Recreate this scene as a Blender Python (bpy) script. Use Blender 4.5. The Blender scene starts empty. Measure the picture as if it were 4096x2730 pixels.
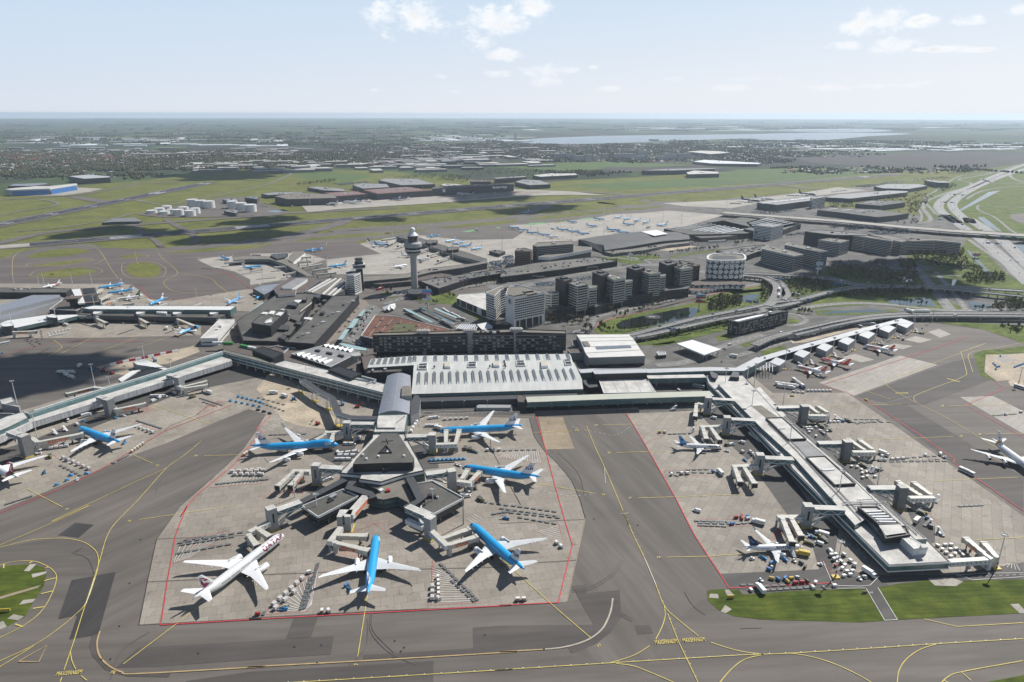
import bpy, bmesh, math, random
from mathutils import Vector, Matrix, noise
R=math.radians; random.seed(7)
sc=bpy.context.scene; COL=sc.collection
# ---------------------------------------------------------------- camera model (survey of the photograph)
FPX,HC,HY=2780.,267.,455.
TH=math.atan((1365-HY)/FPX); ROLL=math.atan(7/4096)
ORG={'a0':(0,850),'a1':(1000,850),'a2':(2000,850),'a3':(3046,850),'b0':(0,1400),'b1':(1000,1400),'b2':(2000,1400),'b3':(3046,1400),
'c0':(0,2030),'c1':(1000,2030),'c2':(2000,2030),'c3':(3046,2030),'t0':(0,0),'t1':(1348,0),'t2':(2696,0),'F':(0,0)}
def NP(p,x,y):
    o=ORG[p]; k=.57446 if p=='F' else 1.6786 if p[0]=='t' else 2.24
    return (o[0]+x/k,o[1]+y/k)
def UN(n,z=0.):
    dx,dy=n[0]-2048,n[1]-1365; c,s=math.cos(ROLL),math.sin(ROLL)
    dx,dy=c*dx-s*dy,s*dx+c*dy
    u,v=dx/FPX,-dy/FPX
    d=(u,math.cos(TH)+v*math.sin(TH),-math.sin(TH)+v*math.cos(TH))
    t=(HC-z)/-d[2]
    return Vector((d[0]*t,d[1]*t,z))
def PX(s):
    out=[];p=None;buf=[]
    for t in s.replace(',',' ').split():
        if t in ORG: p=t;buf=[]
        else:
            buf.append(float(t))
            if len(buf)==2: out.append(NP(p,*buf));buf=[]
    return out
def G(s,z=0.): return [UN(n,z) for n in PX(s)]
def G1(s,z=0.): return G(s,z)[0]
def smooth(P,k=6,closed=False):
    out=[];n=len(P)
    for i in range(n if closed else n-1):
        a=P[(i-1)%n] if closed or i>0 else P[0]; b=P[i]; c=P[(i+1)%n]; d=P[(i+2)%n] if closed or i+2<n else P[-1]
        for j in range(k):
            t=j/k
            out.append(.5*((2*b)+(c-a)*t+(2*a-5*b+4*c-d)*t*t+(3*b-a-3*c+d)*t**3))
    if not closed: out.append(P[-1].copy())
    return out
# ---------------------------------------------------------------- mesh building
def area2(P): return sum(P[i].x*P[(i+1)%len(P)].y-P[(i+1)%len(P)].x*P[i].y for i in range(len(P)))
def ccw(P):
    P=[Vector((p[0],p[1],0)) for p in P]
    return P if area2(P)>0 else P[::-1]
def inset(P,d):
    n=len(P);out=[]
    for i in range(n):
        a,b,c=P[i-1],P[i],P[(i+1)%n]
        e1=(b-a).to_2d();e2=(c-b).to_2d()
        if e1.length<1e-6 or e2.length<1e-6: out.append(b.copy());continue
        e1.normalize();e2.normalize()
        n1=Vector((-e1.y,e1.x));n2=Vector((-e2.y,e2.x))
        m=n1+n2
        if m.length<.2: m=n1
        else: m=m*(1/max(.35,(1+n1.dot(n2))))
        out.append(Vector((b.x+m.x*d,b.y+m.y*d,b.z)))
    return out
class MB:
    def __init__(s): s.v=[];s.f=[];s.m=[]
    def add(s,vs,fs,mi=0):
        o=len(s.v); s.v+= [Vector(v) for v in vs]
        for f in fs: s.f.append([o+i for i in f]); s.m.append(mi)
        return s
    def poly(s,P,z=None,mi=0):
        return s.add([(p[0],p[1],p[2] if z is None else z) for p in P],[list(range(len(P)))],mi)
    def prism(s,P,z0,z1,mi=0,mt=None,top=True,bottom=False):
        P=ccw(P);n=len(P)
        vs=[(p.x,p.y,z0) for p in P]+[(p.x,p.y,z1) for p in P]
        s.add(vs,[[i,(i+1)%n,n+(i+1)%n,n+i] for i in range(n)],mi)
        if top: s.add([(p.x,p.y,z1) for p in P],[list(range(n))],mi if mt is None else mt)
        if bottom: s.add([(p.x,p.y,z0) for p in P],[list(range(n))[::-1]],mi)
        return s
    def ring(s,P,w,z0,z1,mi=0):      # parapet
        P=ccw(P);I=inset(P,w);n=len(P)
        vs=[(p.x,p.y,z0) for p in P]+[(p.x,p.y,z1) for p in P]+[(p.x,p.y,z1) for p in I]+[(p.x,p.y,z0) for p in I]
        fs=[]
        for i in range(n):
            j=(i+1)%n
            fs+=[[i,j,n+j,n+i],[n+i,n+j,2*n+j,2*n+i],[2*n+i,2*n+j,3*n+j,3*n+i]]
        return s.add(vs,fs,mi)
    def box(s,c,sz,rz=0,mi=0,mt=None,taper=1.):
        x,y,h=sz[0]/2,sz[1]/2,sz[2]; co,si=math.cos(rz),math.sin(rz)
        vs=[]
        for k,zz in ((1,0),(taper,h)):
            for a,b in ((-x,-y),(x,-y),(x,y),(-x,y)):
                vs.append((c[0]+(a*co-b*si)*k,c[1]+(a*si+b*co)*k,c[2]+zz))
        s.add(vs,[[3,2,1,0],[0,1,5,4],[1,2,6,5],[2,3,7,6],[3,0,4,7]],mi); s.add(vs[4:],[[0,1,2,3]],mi if mt is None else mt)
        return s
    def beam(s,p,q,w,h=None,mi=0,mt=None):   # rectangular bar between 3-D points
        p,q=Vector(p),Vector(q);h=w if h is None else h
        d=(q-p).normalized(); up=Vector((0,0,1)) if abs(d.z)<.95 else Vector((1,0,0))
        r=d.cross(up).normalized()*w/2; u=r.cross(d).normalized()*h/2
        vs=[p-r-u,p+r-u,p+r+u,p-r+u,q-r-u,q+r-u,q+r+u,q-r+u]
        s.add(vs,[[3,2,1,0],[4,5,6,7],[0,1,5,4],[1,2,6,5],[3,0,4,7]],mi); s.add([vs[3],vs[2],vs[6],vs[7]],[[0,1,2,3]],mi if mt is None else mt)
        return s
    def tube(s,p,q,r0,r1=None,n=8,mi=0,cap=True):
        p,q=Vector(p),Vector(q); r1=r0 if r1 is None else r1
        d=(q-p).normalized(); up=Vector((0,0,1)) if abs(d.z)<.95 else Vector((1,0,0))
        a=d.cross(up).normalized(); b=a.cross(d)
        vs=[p+(a*math.cos(t)+b*math.sin(t))*r0 for t in [2*math.pi*i/n for i in range(n)]]+[q+(a*math.cos(t)+b*math.sin(t))*r1 for t in [2*math.pi*i/n for i in range(n)]]
        s.add(vs,[[i,(i+1)%n,n+(i+1)%n,n+i] for i in range(n)],mi)
        if cap: s.add(vs[:n],[list(range(n))],mi); s.add(vs[n:],[list(range(n))],mi)
        return s
    def lathe(s,c,prof,n=24,mi=0):          # prof: (z, r) or (z, r, mi)
        for k in range(len(prof)-1):
            a,b=prof[k],prof[k+1]; m=b[2] if len(b)>2 else mi
            vs=[]
            for z,r in (a[:2],b[:2]): vs+=[(c[0]+r*math.cos(2*math.pi*i/n),c[1]+r*math.sin(2*math.pi*i/n),c[2]+z) for i in range(n)]
            s.add(vs,[[i,(i+1)%n,n+(i+1)%n,n+i] for i in range(n)],m)
        return s
    def loft(s,rings,closed=True,mi=0,mf=None,cap=True):
        n=len(rings[0]);o=len(s.v)
        for r in rings: s.v+=[Vector(v) for v in r]
        for k in range(len(rings)-1):
            for i in range(n if closed else n-1):
                j=(i+1)%n
                s.f.append([o+k*n+i,o+k*n+j,o+(k+1)*n+j,o+(k+1)*n+i]); s.m.append(mi if mf is None else mf(k,i))
        if cap and closed:
            s.f.append([o+i for i in range(n)][::-1]);s.m.append(mi); s.f.append([o+(len(rings)-1)*n+i for i in range(n)]);s.m.append(mi)
        return s
    def strip(s,P,w,z=None,mi=0):           # flat ribbon along a polyline
        n=len(P);L=[];Rr=[]
        for i in range(n):
            d=(P[min(i+1,n-1)]-P[max(i-1,0)]);d.z=0
            if d.length<1e-9: d=Vector((1,0,0))
            d.normalize();q=Vector((-d.y,d.x,0))*w/2
            zz=P[i].z if z is None else z
            L.append((P[i].x+q.x,P[i].y+q.y,zz));Rr.append((P[i].x-q.x,P[i].y-q.y,zz))
        return s.add(L+Rr,[[n+i,n+i+1,i+1,i] for i in range(n-1)],mi)
    def dash(s,P,w,on,off,z,mi=0):
        acc=0.;cur=[P[0]];draw=True
        for i in range(len(P)-1):
            a,b=P[i],P[i+1];l=(b-a).length;pos=0
            while l-pos>1e-6:
                need=(on if draw else off)-acc
                if l-pos>=need:
                    pos+=need;pt=a.lerp(b,pos/l)
                    if draw: cur.append(pt);s.strip(cur,w,z,mi)
                    cur=[pt];draw=not draw;acc=0
                else: acc+=l-pos;pos=l;cur.append(b)
        return s
    def build(s,name,mats,parent=None,org=None,rz=0.,sm=False):
        me=bpy.data.meshes.new(name)
        pp=parent
        while org is None and pp is not None:
            if pp.get('_o') is not None: org=pp['_o']; rz=pp['_r']
            pp=pp.parent
        vs=s.v
        if org is not None:
            o=Vector(org); M=Matrix.Rotation(-rz,3,'Z')
            vs=[M@(v-o) for v in vs]
        me.from_pydata([tuple(v) for v in vs],[],s.f)
        if not isinstance(mats,(list,tuple)): mats=[mats]
        for m in mats: me.materials.append(m)
        if len(mats)>1: me.polygons.foreach_set('material_index',s.m)
        if sm: me.polygons.foreach_set('use_smooth',[True]*len(s.f))
        me.update()
        ob=bpy.data.objects.new(name,me); COL.objects.link(ob)
        if parent is not None: ob.parent=parent
        elif org is not None: ob.location=Vector(org); ob.rotation_euler=(0,0,rz)
        return ob
def tag(o,label=None,cat=None,group=None,kind=None):
    if label: o['label']=label
    if cat: o['category']=cat
    if group: o['group']=group
    if kind: o['kind']=kind
    return o
ABS={}
def thing(name,label,cat,loc=(0,0,0),rz=0.,group=None,world=False):
    """Empty at the thing's base. world=True: children are given in world coordinates."""
    o=bpy.data.objects.new(name,None); COL.objects.link(o); o.empty_display_size=.5
    o.location=Vector(loc); o.rotation_euler=(0,0,rz); tag(o,label,cat,group)
    if world: o['_o']=[float(c) for c in loc]; o['_r']=float(rz)
    return o
KIDS={}
def copy_tree(o,parent=None):
    c=o.copy(); COL.objects.link(c)
    if parent is not None: c.parent=parent
    for ch in list(o.children): copy_tree(ch,c)
    return c
def put(proto,loc,rz,label,group=None,scale=None):
    c=proto if not proto.get('_used') else copy_tree(proto)
    if '_used' not in proto: proto['_used']=1
    c.location=Vector(loc); c.rotation_euler=(0,0,rz); c['label']=label
    if group: c['group']=group
    elif 'group' in c and c is not proto: del c['group']
    if scale: c.scale=(scale,)*3
    return c
# ---------------------------------------------------------------- materials
def s2l(c): return tuple((x/12.92 if x<=.04045 else ((x+.055)/1.055)**2.4) for x in [v/255 for v in c])
MATS={}
def mat(name,col,rough=.6,metal=0.,var=.12,scale=.15,spec=.5,coord='Object',detail=4.,stretch=None,rot=0.,var2=0.,scale2=2.):
    if name in MATS: return MATS[name]
    m=bpy.data.materials.new(name); m.use_nodes=True; nt=m.node_tree; b=nt.nodes['Principled BSDF']
    b.inputs['Roughness'].default_value=rough; b.inputs['Metallic'].default_value=metal; b.inputs['Specular IOR Level'].default_value=spec
    b.inputs['Base Color'].default_value=(*col,1)
    if var>0:
        n=noise_mul(nt,var,scale,detail,coord,stretch,rot)
        src=n
        if var2>0:
            n2=noise_mul(nt,var2,scale2,2.,coord,None,0)
            mm=nt.nodes.new('ShaderNodeMath');mm.operation='MULTIPLY';nt.links.new(src,mm.inputs[0]);nt.links.new(n2,mm.inputs[1]);src=mm.outputs[0]
        mx=nt.nodes.new('ShaderNodeVectorMath');mx.operation='SCALE'; mx.inputs[0].default_value=col
        nt.links.new(src,mx.inputs['Scale']); nt.links.new(mx.outputs[0],b.inputs['Base Color'])
    MATS[name]=m; return m
def coords(nt,coord,stretch=None,rot=0.):
    if coord=='World':
        g=nt.nodes.new('ShaderNodeNewGeometry');o=g.outputs['Position']
    else:
        g=nt.nodes.new('ShaderNodeTexCoord');o=g.outputs[coord]
    if rot or stretch:
        r=nt.nodes.new('ShaderNodeVectorRotate');r.rotation_type='Z_AXIS';r.inputs['Angle'].default_value=-rot;nt.links.new(o,r.inputs['Vector'])
        v=nt.nodes.new('ShaderNodeVectorMath');v.operation='MULTIPLY';v.inputs[1].default_value=stretch or (1,1,1)
        nt.links.new(r.outputs[0],v.inputs[0]);o=v.outputs[0]
    return o
def noise_mul(nt,var,scale,detail=4.,coord='Object',stretch=None,rot=0.):
    n=nt.nodes.new('ShaderNodeTexNoise');n.inputs['Scale'].default_value=scale;n.inputs['Detail'].default_value=detail
    nt.links.new(coords(nt,coord,stretch,rot),n.inputs['Vector'])
    r=nt.nodes.new('ShaderNodeMapRange');r.inputs['From Min'].default_value=.3;r.inputs['From Max'].default_value=.7
    r.inputs['To Min'].default_value=1-var;r.inputs['To Max'].default_value=1+var
    nt.links.new(n.outputs[0],r.inputs['Value']);return r.outputs[0]
def mul(nt,*socks):
    o=socks[0]
    for s in socks[1:]:
        m=nt.nodes.new('ShaderNodeMath');m.operation='MULTIPLY';nt.links.new(o,m.inputs[0]);nt.links.new(s,m.inputs[1]);o=m.outputs[0]
    return o
def scalecol(m,col,sock):
    nt=m.node_tree;v=nt.nodes.new('ShaderNodeVectorMath');v.operation='SCALE'
    if isinstance(col,tuple): v.inputs[0].default_value=col
    else: nt.links.new(col,v.inputs[0])
    nt.links.new(sock,v.inputs['Scale']);nt.links.new(v.outputs[0],nt.nodes['Principled BSDF'].inputs['Base Color'])
def newmat(name,rough=.8,spec=.3):
    m=bpy.data.materials.new(name);m.use_nodes=True;b=m.node_tree.nodes['Principled BSDF'];b.inputs['Roughness'].default_value=rough;b.inputs['Specular IOR Level'].default_value=spec
    MATS[name]=m;return m
def brick_mul(nt,w,h,rot,lo,hi,mortar=.02,mdark=.6,off=.5):
    """slabs: random tone per slab between lo..hi, darker joints"""
    b=nt.nodes.new('ShaderNodeTexBrick');b.offset=off
    b.inputs['Color1'].default_value=(lo,lo,lo,1);b.inputs['Color2'].default_value=(hi,hi,hi,1);b.inputs['Mortar'].default_value=(mdark,)*3+(1,)
    b.inputs['Scale'].default_value=1;b.inputs['Brick Width'].default_value=w;b.inputs['Row Height'].default_value=h;b.inputs['Mortar Size'].default_value=mortar
    b.inputs['Bias'].default_value=0.
    nt.links.new(coords(nt,'World',(1,1,1),rot),b.inputs['Vector'])
    s=nt.nodes.new('ShaderNodeSeparateColor');nt.links.new(b.outputs['Color'],s.inputs[0]);return s.outputs[0]
def concrete(name,col,rot,w=7.5,h=7.5,lo=.9,hi=1.08,var=.1):
    m=newmat(name,.85,.3);nt=m.node_tree
    scalecol(m,col,mul(nt,brick_mul(nt,w,h,rot,lo,hi,.12,.62),stain(nt),noise_mul(nt,var,.03,6,'World'),noise_mul(nt,.07,.5,4,'World'),noise_mul(nt,.12,.02,5,'World',(.12,1,1),rot)))
    return m
def stain(nt):
    n=nt.nodes.new('ShaderNodeTexNoise');n.inputs['Scale'].default_value=.11;n.inputs['Detail'].default_value=7;n.inputs['Roughness'].default_value=.7;nt.links.new(coords(nt,'World'),n.inputs['Vector'])
    r=nt.nodes.new('ShaderNodeMapRange');r.inputs['From Min'].default_value=.56;r.inputs['From Max'].default_value=.72;r.inputs['To Min'].default_value=1.;r.inputs['To Max'].default_value=.6;nt.links.new(n.outputs[0],r.inputs[0]);return r.outputs[0]
def asphalt(name,col,rot,var=.12):
    m=newmat(name,.82,.35);nt=m.node_tree
    scalecol(m,col,mul(nt,noise_mul(nt,.16,.09,5,'World',(.05,1,1),rot),noise_mul(nt,var,.015,6,'World'),noise_mul(nt,.1,.25,5,'World',(.1,1,1),rot+.12),noise_mul(nt,.06,1.5,3,'World'),noise_mul(nt,.12,.05,6,'World',(.02,1,1),rot)))
    return m
def grass(name,c1,c2,rot=0.,sc1=.02):
    m=newmat(name,.9,.15);nt=m.node_tree
    n=nt.nodes.new('ShaderNodeTexNoise');n.inputs['Scale'].default_value=sc1;n.inputs['Detail'].default_value=8;nt.links.new(coords(nt,'World'),n.inputs['Vector'])
    r=nt.nodes.new('ShaderNodeMapRange');r.inputs['From Min'].default_value=.35;r.inputs['From Max'].default_value=.65;nt.links.new(n.outputs[0],r.inputs[0])
    x=nt.nodes.new('ShaderNodeMix');x.data_type='RGBA';x.inputs[6].default_value=(*c1,1);x.inputs[7].default_value=(*c2,1);nt.links.new(r.outputs[0],x.inputs[0])
    scalecol(m,x.outputs[2],mul(nt,noise_mul(nt,.28,.45,6,'World',(.1,1,1),rot),noise_mul(nt,.22,.12,5,'World'),noise_mul(nt,.15,1.2,4,'World')))
    return m
WHITE=mat('white_paint',(.74,.74,.73),.45,var=.05)
OFFW=mat('off_white_metal',(.62,.62,.60),.5,var=.08,scale=.3)
CREAM=mat('cream_metal',(.47,.455,.40),.5,var=.1,scale=.4)
ROOFW=mat('white_roof',(.45,.435,.405),.75,var=.24,scale=.09,var2=.12,scale2=.8)
ROOFG=mat('grey_roof',(.22,.22,.22),.75,var=.15,scale=.1,var2=.08)
ROOFD=mat('dark_bitumen_roof',(.085,.081,.072),.85,var=.25,scale=.06,var2=.15,scale2=.6)
ROOFB=mat('brown_gravel_roof',(.10,.08,.068),.85,var=.18,scale=.1,var2=.08)
ROOFGR=mat('warm_gravel_roof',(.16,.145,.12),.85,var=.18,scale=.1,var2=.1)
STEEL=mat('silver_roof_sheet',(.40,.41,.42),.55,.1,var=.08,scale=.2)
STEELB=mat('blue_grey_roof_sheet',(.20,.215,.25),.6,.05,var=.08,scale=.2)
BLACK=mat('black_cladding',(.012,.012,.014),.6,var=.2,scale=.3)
DARK=mat('dark_grey_cladding',(.05,.052,.056),.6,var=.15,scale=.3)
GREY=mat('grey_cladding',(.16,.165,.17),.6,var=.1,scale=.3)
MGREY=mat('mid_grey_panel',(.28,.285,.29),.55,var=.08,scale=.3)
CONC=mat('cast_concrete',(.34,.33,.31),.8,var=.12,scale=.2)
GLASS=mat('dark_glass',(.02,.026,.028),.08,var=.3,scale=.25,spec=.6)
GREENGL=mat('green_glass',(.09,.15,.15),.15,var=.2,scale=.2,spec=.6)
PALEGL=mat('pale_green_glass',(.30,.42,.41),.25,var=.12,scale=.2)
YEL=mat('yellow_paint',(.50,.37,.06),.6,var=.12,scale=.5)
ORANGE=mat('orange_panel',(.62,.15,.03),.5,var=.08)
RED=mat('red_paint',(.34,.03,.03),.5,var=.1)
BLUE=mat('blue_paint',(.04,.17,.42),.5,var=.1)
LBLUE=mat('light_blue_paint',(.05,.30,.60),.45,var=.08)
BRICK=mat('dark_brick',(.12,.075,.055),.8,var=.15,scale=.4)
BEIGE=mat('beige_panel',(.45,.41,.34),.7,var=.1,scale=.3)
TYRE=mat('tyre_rubber',(.015,.015,.015),.8,var=0)
TAN=mat('cardboard_tan',(.45,.31,.17),.8,var=.1)
GREENP=mat('green_paint',(.05,.25,.06),.5,var=.1)
# ---------------------------------------------------------------- camera, sun, sky
cd=bpy.data.cameras.new('camera');cam=bpy.data.objects.new('camera',cd);COL.objects.link(cam)
cd.sensor_width=36;cd.sensor_fit='HORIZONTAL';cd.lens=36*FPX/4096;cd.clip_start=1;cd.clip_end=120000
cam.location=(0,0,HC)
cam.rotation_euler=(Matrix.Rotation(math.pi/2-TH,3,'X')@Matrix.Rotation(ROLL,3,'Z')).to_euler()
sc.camera=cam
SE,SA=R(45.5),R(46.)
sd=Vector((math.sin(SA)*math.cos(SE),math.cos(SA)*math.cos(SE),math.sin(SE)))
sl=bpy.data.lights.new('sun','SUN');sl.energy=5.;sl.angle=R(.53);sl.color=(1,.965,.91)
so=bpy.data.objects.new('sun',sl);COL.objects.link(so);so.rotation_euler=sd.to_track_quat('Z','Y').to_euler();so.location=(0,0,600)
W=bpy.data.worlds.new('World');sc.world=W;W.use_nodes=True
sc.view_settings.view_transform='Standard';sc.view_settings.look='None';sc.view_settings.exposure=.28;sc.view_settings.gamma=1
sc.view_settings.use_curve_mapping=False
sc.cycles.use_denoising=True
sc.cycles.max_bounces=6;sc.cycles.diffuse_bounces=2;sc.cycles.glossy_bounces=2;sc.cycles.transmission_bounces=2;sc.cycles.volume_bounces=1;sc.cycles.transparent_max_bounces=12
sc.cycles.volume_step_rate=10;sc.cycles.volume_max_steps=64
# ---------------------------------------------------------------- sky with clouds (world) and air
nt=W.node_tree;nt.nodes.clear()
def nd(t,**k):
    n=nt.nodes.new(t)
    for a,b in k.items(): setattr(n,a,b)
    return n
def ma(op,a,b=None,c=None):
    n=nd('ShaderNodeMath',operation=op)
    for i,x in enumerate((a,b,c)):
        if x is None: continue
        if isinstance(x,(int,float)): n.inputs[i].default_value=x
        else: nt.links.new(x,n.inputs[i])
    return n.outputs[0]
sky=nd('ShaderNodeTexSky',sky_type='NISHITA',sun_disc=False,sun_elevation=SE,sun_rotation=SA,altitude=100,air_density=1.,dust_density=.6,ozone_density=1.5)
tc=nd('ShaderNodeTexCoord');sp=nd('ShaderNodeSeparateXYZ');nt.links.new(tc.outputs['Generated'],sp.inputs[0])
az=ma('ARCTAN2',sp.outputs[0],sp.outputs[1]);el=ma('ARCSINE',sp.outputs[2])
cb=nd('ShaderNodeCombineXYZ');nt.links.new(az,cb.inputs[0]);nt.links.new(ma('MULTIPLY',el,1.5),cb.inputs[1])
def tex(scale,detail,rough=.6,seed=0.):
    n=nd('ShaderNodeTexNoise');n.inputs['Scale'].default_value=scale;n.inputs['Detail'].default_value=detail;n.inputs['Roughness'].default_value=rough
    v=nd('ShaderNodeVectorMath',operation='ADD');v.inputs[1].default_value=(seed,seed*.7,seed);nt.links.new(cb.outputs[0],v.inputs[0]);nt.links.new(v.outputs[0],n.inputs['Vector']);return n.outputs[0]
def azel(x,y):
    n=NP('F',x,y);p=UN(n,HC-1.) if n[1]>560 else None
    dx,dy=n[0]-2048,n[1]-1365;c,s=math.cos(ROLL),math.sin(ROLL);dx,dy=c*dx-s*dy,s*dx+c*dy
    u,v=dx/FPX,-dy/FPX;d=Vector((u,math.cos(TH)+v*math.sin(TH),-math.sin(TH)+v*math.cos(TH))).normalized()
    return math.atan2(d.x,d.y),math.asin(d.z)
CL=[(925,38,95,38),(880,32,45,26),(970,45,48,30),(1150,45,90,34),(1215,20,45,24),(1110,40,40,28),(1195,55,35,26),(1092,90,38,24),(1162,128,42,15),(1250,160,65,17),(1145,170,40,9),(1255,190,48,13),(1300,162,30,8),
(2010,46,62,26),(1985,52,35,18),(2110,46,34,13),(2220,44,30,12),(2335,18,30,10),(1935,104,42,10),(2055,100,48,15),(1550,180,30,8),(1690,180,90,7),(1660,200,60,8),(1900,200,40,8),(2060,195,60,6),(2110,188,30,6),(1010,178,16,7),(1045,211,14,4),(860,208,14,5),(1360,155,12,5),(1390,205,30,7),(2140,110,60,6),(2250,112,40,5)]
m=None
for x,y,rx,ry in CL:
    a,e=azel(x,y);ra=rx/1597.;re=ry/1597.
    t=ma('ADD',ma('POWER',ma('ABSOLUTE',ma('DIVIDE',ma('SUBTRACT',az,a),ra)),2.),ma('POWER',ma('ABSOLUTE',ma('DIVIDE',ma('SUBTRACT',el,e),re)),2.))
    f=ma('SUBTRACT',1.,t)
    m=f if m is None else ma('SMOOTH_MAX',m,f,.35)
m=ma('MAXIMUM',m,-2.5)
big=tex(22,7,.62,3.);fine=tex(75,6,.65,9.)
dens=ma('ADD',ma('ADD',ma('MULTIPLY',m,.62),ma('MULTIPLY',ma('SUBTRACT',big,.5),3.1)),ma('MULTIPLY',ma('SUBTRACT',fine,.5),1.3))
r=nd('ShaderNodeMapRange',interpolation_type='SMOOTHSTEP');r.inputs['From Min'].default_value=-.05;r.inputs['From Max'].default_value=1.0;nt.links.new(dens,r.inputs[0])
fade=nd('ShaderNodeMapRange');fade.inputs['From Min'].default_value=.02;fade.inputs['From Max'].default_value=.10;fade.inputs['To Min'].default_value=.35;fade.inputs['To Max'].default_value=.97;nt.links.new(el,fade.inputs[0])
cf=ma('MULTIPLY',r.outputs[0],fade.outputs[0])
# thin cirrus veil
cm=nd('ShaderNodeCombineXYZ');nt.links.new(ma('ADD',ma('MULTIPLY',az,2.2),ma('MULTIPLY',el,3.)),cm.inputs[0]);nt.links.new(ma('ADD',ma('MULTIPLY',el,26.),ma('MULTIPLY',az,5.)),cm.inputs[1])
cn=nd('ShaderNodeTexNoise');cn.inputs['Scale'].default_value=1.1;cn.inputs['Detail'].default_value=5;nt.links.new(cm.outputs[0],cn.inputs['Vector'])
vr=nd('ShaderNodeMapRange');vr.inputs['From Min'].default_value=.5;vr.inputs['From Max'].default_value=.8;vr.inputs['To Max'].default_value=.16;nt.links.new(cn.outputs[0],vr.inputs[0])
# cloud tone: bright rims, slightly grey thick middles
gr=nd('ShaderNodeMapRange');gr.inputs['From Min'].default_value=.5;gr.inputs['From Max'].default_value=1.6;gr.inputs['To Min'].default_value=1.;gr.inputs['To Max'].default_value=.72;nt.links.new(ma('ADD',dens,ma('MULTIPLY',ma('SUBTRACT',tex(40,5,.6,5.),.5),1.2)),gr.inputs[0])
cc=nd('ShaderNodeVectorMath',operation='SCALE');cc.inputs[0].default_value=(.87,.875,.885);nt.links.new(gr.outputs[0],cc.inputs['Scale'])
b1=nd('ShaderNodeBackground');b1.inputs['Strength'].default_value=.048;tv=nd('ShaderNodeVectorMath',operation='MULTIPLY');tv.inputs[1].default_value=(.88,.99,1.1);nt.links.new(sky.outputs[0],tv.inputs[0]);nt.links.new(tv.outputs[0],b1.inputs[0])
b2=nd('ShaderNodeBackground');nt.links.new(cc.outputs[0],b2.inputs[0])
b3=nd('ShaderNodeBackground');b3.inputs[0].default_value=(.72,.75,.78,1)
x1=nd('ShaderNodeMixShader');nt.links.new(vr.outputs[0],x1.inputs[0]);nt.links.new(b1.outputs[0],x1.inputs[1]);nt.links.new(b3.outputs[0],x1.inputs[2])
er_=nd('ShaderNodeMapRange',interpolation_type='SMOOTHSTEP');er_.inputs['From Min'].default_value=.14;er_.inputs['From Max'].default_value=.5;er_.inputs['To Min'].default_value=.97;er_.inputs['To Max'].default_value=0.;nt.links.new(el,er_.inputs[0]);ev=er_.outputs[0]
eb=nd('ShaderNodeMapRange');eb.inputs['From Min'].default_value=.005;eb.inputs['From Max'].default_value=.21;nt.links.new(ma('SUBTRACT',el,ma('MULTIPLY',ma('ADD',az,.1),.06)),eb.inputs[0])
sn=ma('ADD',ma('MULTIPLY',ma('SUBTRACT',az,-.6),.07),.66)
vc=nd('ShaderNodeCombineXYZ');nt.links.new(ma('MULTIPLY',sn,.955),vc.inputs[0]);nt.links.new(sn,vc.inputs[1]);nt.links.new(ma('ADD',ma('MULTIPLY',sn,.9),.125),vc.inputs[2])
bm=nd('ShaderNodeMix',data_type='RGBA');bm.inputs[7].default_value=(.45,.60,.76,1);nt.links.new(vc.outputs[0],bm.inputs[6]);nt.links.new(eb.outputs[0],bm.inputs[0])
b4=nd('ShaderNodeBackground');nt.links.new(bm.outputs[2],b4.inputs[0])
x0=nd('ShaderNodeMixShader');nt.links.new(ev,x0.inputs[0]);nt.links.new(x1.outputs[0],x0.inputs[1]);nt.links.new(b4.outputs[0],x0.inputs[2]);x1=x0
x2=nd('ShaderNodeMixShader');nt.links.new(cf,x2.inputs[0]);nt.links.new(x1.outputs[0],x2.inputs[1]);nt.links.new(b2.outputs[0],x2.inputs[2])
wo=nd('ShaderNodeOutputWorld');nt.links.new(x2.outputs[0],wo.inputs[0])
# air
hm=bpy.data.materials.new('haze_air');hm.use_nodes=True;hn=hm.node_tree;hn.nodes.clear()
pv=hn.nodes.new('ShaderNodeVolumePrincipled');pv.inputs['Color'].default_value=(.72,.85,1.,1);pv.inputs['Density'].default_value=3.7e-5;pv.inputs['Anisotropy'].default_value=.35
ho=hn.nodes.new('ShaderNodeOutputMaterial');hn.links.new(pv.outputs[0],ho.inputs['Volume'])
hz=MB();hz.box((0,0,-3),(86000,86000,279));hzo=hz.build('haze',hm);tag(hzo,kind='stuff')
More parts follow.
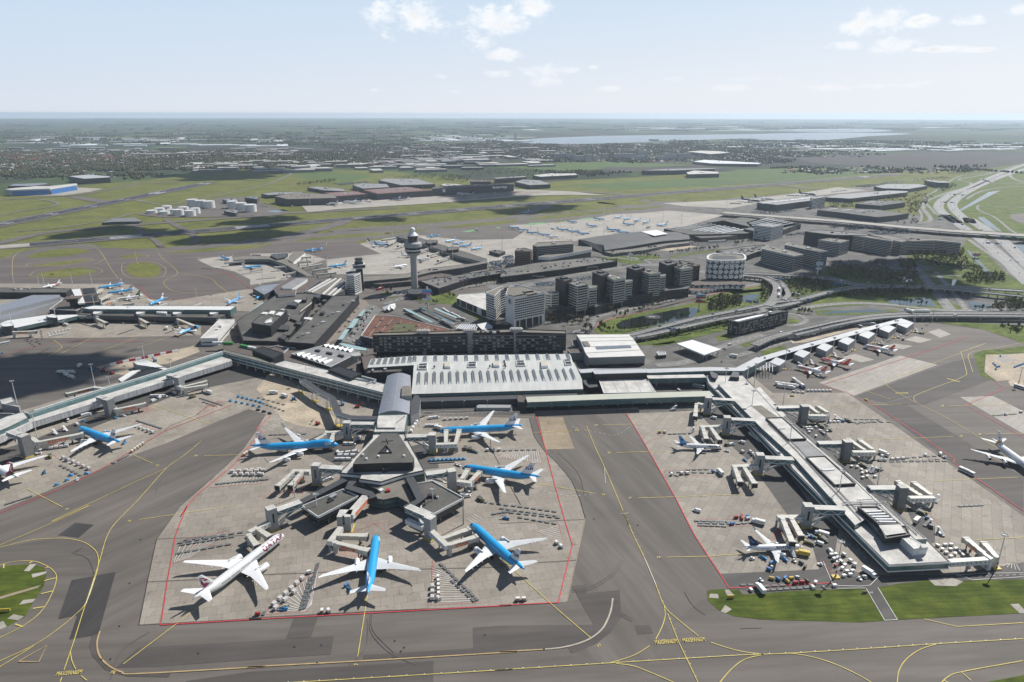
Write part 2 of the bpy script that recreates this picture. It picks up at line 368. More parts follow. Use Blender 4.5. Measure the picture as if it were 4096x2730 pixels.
# ---------------------------------------------------------------- ground sheets
ZL=[0.]
def sheet(name,m,*polys,kind='structure',z=None,sm=False):
    if z is None: ZL[0]+=.006; z=ZL[0]
    b=MB()
    for i,s in enumerate(polys):
        P=G(s) if isinstance(s,str) else s
        if sm: P=smooth(P,5,True)
        b.poly(P,z+i*.004)
    o=b.build(name,m);tag(o,kind=kind);return o
farm=newmat('farmland',.95,.1);f=farm.node_tree
def farm_nodes():
    n=f.nodes.new('ShaderNodeTexVoronoi');n.distance='CHEBYCHEV';n.inputs['Scale'].default_value=.0022;n.inputs['Randomness'].default_value=.85
    f.links.new(coords(f,'World',(1,.45,1),.35),n.inputs['Vector'])
    sp=f.nodes.new('ShaderNodeSeparateColor');f.links.new(n.outputs['Color'],sp.inputs[0])
    r=f.nodes.new('ShaderNodeValToRGB');cr=r.color_ramp;cr.interpolation='CONSTANT'
    cols=[(.05,.07,.035),(.06,.085,.04),(.04,.052,.033),(.085,.10,.05),(.045,.05,.042),(.055,.08,.035),(.08,.075,.062),(.045,.058,.038)]
    cr.elements[0].color=(*cols[0],1);cr.elements[1].position=1/8;cr.elements[1].color=(*cols[1],1)
    for i in range(2,8): e=cr.elements.new(i/8);e.color=(*cols[i],1)
    f.links.new(sp.outputs[0],r.inputs[0])
    scalecol(farm,r.outputs[0],mul(f,noise_mul(f,.25,.0012,8,'World'),noise_mul(f,.3,.012,6,'World')))
farm_nodes()
g=MB();n=96;g.add([(0,0,-1.2)]+[(43000*math.cos(2*math.pi*i/n),43000*math.sin(2*math.pi*i/n),-1.2) for i in range(n)],[[0,1+i,1+(i+1)%n] for i in range(n)])
tag(g.build('ground',farm),kind='structure')
GR_A=grass('airfield_grass',(.098,.112,.025),(.148,.150,.041),.32,.012)
GR_N=grass('near_grass',(.045,.068,.010),(.082,.102,.016),.05,.05)
GR_F=grass('field_grass',(.075,.115,.035),(.09,.13,.045),.3,.006)
GR_D=grass('landside_grass',(.07,.10,.02),(.12,.145,.035),.2,.03)
SOIL=grass('plough_soil',(.055,.05,.048),(.075,.068,.062),.2,.008)
ASP=asphalt('taxiway_asphalt',(.118,.104,.091),.0)
ASPV=asphalt('taxilane_asphalt',(.118,.104,.091),R(107))
ASPE=asphalt('taxilane_asphalt_bent',(.116,.102,.089),R(50))
ASPD=asphalt('fresh_asphalt',(.076,.067,.061),.05)
ASPDD=asphalt('black_asphalt',(.044,.040,.039),R(80))
ASPR=asphalt('reddish_asphalt',(.110,.092,.083),.2)
ASPRT=asphalt('runway_asphalt',(.036,.037,.043),.35)
ROADM=asphalt('road_asphalt',(.165,.16,.15),.2)
DARKROAD=asphalt('service_road_asphalt',(.078,.073,.068),.4)
CONF=concrete('apron_concrete',(.255,.226,.190),R(14))
CONE=concrete('pier_apron_concrete',(.27,.24,.20),R(43))
CONG=concrete('bay_apron_concrete',(.268,.240,.203),R(58),9,6,.88,1.1)
CONL=concrete('pale_concrete',(.33,.305,.268),R(40),9,6,.93,1.06)
CONT=concrete('tan_concrete',(.28,.225,.155),R(8))
CONB=concrete('platform_concrete',(.26,.228,.192),R(30),20,20)
PAVE=concrete('landside_paving',(.112,.108,.098),R(30),14,14,.8,1.2,.25)
SAND=mat('bare_sand',(.36,.30,.22),.9,var=.25,scale=.05,coord='World',var2=.15,scale2=.4)
WATERM=mat('pond_water',(.012,.016,.014),.06,var=0,spec=.6)
LAKEM=mat('lake_water',(.05,.07,.085),.2,var=.1,scale=.001,coord='World',spec=.7)
# --- far and middle distance
sheet('grass_field',GR_A,"F -900 520 0 452 230 425 330 418 470 394 640 388 760 392 900 395 1060 412 1240 418 1500 404 1800 384 2190 378 2353 376 3300 380 3600 800 2500 760 -1500 760",kind='stuff',z=-.9)
sheet('farm_field',GR_F,"F 1300 425 1560 410 1740 400 1850 407 1650 425 1420 436","F 1540 414 1700 388 1990 384 2100 388 1760 420","F 660 398 740 395 860 405 800 420 700 412","F 1090 382 1380 370 1600 378 1300 392",kind='structure',z=-.85)
sheet('ploughed_field',SOIL,"F 1830 362 2000 350 2353 347 2700 345 2700 376 2353 374 2250 384 2120 388 1990 379 1860 372","F 1380 384 1640 382 1660 388 1400 394",z=-.8)
sheet('lake',LAKEM,"F 1195 326 1240 318 1420 311 1700 307 1880 303 2090 304 1990 311 1900 319 1760 320 1700 317 1420 328 1250 331","F 1760 297 1960 294 2060 297 1980 301 1840 301","F 1640 335 1700 331 1850 328 1880 325 1800 336 1680 338","F 1440 331 1510 328 1590 327 1560 331 1480 334",z=-.8,sm=True)
sheet('bulb_field',SOIL,"F 0 322 110 320 260 324 60 328","F 700 346 840 344 900 348 760 350",z=-.82)
# --- airport paving
sheet('paving_ground',PAVE,"F 1560 470 1700 452 2100 492 2420 520 2900 560 3100 900 2353 800 1900 830 1500 1000 860 900 800 700 1080 560")
sheet('taxiway',ASP,"F -900 625 0 575 a0 0 350 380 322 700 300 830 300 1000 357 1440 330 2352 252 a1 180 248 420 190 600 195 1000 165 1700 108 2352 38 t1 1150 1472 1345 1437 1600 1410 1900 1388 2140 1350 2350 1345 t2 0 1362 450 1330 870 1285 1300 1240 1420 1262 1180 1300 600 1360 100 1400 F 1560 520 1320 600 1060 700 900 760 -900 760","F -1500 1900 -900 700 1000 690 1250 960 1560 950 2080 735 2353 760 3000 790 3600 1900")
sheet('taxilane',ASPV,"b2 330 600 1130 565 1290 830 1700 1560 c2 1990 600 2060 720 1870 770 1600 1000 1300 1480 640 1310 1090 1000 1080 740 620 845 770 105 b2 770 1510 650 1180 500 1000 390 890 310 770 270 610")
sheet('taxilane_bend',ASPE,"F 612 955 560 925 b0 2230 540 1950 650 1500 850 1240 935 850 1108 440 1280 0 1455 -700 1760 c0 -700 400 0 375 520 290 700 310 850 400 880 520 800 900 900 1130 1255 1070 1330 680 1410 300 1620 0 b0 1850 1210 2050 1030 2180 900 2280 760")
sheet('reddish_apron',ASPR,"a0 -400 500 900 330 1450 350 2352 300 a1 400 280 900 270 1170 378 680 430 300 560 0 660 a0 2352 700 2230 700 1950 830 600 720 -400 640","a1 700 280 1180 240 980 287 1170 378 690 428 480 370")
sheet('runway',ASPRT,[UN(NP('a0',262,292)),UN(NP('a0',262,320)),*[UN(NP('t2',1455,1172))],*[UN(NP('t2',1440,1162))]],z=.4)
_a,_b=UN(NP('a0',262,306)),UN(NP('t2',1465,1166));_d=(_b-_a).normalized();_n=Vector((-_d.y,_d.x,0))
RW=(_a,_b)
sheet('runway_shoulder',ASP,[_a-_d*900+_n*34,_a-_d*900-_n*34,_b+_d*60-_n*34,_b+_d*60+_n*34],z=.2)
_bo=bpy.data.objects['runway'];bpy.data.objects.remove(_bo)
sheet('runway',ASPRT,[_a+_n*22,_a-_n*22,_b-_n*22,_b+_n*22],z=.4)
sheet('runway_threshold',CONL,[_a-_d*330+_n*22,_a-_d*330-_n*22,_a-_n*22,_a+_n*22],z=.4)
_c,_e=UN(NP('t0',-250,1572)),UN(NP('t0',1400,1235));_f=(_e-_c).normalized();_g=Vector((-_f.y,_f.x,0))
sheet('runway_shoulder',ASP,[_c+_g*36,_c-_g*36,_e-_g*36,_e+_g*36],z=.2)
sheet('runway',ASPRT,[_c+_g*22,_c-_g*22,_e-_g*22,_e+_g*22],z=.4)
mk=MB()
def rmark(A,D,Nn,L,parts):
    for s0,s1,o,w in parts: mk.poly([A+D*s0+Nn*(o+w/2),A+D*s0+Nn*(o-w/2),A+D*s1+Nn*(o-w/2),A+D*s1+Nn*(o+w/2)],.6)
Lr=(_b-_a).length
rmark(_a,_d,_n,Lr,[(60+k*60,90+k*60,0,.9) for k in range(int(Lr/60)-2)]+[(0,Lr,20.5,.5),(0,Lr,-20.5,.5)]+[(150,215,sg*9,5) for sg in(1,-1)]+[(420,500,sg*10,6) for sg in (1,-1)]+[(720+k*160,750+k*160,sg*9,2.5) for sg in(1,-1) for k in range(6)]+[(Lr-250,Lr-200,sg*9,5) for sg in(1,-1)])
Lr=(_e-_c).length
rmark(_c,_f,_g,Lr,[(k*60,k*60+30,0,.9) for k in range(int(Lr/60))]+[(0,Lr,20.5,.5),(0,Lr,-20.5,.5)]+[(Lr-60,Lr-25,o,1.8) for o in (-18,-14,-10,-6,6,10,14,18)]+[(Lr-420,Lr-350,sg*10,6) for sg in(1,-1)]+[(Lr-k*170-600,Lr-k*170-570,sg*9,2.5) for sg in(1,-1) for k in range(6)])
tag(mk.build('runway_markings',WHITE),kind='structure')
def lane(name,m,s,w,z=.12,k=6):
    b=MB();b.strip(smooth(G(s),k),w,z);o=b.build(name,m);tag(o,kind='structure');return o
lane('taxiway',ASP,"a0 -300 330 20 285 300 215 480 188 1000 140 1700 85 2352 38 t0 1950 1436 t1 150 1412 400 1400",34)
lane('taxiway',ASP,"t1 -40 1560 100 1545 400 1525 800 1495 1150 1465 1300 1420 1400 1385 1440 1365",36,.14)
lane('taxiway',ASP,"a1 -60 262 200 258 420 205 650 150 800 105 840 78",40,.16)
lane('taxiway',ASP,"a0 1480 70 1560 120 1640 160 1720 210 1760 262 1700 300",16,.1);lane('taxiway',ASP,"a0 1200 110 1260 180 1360 240 1450 325",12,.1)
lane('taxiway',ASP,"t0 -60 1360 300 1335 520 1320 700 1290 850 1260 960 1240 1200 1234",22,.1);lane('taxiway',ASP,"t0 480 1330 600 1350 700 1368",40,.1)
lane('path',ROADM,"t0 900 1350 1000 1370 1120 1385 1250 1360 1500 1310 1800 1240 1950 1170 1830 1165",10);lane('path',ROADM,"t0 250 1350 340 1362 390 1380 330 1400 150 1430 0 1460",9);lane('path',ROADM,"t0 0 1530 300 1490 480 1478 720 1470",6);lane('path',ROADM,"t0 100 1568 400 1540 700 1490 900 1440",8)
lane('taxiway',ASP,"t1 1900 1372 2000 1362 2100 1335 2080 1318 1900 1303 1700 1290 1400 1290",34,.13);lane('taxiway',ASP,"t1 1440 1410 1700 1395 2000 1372 2350 1325",30,.11)
lane('taxiway',ASP,"t2 640 1236 760 1242 900 1262 1000 1262",30,.11);lane('road',ROADM,"t2 0 1234 300 1230 700 1210 1100 1160 1400 1150",8);
sheet('cargo_apron',CONL,"t1 -250 1380 0 1355 640 1310 1190 1272 1560 1285 1800 1310 1560 1308 1300 1315 700 1365 0 1410 -200 1430",z=.15)
sheet('cargo_apron',CONB,"t1 640 1318 1190 1280 1450 1290 1200 1318 800 1348",z=.2)
sheet('cargo_apron',CONL,"t2 -80 1362 480 1335 870 1288 1100 1250 1290 1272 1000 1302 640 1345 380 1395 60 1382",z=.15)
sheet('hangar_apron',CONL,"t0 60 1328 520 1272 690 1278 600 1300 420 1325",z=.15)
sheet('farm_depot_yard',ASP,"t0 900 1450 1250 1380 1500 1330 1640 1330 1850 1400 1950 1440 1500 1465 1100 1470",z=.15)
sheet('pond',WATERM,"t0 1780 1425 1900 1412 1930 1420 1850 1435",z=.2)
# grass islands among the taxiways
isl=["a0 0 352 370 328 300 345 130 380 0 430 -300 420 -300 380","a0 250 405 420 360 640 335 780 352 765 375 520 413 280 424","a0 290 490 520 460 770 435 780 450 560 484 320 498","a0 310 575 480 537 720 513 860 540 800 565 600 592 360 592","a0 1090 410 1190 388 1280 395 1230 412 1110 420","a0 1140 490 1210 465 1330 462 1428 500 1430 565 1360 590 1230 592 1138 547","a0 1560 362 2352 288 a1 200 283 140 302 0 318 a0 2352 325 1620 374","a1 410 262 740 215 1190 188 1212 203 700 245 430 270","a1 940 280 970 262 1180 235 1260 225 1100 265 960 285","a1 1230 185 1540 153 1545 170 1260 195","a1 1720 130 2352 68 a2 140 75 140 84 a1 2352 97 1850 140","a2 270 55 700 5 1000 -28 1010 -8 600 45 300 62","a2 470 85 560 70 600 75 500 92"]
for s in isl: sheet('grass_island',GR_A,s,kind='stuff',z=.1,sm=True)
for s in ["t1 1300 1465 1500 1440 2120 1385 2130 1395 1500 1455 1320 1473","t1 1340 1435 1500 1388 1700 1352 1890 1383 1500 1432","t1 1740 1362 1900 1342 2110 1362 1950 1376","t1 2060 1330 2120 1312 2350 1297 2350 1338 2180 1352"]: sheet('grass_island',GR_A,s,kind='stuff',z=.18,sm=True)
gsh=mat('green_shoulder_paint',(.14,.30,.13),.85,var=.15,scale=.05,coord='World')
sheet('green_painted_shoulder',gsh,"a1 1880 178 2000 158 2050 160 1960 180","a1 2190 135 2240 132 2230 146","a2 205 115 270 97 400 92 420 100 300 112","a2 690 58 800 48 900 50 780 64",z=.22)
# near concretes
sheet('apron',CONE,"b0 -700 1750 0 1452 440 1275 850 1105 1245 935 1490 850 1955 650 2230 540 F 612 955 640 945 760 900 560 860 b0 2080 100 1900 60 -700 820")
sheet('apron',CONF,"c0 1255 1070 1330 680 1410 300 1620 0 b0 1850 1210 2050 1030 2180 900 2280 760 F 612 955 560 925 500 880 560 860 870 905 960 955 b2 265 615 285 690 310 780 400 905 500 1000 590 1100 650 1180 720 1340 770 1510 c2 610 845 c2 0 880 c1 1250 930 c1 0 1010")
sheet('apron',CONG,"b2 1135 570 1290 830 1570 1310 1740 1640 c2 1985 590 c3 0 572 c3 620 545 c3 1140 600 c3 1700 590 c3 2352 478 b3 2700 1700 2352 1475 1650 985 1160 645 770 375 500 378 100 380 b2 2200 180 1800 540")
sheet('apron_patch',CONT,"b2 345 605 565 603 670 885 410 892")
sheet('apron',CONL,"b3 515 285 1240 40 1580 122 825 402","b3 1780 410 2080 400 2550 640 2600 900 2352 740 2075 580","a3 1490 1060 1590 1030 1700 1080 1600 1112","a3 1270 1130 1380 1098 1530 1130 1420 1158","a3 1090 1190 1190 1165 1360 1185 1270 1215","a3 720 1290 840 1258 1010 1310 900 1335")
sheet('apron',CONL,"a0 1760 432 1920 412 2352 398 a1 250 380 100 460 0 560 a0 2352 670 2240 610 2100 540 1900 500","a1 0 380 480 370 680 428 300 560 560 570 0 660","a1 680 428 1170 377 980 287 1180 240 1480 205 1900 250 2352 240 a2 200 180 60 118 420 95 840 50 1000 15 1260 4 1500 -20 2000 20 1500 170 700 250 300 330 a1 2352 420 1900 560 1000 560 700 560")
sheet('apron_patch',ASPR,"a0 1590 640 1740 605 1920 695 1670 725")
sheet('apron',CONE,"a0 -400 1080 300 1060 600 1015 1300 1000 1800 1000 1800 1110 1000 1135 -400 1150","a0 -400 655 900 655 1180 660 1330 780 1290 850 -400 860","a0 1330 785 1500 810 2200 700 2352 690 2352 900 1290 860")
sheet('sand_yard',SAND,"a0 1290 1310 1600 1240 1760 1200 1790 1260 1500 1370 1300 1390","a0 860 1400 1200 1310 1290 1390 1150 1470 1000 1460","b1 60 360 200 180 420 330 600 520 820 640 700 720 450 690 300 640","b1 440 640 560 540 700 600 640 700 500 700",kind='structure')
sheet('service_road',DARKROAD,"b0 -300 1000 280 830 2000 120 2352 180 b1 300 330 b0 2352 250 1650 390 600 800 60 1100 -300 1200","b1 420 860 1000 600 1140 640 850 1000 560 1300 460 1260 780 1040","b1 1440 640 1660 560 b2 270 590 b2 1800 520 b2 270 560 b1 1540 480 1480 640","b2 2352 900 2220 980 1990 780 1780 560 1980 500 b3 0 760 460 1400 700 1600 c3 640 545 540 600 c3 420 200 b3 300 1560 -100 1000","b1 1400 880 1600 830 1700 1060 1570 1080")
sheet('service_road',DARKROAD,"b3 300 560 470 640 760 920 1000 1180 1560 1560 c3 1560 300 1460 330 c3 1300 0 b3 1000 1300 400 780 160 560","c3 0 575 560 545 640 590 660 700 180 772 c2 2352 760 2060 718 1985 590","c3 620 640 1000 590 1150 690 1500 620 1700 600 2352 480 2352 640 1500 640 1160 690 1050 710 700 722 650 680")
sheet('asphalt_repair',ASPDD,"c0 525 265 680 153 848 170 710 288","c0 650 668 1045 592 890 1155 630 1200 700 985 528 1017")
sheet('asphalt_repair',ASPD,"c0 1050 1450 1250 1270 2352 1205 c1 760 1160 735 1325 c0 2352 1368 1400 1440","c1 1020 1370 1030 1330 2012 1265 2005 1080 c2 0 1065 850 1050 690 780 1080 740 1095 990 1000 1120 870 1220 650 1310 620 1258 400 1275 0 1300","c1 -560 1568 0 1485 1655 1380 1650 1600 -600 1640","c2 1220 1060 1350 1052 1380 1125 1240 1135","c2 640 705 790 690 785 770 700 780","c0 832 1165 890 1150 880 1290 960 1400 1100 1490 1540 1500 1520 1535 1150 1530 950 1470 840 1350 808 1260","c1 400 1000 620 985 555 1170 330 1190","c0 670 415 730 378 750 380 690 417","c2 1095 935 1205 1000 1185 1022 1085 975")
sheet('asphalt_repair',ASPD,"b3 850 405 1180 480 1460 480 2070 250 1900 60 1730 88","b3 1020 490 1300 480 2352 1130 2352 1440 1660 960","b0 115 50 270 50 210 72 110 70","b0 330 50 420 0 460 0 350 52","b1 -300 -30 -200 -60")
# near grass
for s in ["c0 -400 540 0 560 100 537 300 523 400 555 425 610 400 720 330 830 230 1000 70 1085 -400 1200","c2 1860 745 1930 733 2010 727 2150 735 2180 775 2352 765 c3 300 742 700 725 940 715 1115 1005 910 1022 0 1000 c2 2100 970 1960 910 1870 830","c3 1045 712 1150 690 1500 640 1800 645 2352 632 2700 610 2700 900 2352 935 1232 998","c3 2352 1492 1950 1568 1900 1640 2700 1640 2700 1440"]: sheet('lawn',GR_N,s,kind='stuff')
sheet('lawn',GR_D,"a3 1900 1260 1980 1222 2120 1215 2352 1180 2352 1245 2130 1262 2010 1262 1992 1420 2110 1505 1960 1450","a3 2230 1510 2340 1500 2352 1540 2260 1530",kind='stuff')
sheet('gravel_yard',SAND,"a3 2010 1262 2130 1262 2352 1250 2500 1400 2352 1480 2110 1500 2000 1420","a3 2350 1450 2210 1500 2230 1540 2352 1560")
sheet('concrete_pad',CONL,"a3 2060 1300 2160 1260 2310 1310 2190 1340","c0 220 588 275 528 335 524 270 590","c0 290 615 425 590 420 610 300 648","c0 180 890 215 848 330 835 300 868","c0 75 1015 130 975 225 995 170 1030","c0 -80 1080 40 1035 70 1090 -60 1140","c2 1890 770 1960 772 1968 812 1880 805","c2 2020 735 2060 733 2105 785 2040 785","c2 2025 870 2085 910 2030 945 1985 930","c3 2235 855 2310 850 2400 940 2320 935","c3 1490 625 1700 615 1815 655 1750 695 1560 690")
sheet('path',DARKROAD,"c3 940 715 1045 712 1225 998 1112 1006");sheet('path',CONT,"c0 -300 880 0 820 380 710 340 740 0 842 -300 905")
# ---------------------------------------------------------------- buildings
def band_ring(P,z0,z1,out):
    O=inset(P,-out)
    b=MB();n=len(O)
    for i in range(n):
        j=(i+1)%n;d=(O[j]-O[i]);L=d.length
        if L<1.5: continue
        d/=L;a=O[i]+d*min(.6,L*.1);c=O[j]-d*min(.6,L*.1)
        b.add([(a.x,a.y,z0),(c.x,c.y,z0),(c.x,c.y,z1),(a.x,a.y,z1)],[[0,1,2,3]])
    return b
def bld(name,label,cat,roof,h,z0=0.,wall=None,top=None,bands=None,parapet=.7,group=None,units=0,unitm=None,trim=None,seed=1,glass=None,bandname='window_band'):
    """roof: pixel string read at height h, or list of ground points. bands=(first,step,height) storey glazing."""
    P=ccw(G(roof,h) if isinstance(roof,str) else roof)
    c=sum(P,Vector())/len(P); c.z=0
    o=thing(name,label,cat,c,0,group,world=True)
    wall=wall or GREY
    MB().prism(P,z0,h,0,top=False,bottom=z0>0).build('wall',wall,o)
    I=inset(P,.4)
    MB().poly(I,h-.05).build('roof',top or ROOFD,o)
    if parapet: MB().ring(inset(P,-.08),.5,h-.3,h+parapet).build('parapet',trim or wall,o)
    if bands:
        bands=bands[0]
        z=bands[0]
        while z+bands[2]<h-.2:
            band_ring(P,z,z+bands[2],.06).build(bandname,glass or GLASS,o); z+=bands[1]
    rnd=random.Random(seed)
    for k in range(units):
        w=[rnd.random() for _ in P];
        w=[x**1.5 for x in w];t=sum(w);q=sum((P[i]*w[i]/t for i in range(len(P))),Vector())
        q=q.lerp(c,.25)
        e=(P[1]-P[0]);a=math.atan2(e.y,e.x)
        MB().box((q.x,q.y,h),(rnd.uniform(2,6),rnd.uniform(2,4),rnd.uniform(1,2.4)),a).build('roof_unit',unitm or rnd.choice([DARK,MGREY,OFFW,BLACK]),o)
    return o
def part_prism(o,name,s,z0,z1,m,mt=None,parapet=0):
    P=ccw(G(s,z1) if isinstance(s,str) else s)
    b=MB().prism(P,z0,z1,0,1 if mt else None)
    if parapet: b.ring(inset(P,-.05),.4,z1-.2,z1+parapet,0)
    return b.build(name,[m,mt] if mt else m,o)
def part_bands(o,s,zt,zs,m=None,hh=None,name='window_band'):
    P=ccw(G(s,zt) if isinstance(s,str) else s)
    for z0,z1 in zs: band_ring(P,z0,z1,.07).build(name,m or GLASS,o)
def columns(o,pts_,z,r=.5,m=None,name='column'):
    for p in pts_: MB().tube((p.x,p.y,0),(p.x,p.y,z),r,n=6,cap=False).build(name,m or CONC,o)
def along(P,step,off=0):
    out=[]
    for a,b in zip(P,P[1:]):
        L=(b-a).length;k=max(1,int(L/step))
        for i in range(k): out.append(a.lerp(b,(i+.5)/k))
    return out
TXC={}
def text_mesh(body,size=1.,space=1.,bold=0.,shear=0.):
    k=(body,space,bold,shear)
    if k not in TXC: TXC[k]=text_mesh_(body,1.,space,bold,shear)
    return [v*size for v in TXC[k][0]],TXC[k][1]
def text_mesh_(body,size=1.,space=1.,bold=0.,shear=0.):
    cu=bpy.data.curves.new('lettering','FONT');cu.body=body;cu.size=size;cu.align_x='CENTER';cu.align_y='CENTER';cu.space_character=space;cu.offset=bold;cu.shear=shear;cu.resolution_u=2
    ob=bpy.data.objects.new('lettering',cu);COL.objects.link(ob);bpy.context.view_layer.update()
    me=bpy.data.meshes.new_from_object(ob.evaluated_get(bpy.context.evaluated_depsgraph_get()))
    vs=[v.co.copy() for v in me.vertices];fs=[list(p.vertices) for p in me.polygons]
    bm=bmesh.new();bm.from_mesh(me);y=-.6
    while y<1.:
        bmesh.ops.bisect_plane(bm,geom=bm.verts[:]+bm.edges[:]+bm.faces[:],plane_co=(0,y,0),plane_no=(0,1,0));y+=.1
    bm.verts.index_update();vs=[v.co.copy() for v in bm.verts];fs=[[v.index for v in p.verts] for p in bm.faces];bm.free()
    bpy.data.objects.remove(ob);bpy.data.curves.remove(cu);bpy.data.meshes.remove(me)
    return vs,fs
def text_on(o,name,body,org,xd,yd,size,m,bold=.0,space=1.,shear=0.):
    vs,fs=text_mesh(body,size,space,bold,shear);xd=Vector(xd).normalized();yd=Vector(yd).normalized();org=Vector(org)
    return MB().add([org+xd*v.x+yd*v.y for v in vs],fs).build(name,m,o)
# ================= hub pier in the middle ==================
hub=thing('pier_building','triangular pier hub with tall black core and triangular light well','pier building',G1("b1 1190 1000"),0,None,True)
hr="b1 1112 742 1380 742 1405 795 1568 1085 1372 1128 1180 1190 985 1165 1000 1128 810 1112 1098 800"
part_prism(hub,'lower_storey',hr,0,11.5,DARK,ROOFW,.5)
part_bands(hub,hr,11.5,[(1,4.2),(5.4,8.4)],GREENGL)
MB().ring(inset(ccw(G(hr,11.5)),-.25),.6,9.2,11.).build('white_fascia',WHITE,hub)
part_prism(hub,'core',"b1 1178 752 1330 752 1475 975 1462 1012 1190 1018 925 1030 950 985",11.5,18.6,BLACK,ROOFD,.0)
wl=G("b1 1222 868 1267 928 1162 932",18.6)
MB().ring(inset(ccw(wl),-.6),.7,18.5,19.6).build('light_well_rim',BLACK,hub);MB().poly(ccw(wl),18.7).build('light_well',BLACK,hub)
MB().poly(G("b1 1245 885 1262 920 1220 925",18.75),18.76).build('light_well_roof_light',OFFW,hub)
part_prism(hub,'plant_tray',"b1 1190 1040 1450 990 1465 1012 1190 1072",12,15.2,BLACK,ROOFD)
un=G("b1 1205 1042 1450 1000",15.4)
for i in range(14):
    if i==7: continue
    q=un[0].lerp(un[1],(i+.4)/14.2)
    MB().tube((q.x,q.y,15.2),(q.x,q.y,16.1),1.1,n=10).build('roof_fan',OFFW,hub)
for p in G("b1 1015 952 1155 965 1048 988 1385 960",18.6): MB().box((p.x,p.y,18.6),(1.6,1.6,1.4)).build('roof_vent',OFFW,hub)
mp=G1("b1 1235 825",18.6);MB().tube(mp,mp+Vector((0,0,7)),.25,.1,6).build('mast',OFFW,hub)
for d in ((1,.2),(-.3,1)): MB().beam(mp+Vector((-4.5*d[0],-4.5*d[1],.5)),mp+Vector((4.5*d[0],4.5*d[1],.5)),.35).build('mast_foot',BLACK,hub)
part_prism(hub,'neck',"b1 1140 662 1155 590 1418 582 1392 742 1110 745",3,13,GREENGL,ROOFW,.6)
part_prism(hub,'neck_plant_box',"b1 1143 640 1150 600 1390 590 1310 655 1305 700 1143 700",13,14.5,MGREY,ROOFW)
part_prism(hub,'low_ring',"b1 1180 1275 960 1175 985 1160 1375 1130 1420 1240 1500 1330 1440 1385 1325 1325 1200 1352 1080 1330",0,8.2,DARK,ROOFGR,.4)
part_bands(hub,"b1 1180 1275 960 1175 985 1160 1375 1130 1420 1240 1500 1330 1440 1385 1325 1325 1200 1352 1080 1330",8.2,[(1.5,3.2),(4.6,7)],GREENGL)
for s in ("b1 1165 1280 1195 1265","b1 1225 1275 1260 1270"):
    q=G(s,8.2);MB().beam(q[0]+Vector((0,0,.8)),q[1]+Vector((0,0,.8)),3,1.6).build('roof_unit',RED if s[3:7]=='1225' else OFFW,hub)
# dark low wings
for lab,s in (('dark roofed gate wing west of the hub pier',"b1 470 1412 838 1260 978 1322 615 1510"),('dark roofed gate wing east of the hub pier with angled lounge',"b1 1480 1210 1640 1182 1922 1335 1650 1482 1530 1425 1560 1370")):
    w=bld('pier_building',lab,'pier building',s,9.6,4.,DARK,ROOFD,[(4.6,3,1.7)],.9,trim=OFFW,units=3,seed=3)
    part_bands(w,s,9.6,[(8.7,9.55)],OFFW,name='white_eaves')
    P=inset(ccw(G(s,9.6)),2.5);columns(w,along(P+[P[0]],11),4,.45)
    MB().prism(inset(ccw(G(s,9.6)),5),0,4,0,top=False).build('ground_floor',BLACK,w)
# black connecting corridors
def corridor(name,label,s,z0,z1,w,m,mt=None,cat='corridor',legs=0,win=False,group=None):
    P=G(s,(z1));o=thing(name,label,cat,(P[0].x,P[0].y,0),0,group,True)
    b=MB()
    L=[];
    n=len(P)
    for i in range(n):
        d=(P[min(i+1,n-1)]-P[max(i-1,0)]).normalized();q=Vector((-d.y,d.x,0))*w/2;L.append((P[i]+q,P[i]-q))
    rings=[[(a.x,a.y,z0),(c.x,c.y,z0),(c.x,c.y,z1),(a.x,a.y,z1)] for a,c in L]
    b.loft(rings,True,0,lambda k,i:1 if i==2 else 0);b.build('corridor_shell',[m,mt or m],o)
    if win:
        for k in range(n-1):
            for side in (0,1):
                a,c=L[k][side],L[k+1][side];nv=(L[k][side]-L[k][1-side]).normalized()*.06
                a2,c2=a.lerp(c,.08)+nv,a.lerp(c,.92)+nv;zm=(z0+z1)/2
                MB().add([(a2.x,a2.y,zm-.5),(c2.x,c2.y,zm-.5),(c2.x,c2.y,zm+.7),(a2.x,a2.y,zm+.7)],[[0,1,2,3]]).build('window_band',GREENGL,o)
    if legs:
        for p in along(P,legs): MB().box((p.x,p.y,0),(1.,1.,z0)).build('column',CONC,o)
    return o
corridor('corridor','black sloping corridor to the west gate wing','b1 855 1165 450 1375',5,9.6,6,BLACK,DARK)
corridor('corridor','black angled corridor bending beside the low ring roof','b1 925 1180 890 1235 1075 1290 1105 1330',8.2,12,6,BLACK,DARK)
corridor('corridor','long black corridor bending toward the east gate wing','b1 1435 1145 1535 1340 1400 1420',8.2,12.4,6,BLACK,DARK)
fb=corridor('footbridge','white zigzag footbridge with black roof on tall trestles','b1 470 270 640 385 735 430 800 575 900 605 1150 612',8,11.6,6,OFFW,DARK,'footbridge',win=True)
for s in ("b1 460 395","b1 583 470","b1 712 540","b1 800 690"):
    p=G1(s);MB().box((p.x,p.y,0),(6,6,.8),.4).build('trestle_base',YEL,fb)
    for dx in (-2,2):
        for dy in (-2,2): MB().tube((p.x+dx,p.y+dy,.8),(p.x+dx,p.y+dy,8),.25,n=6).build('trestle_leg',MGREY,fb)
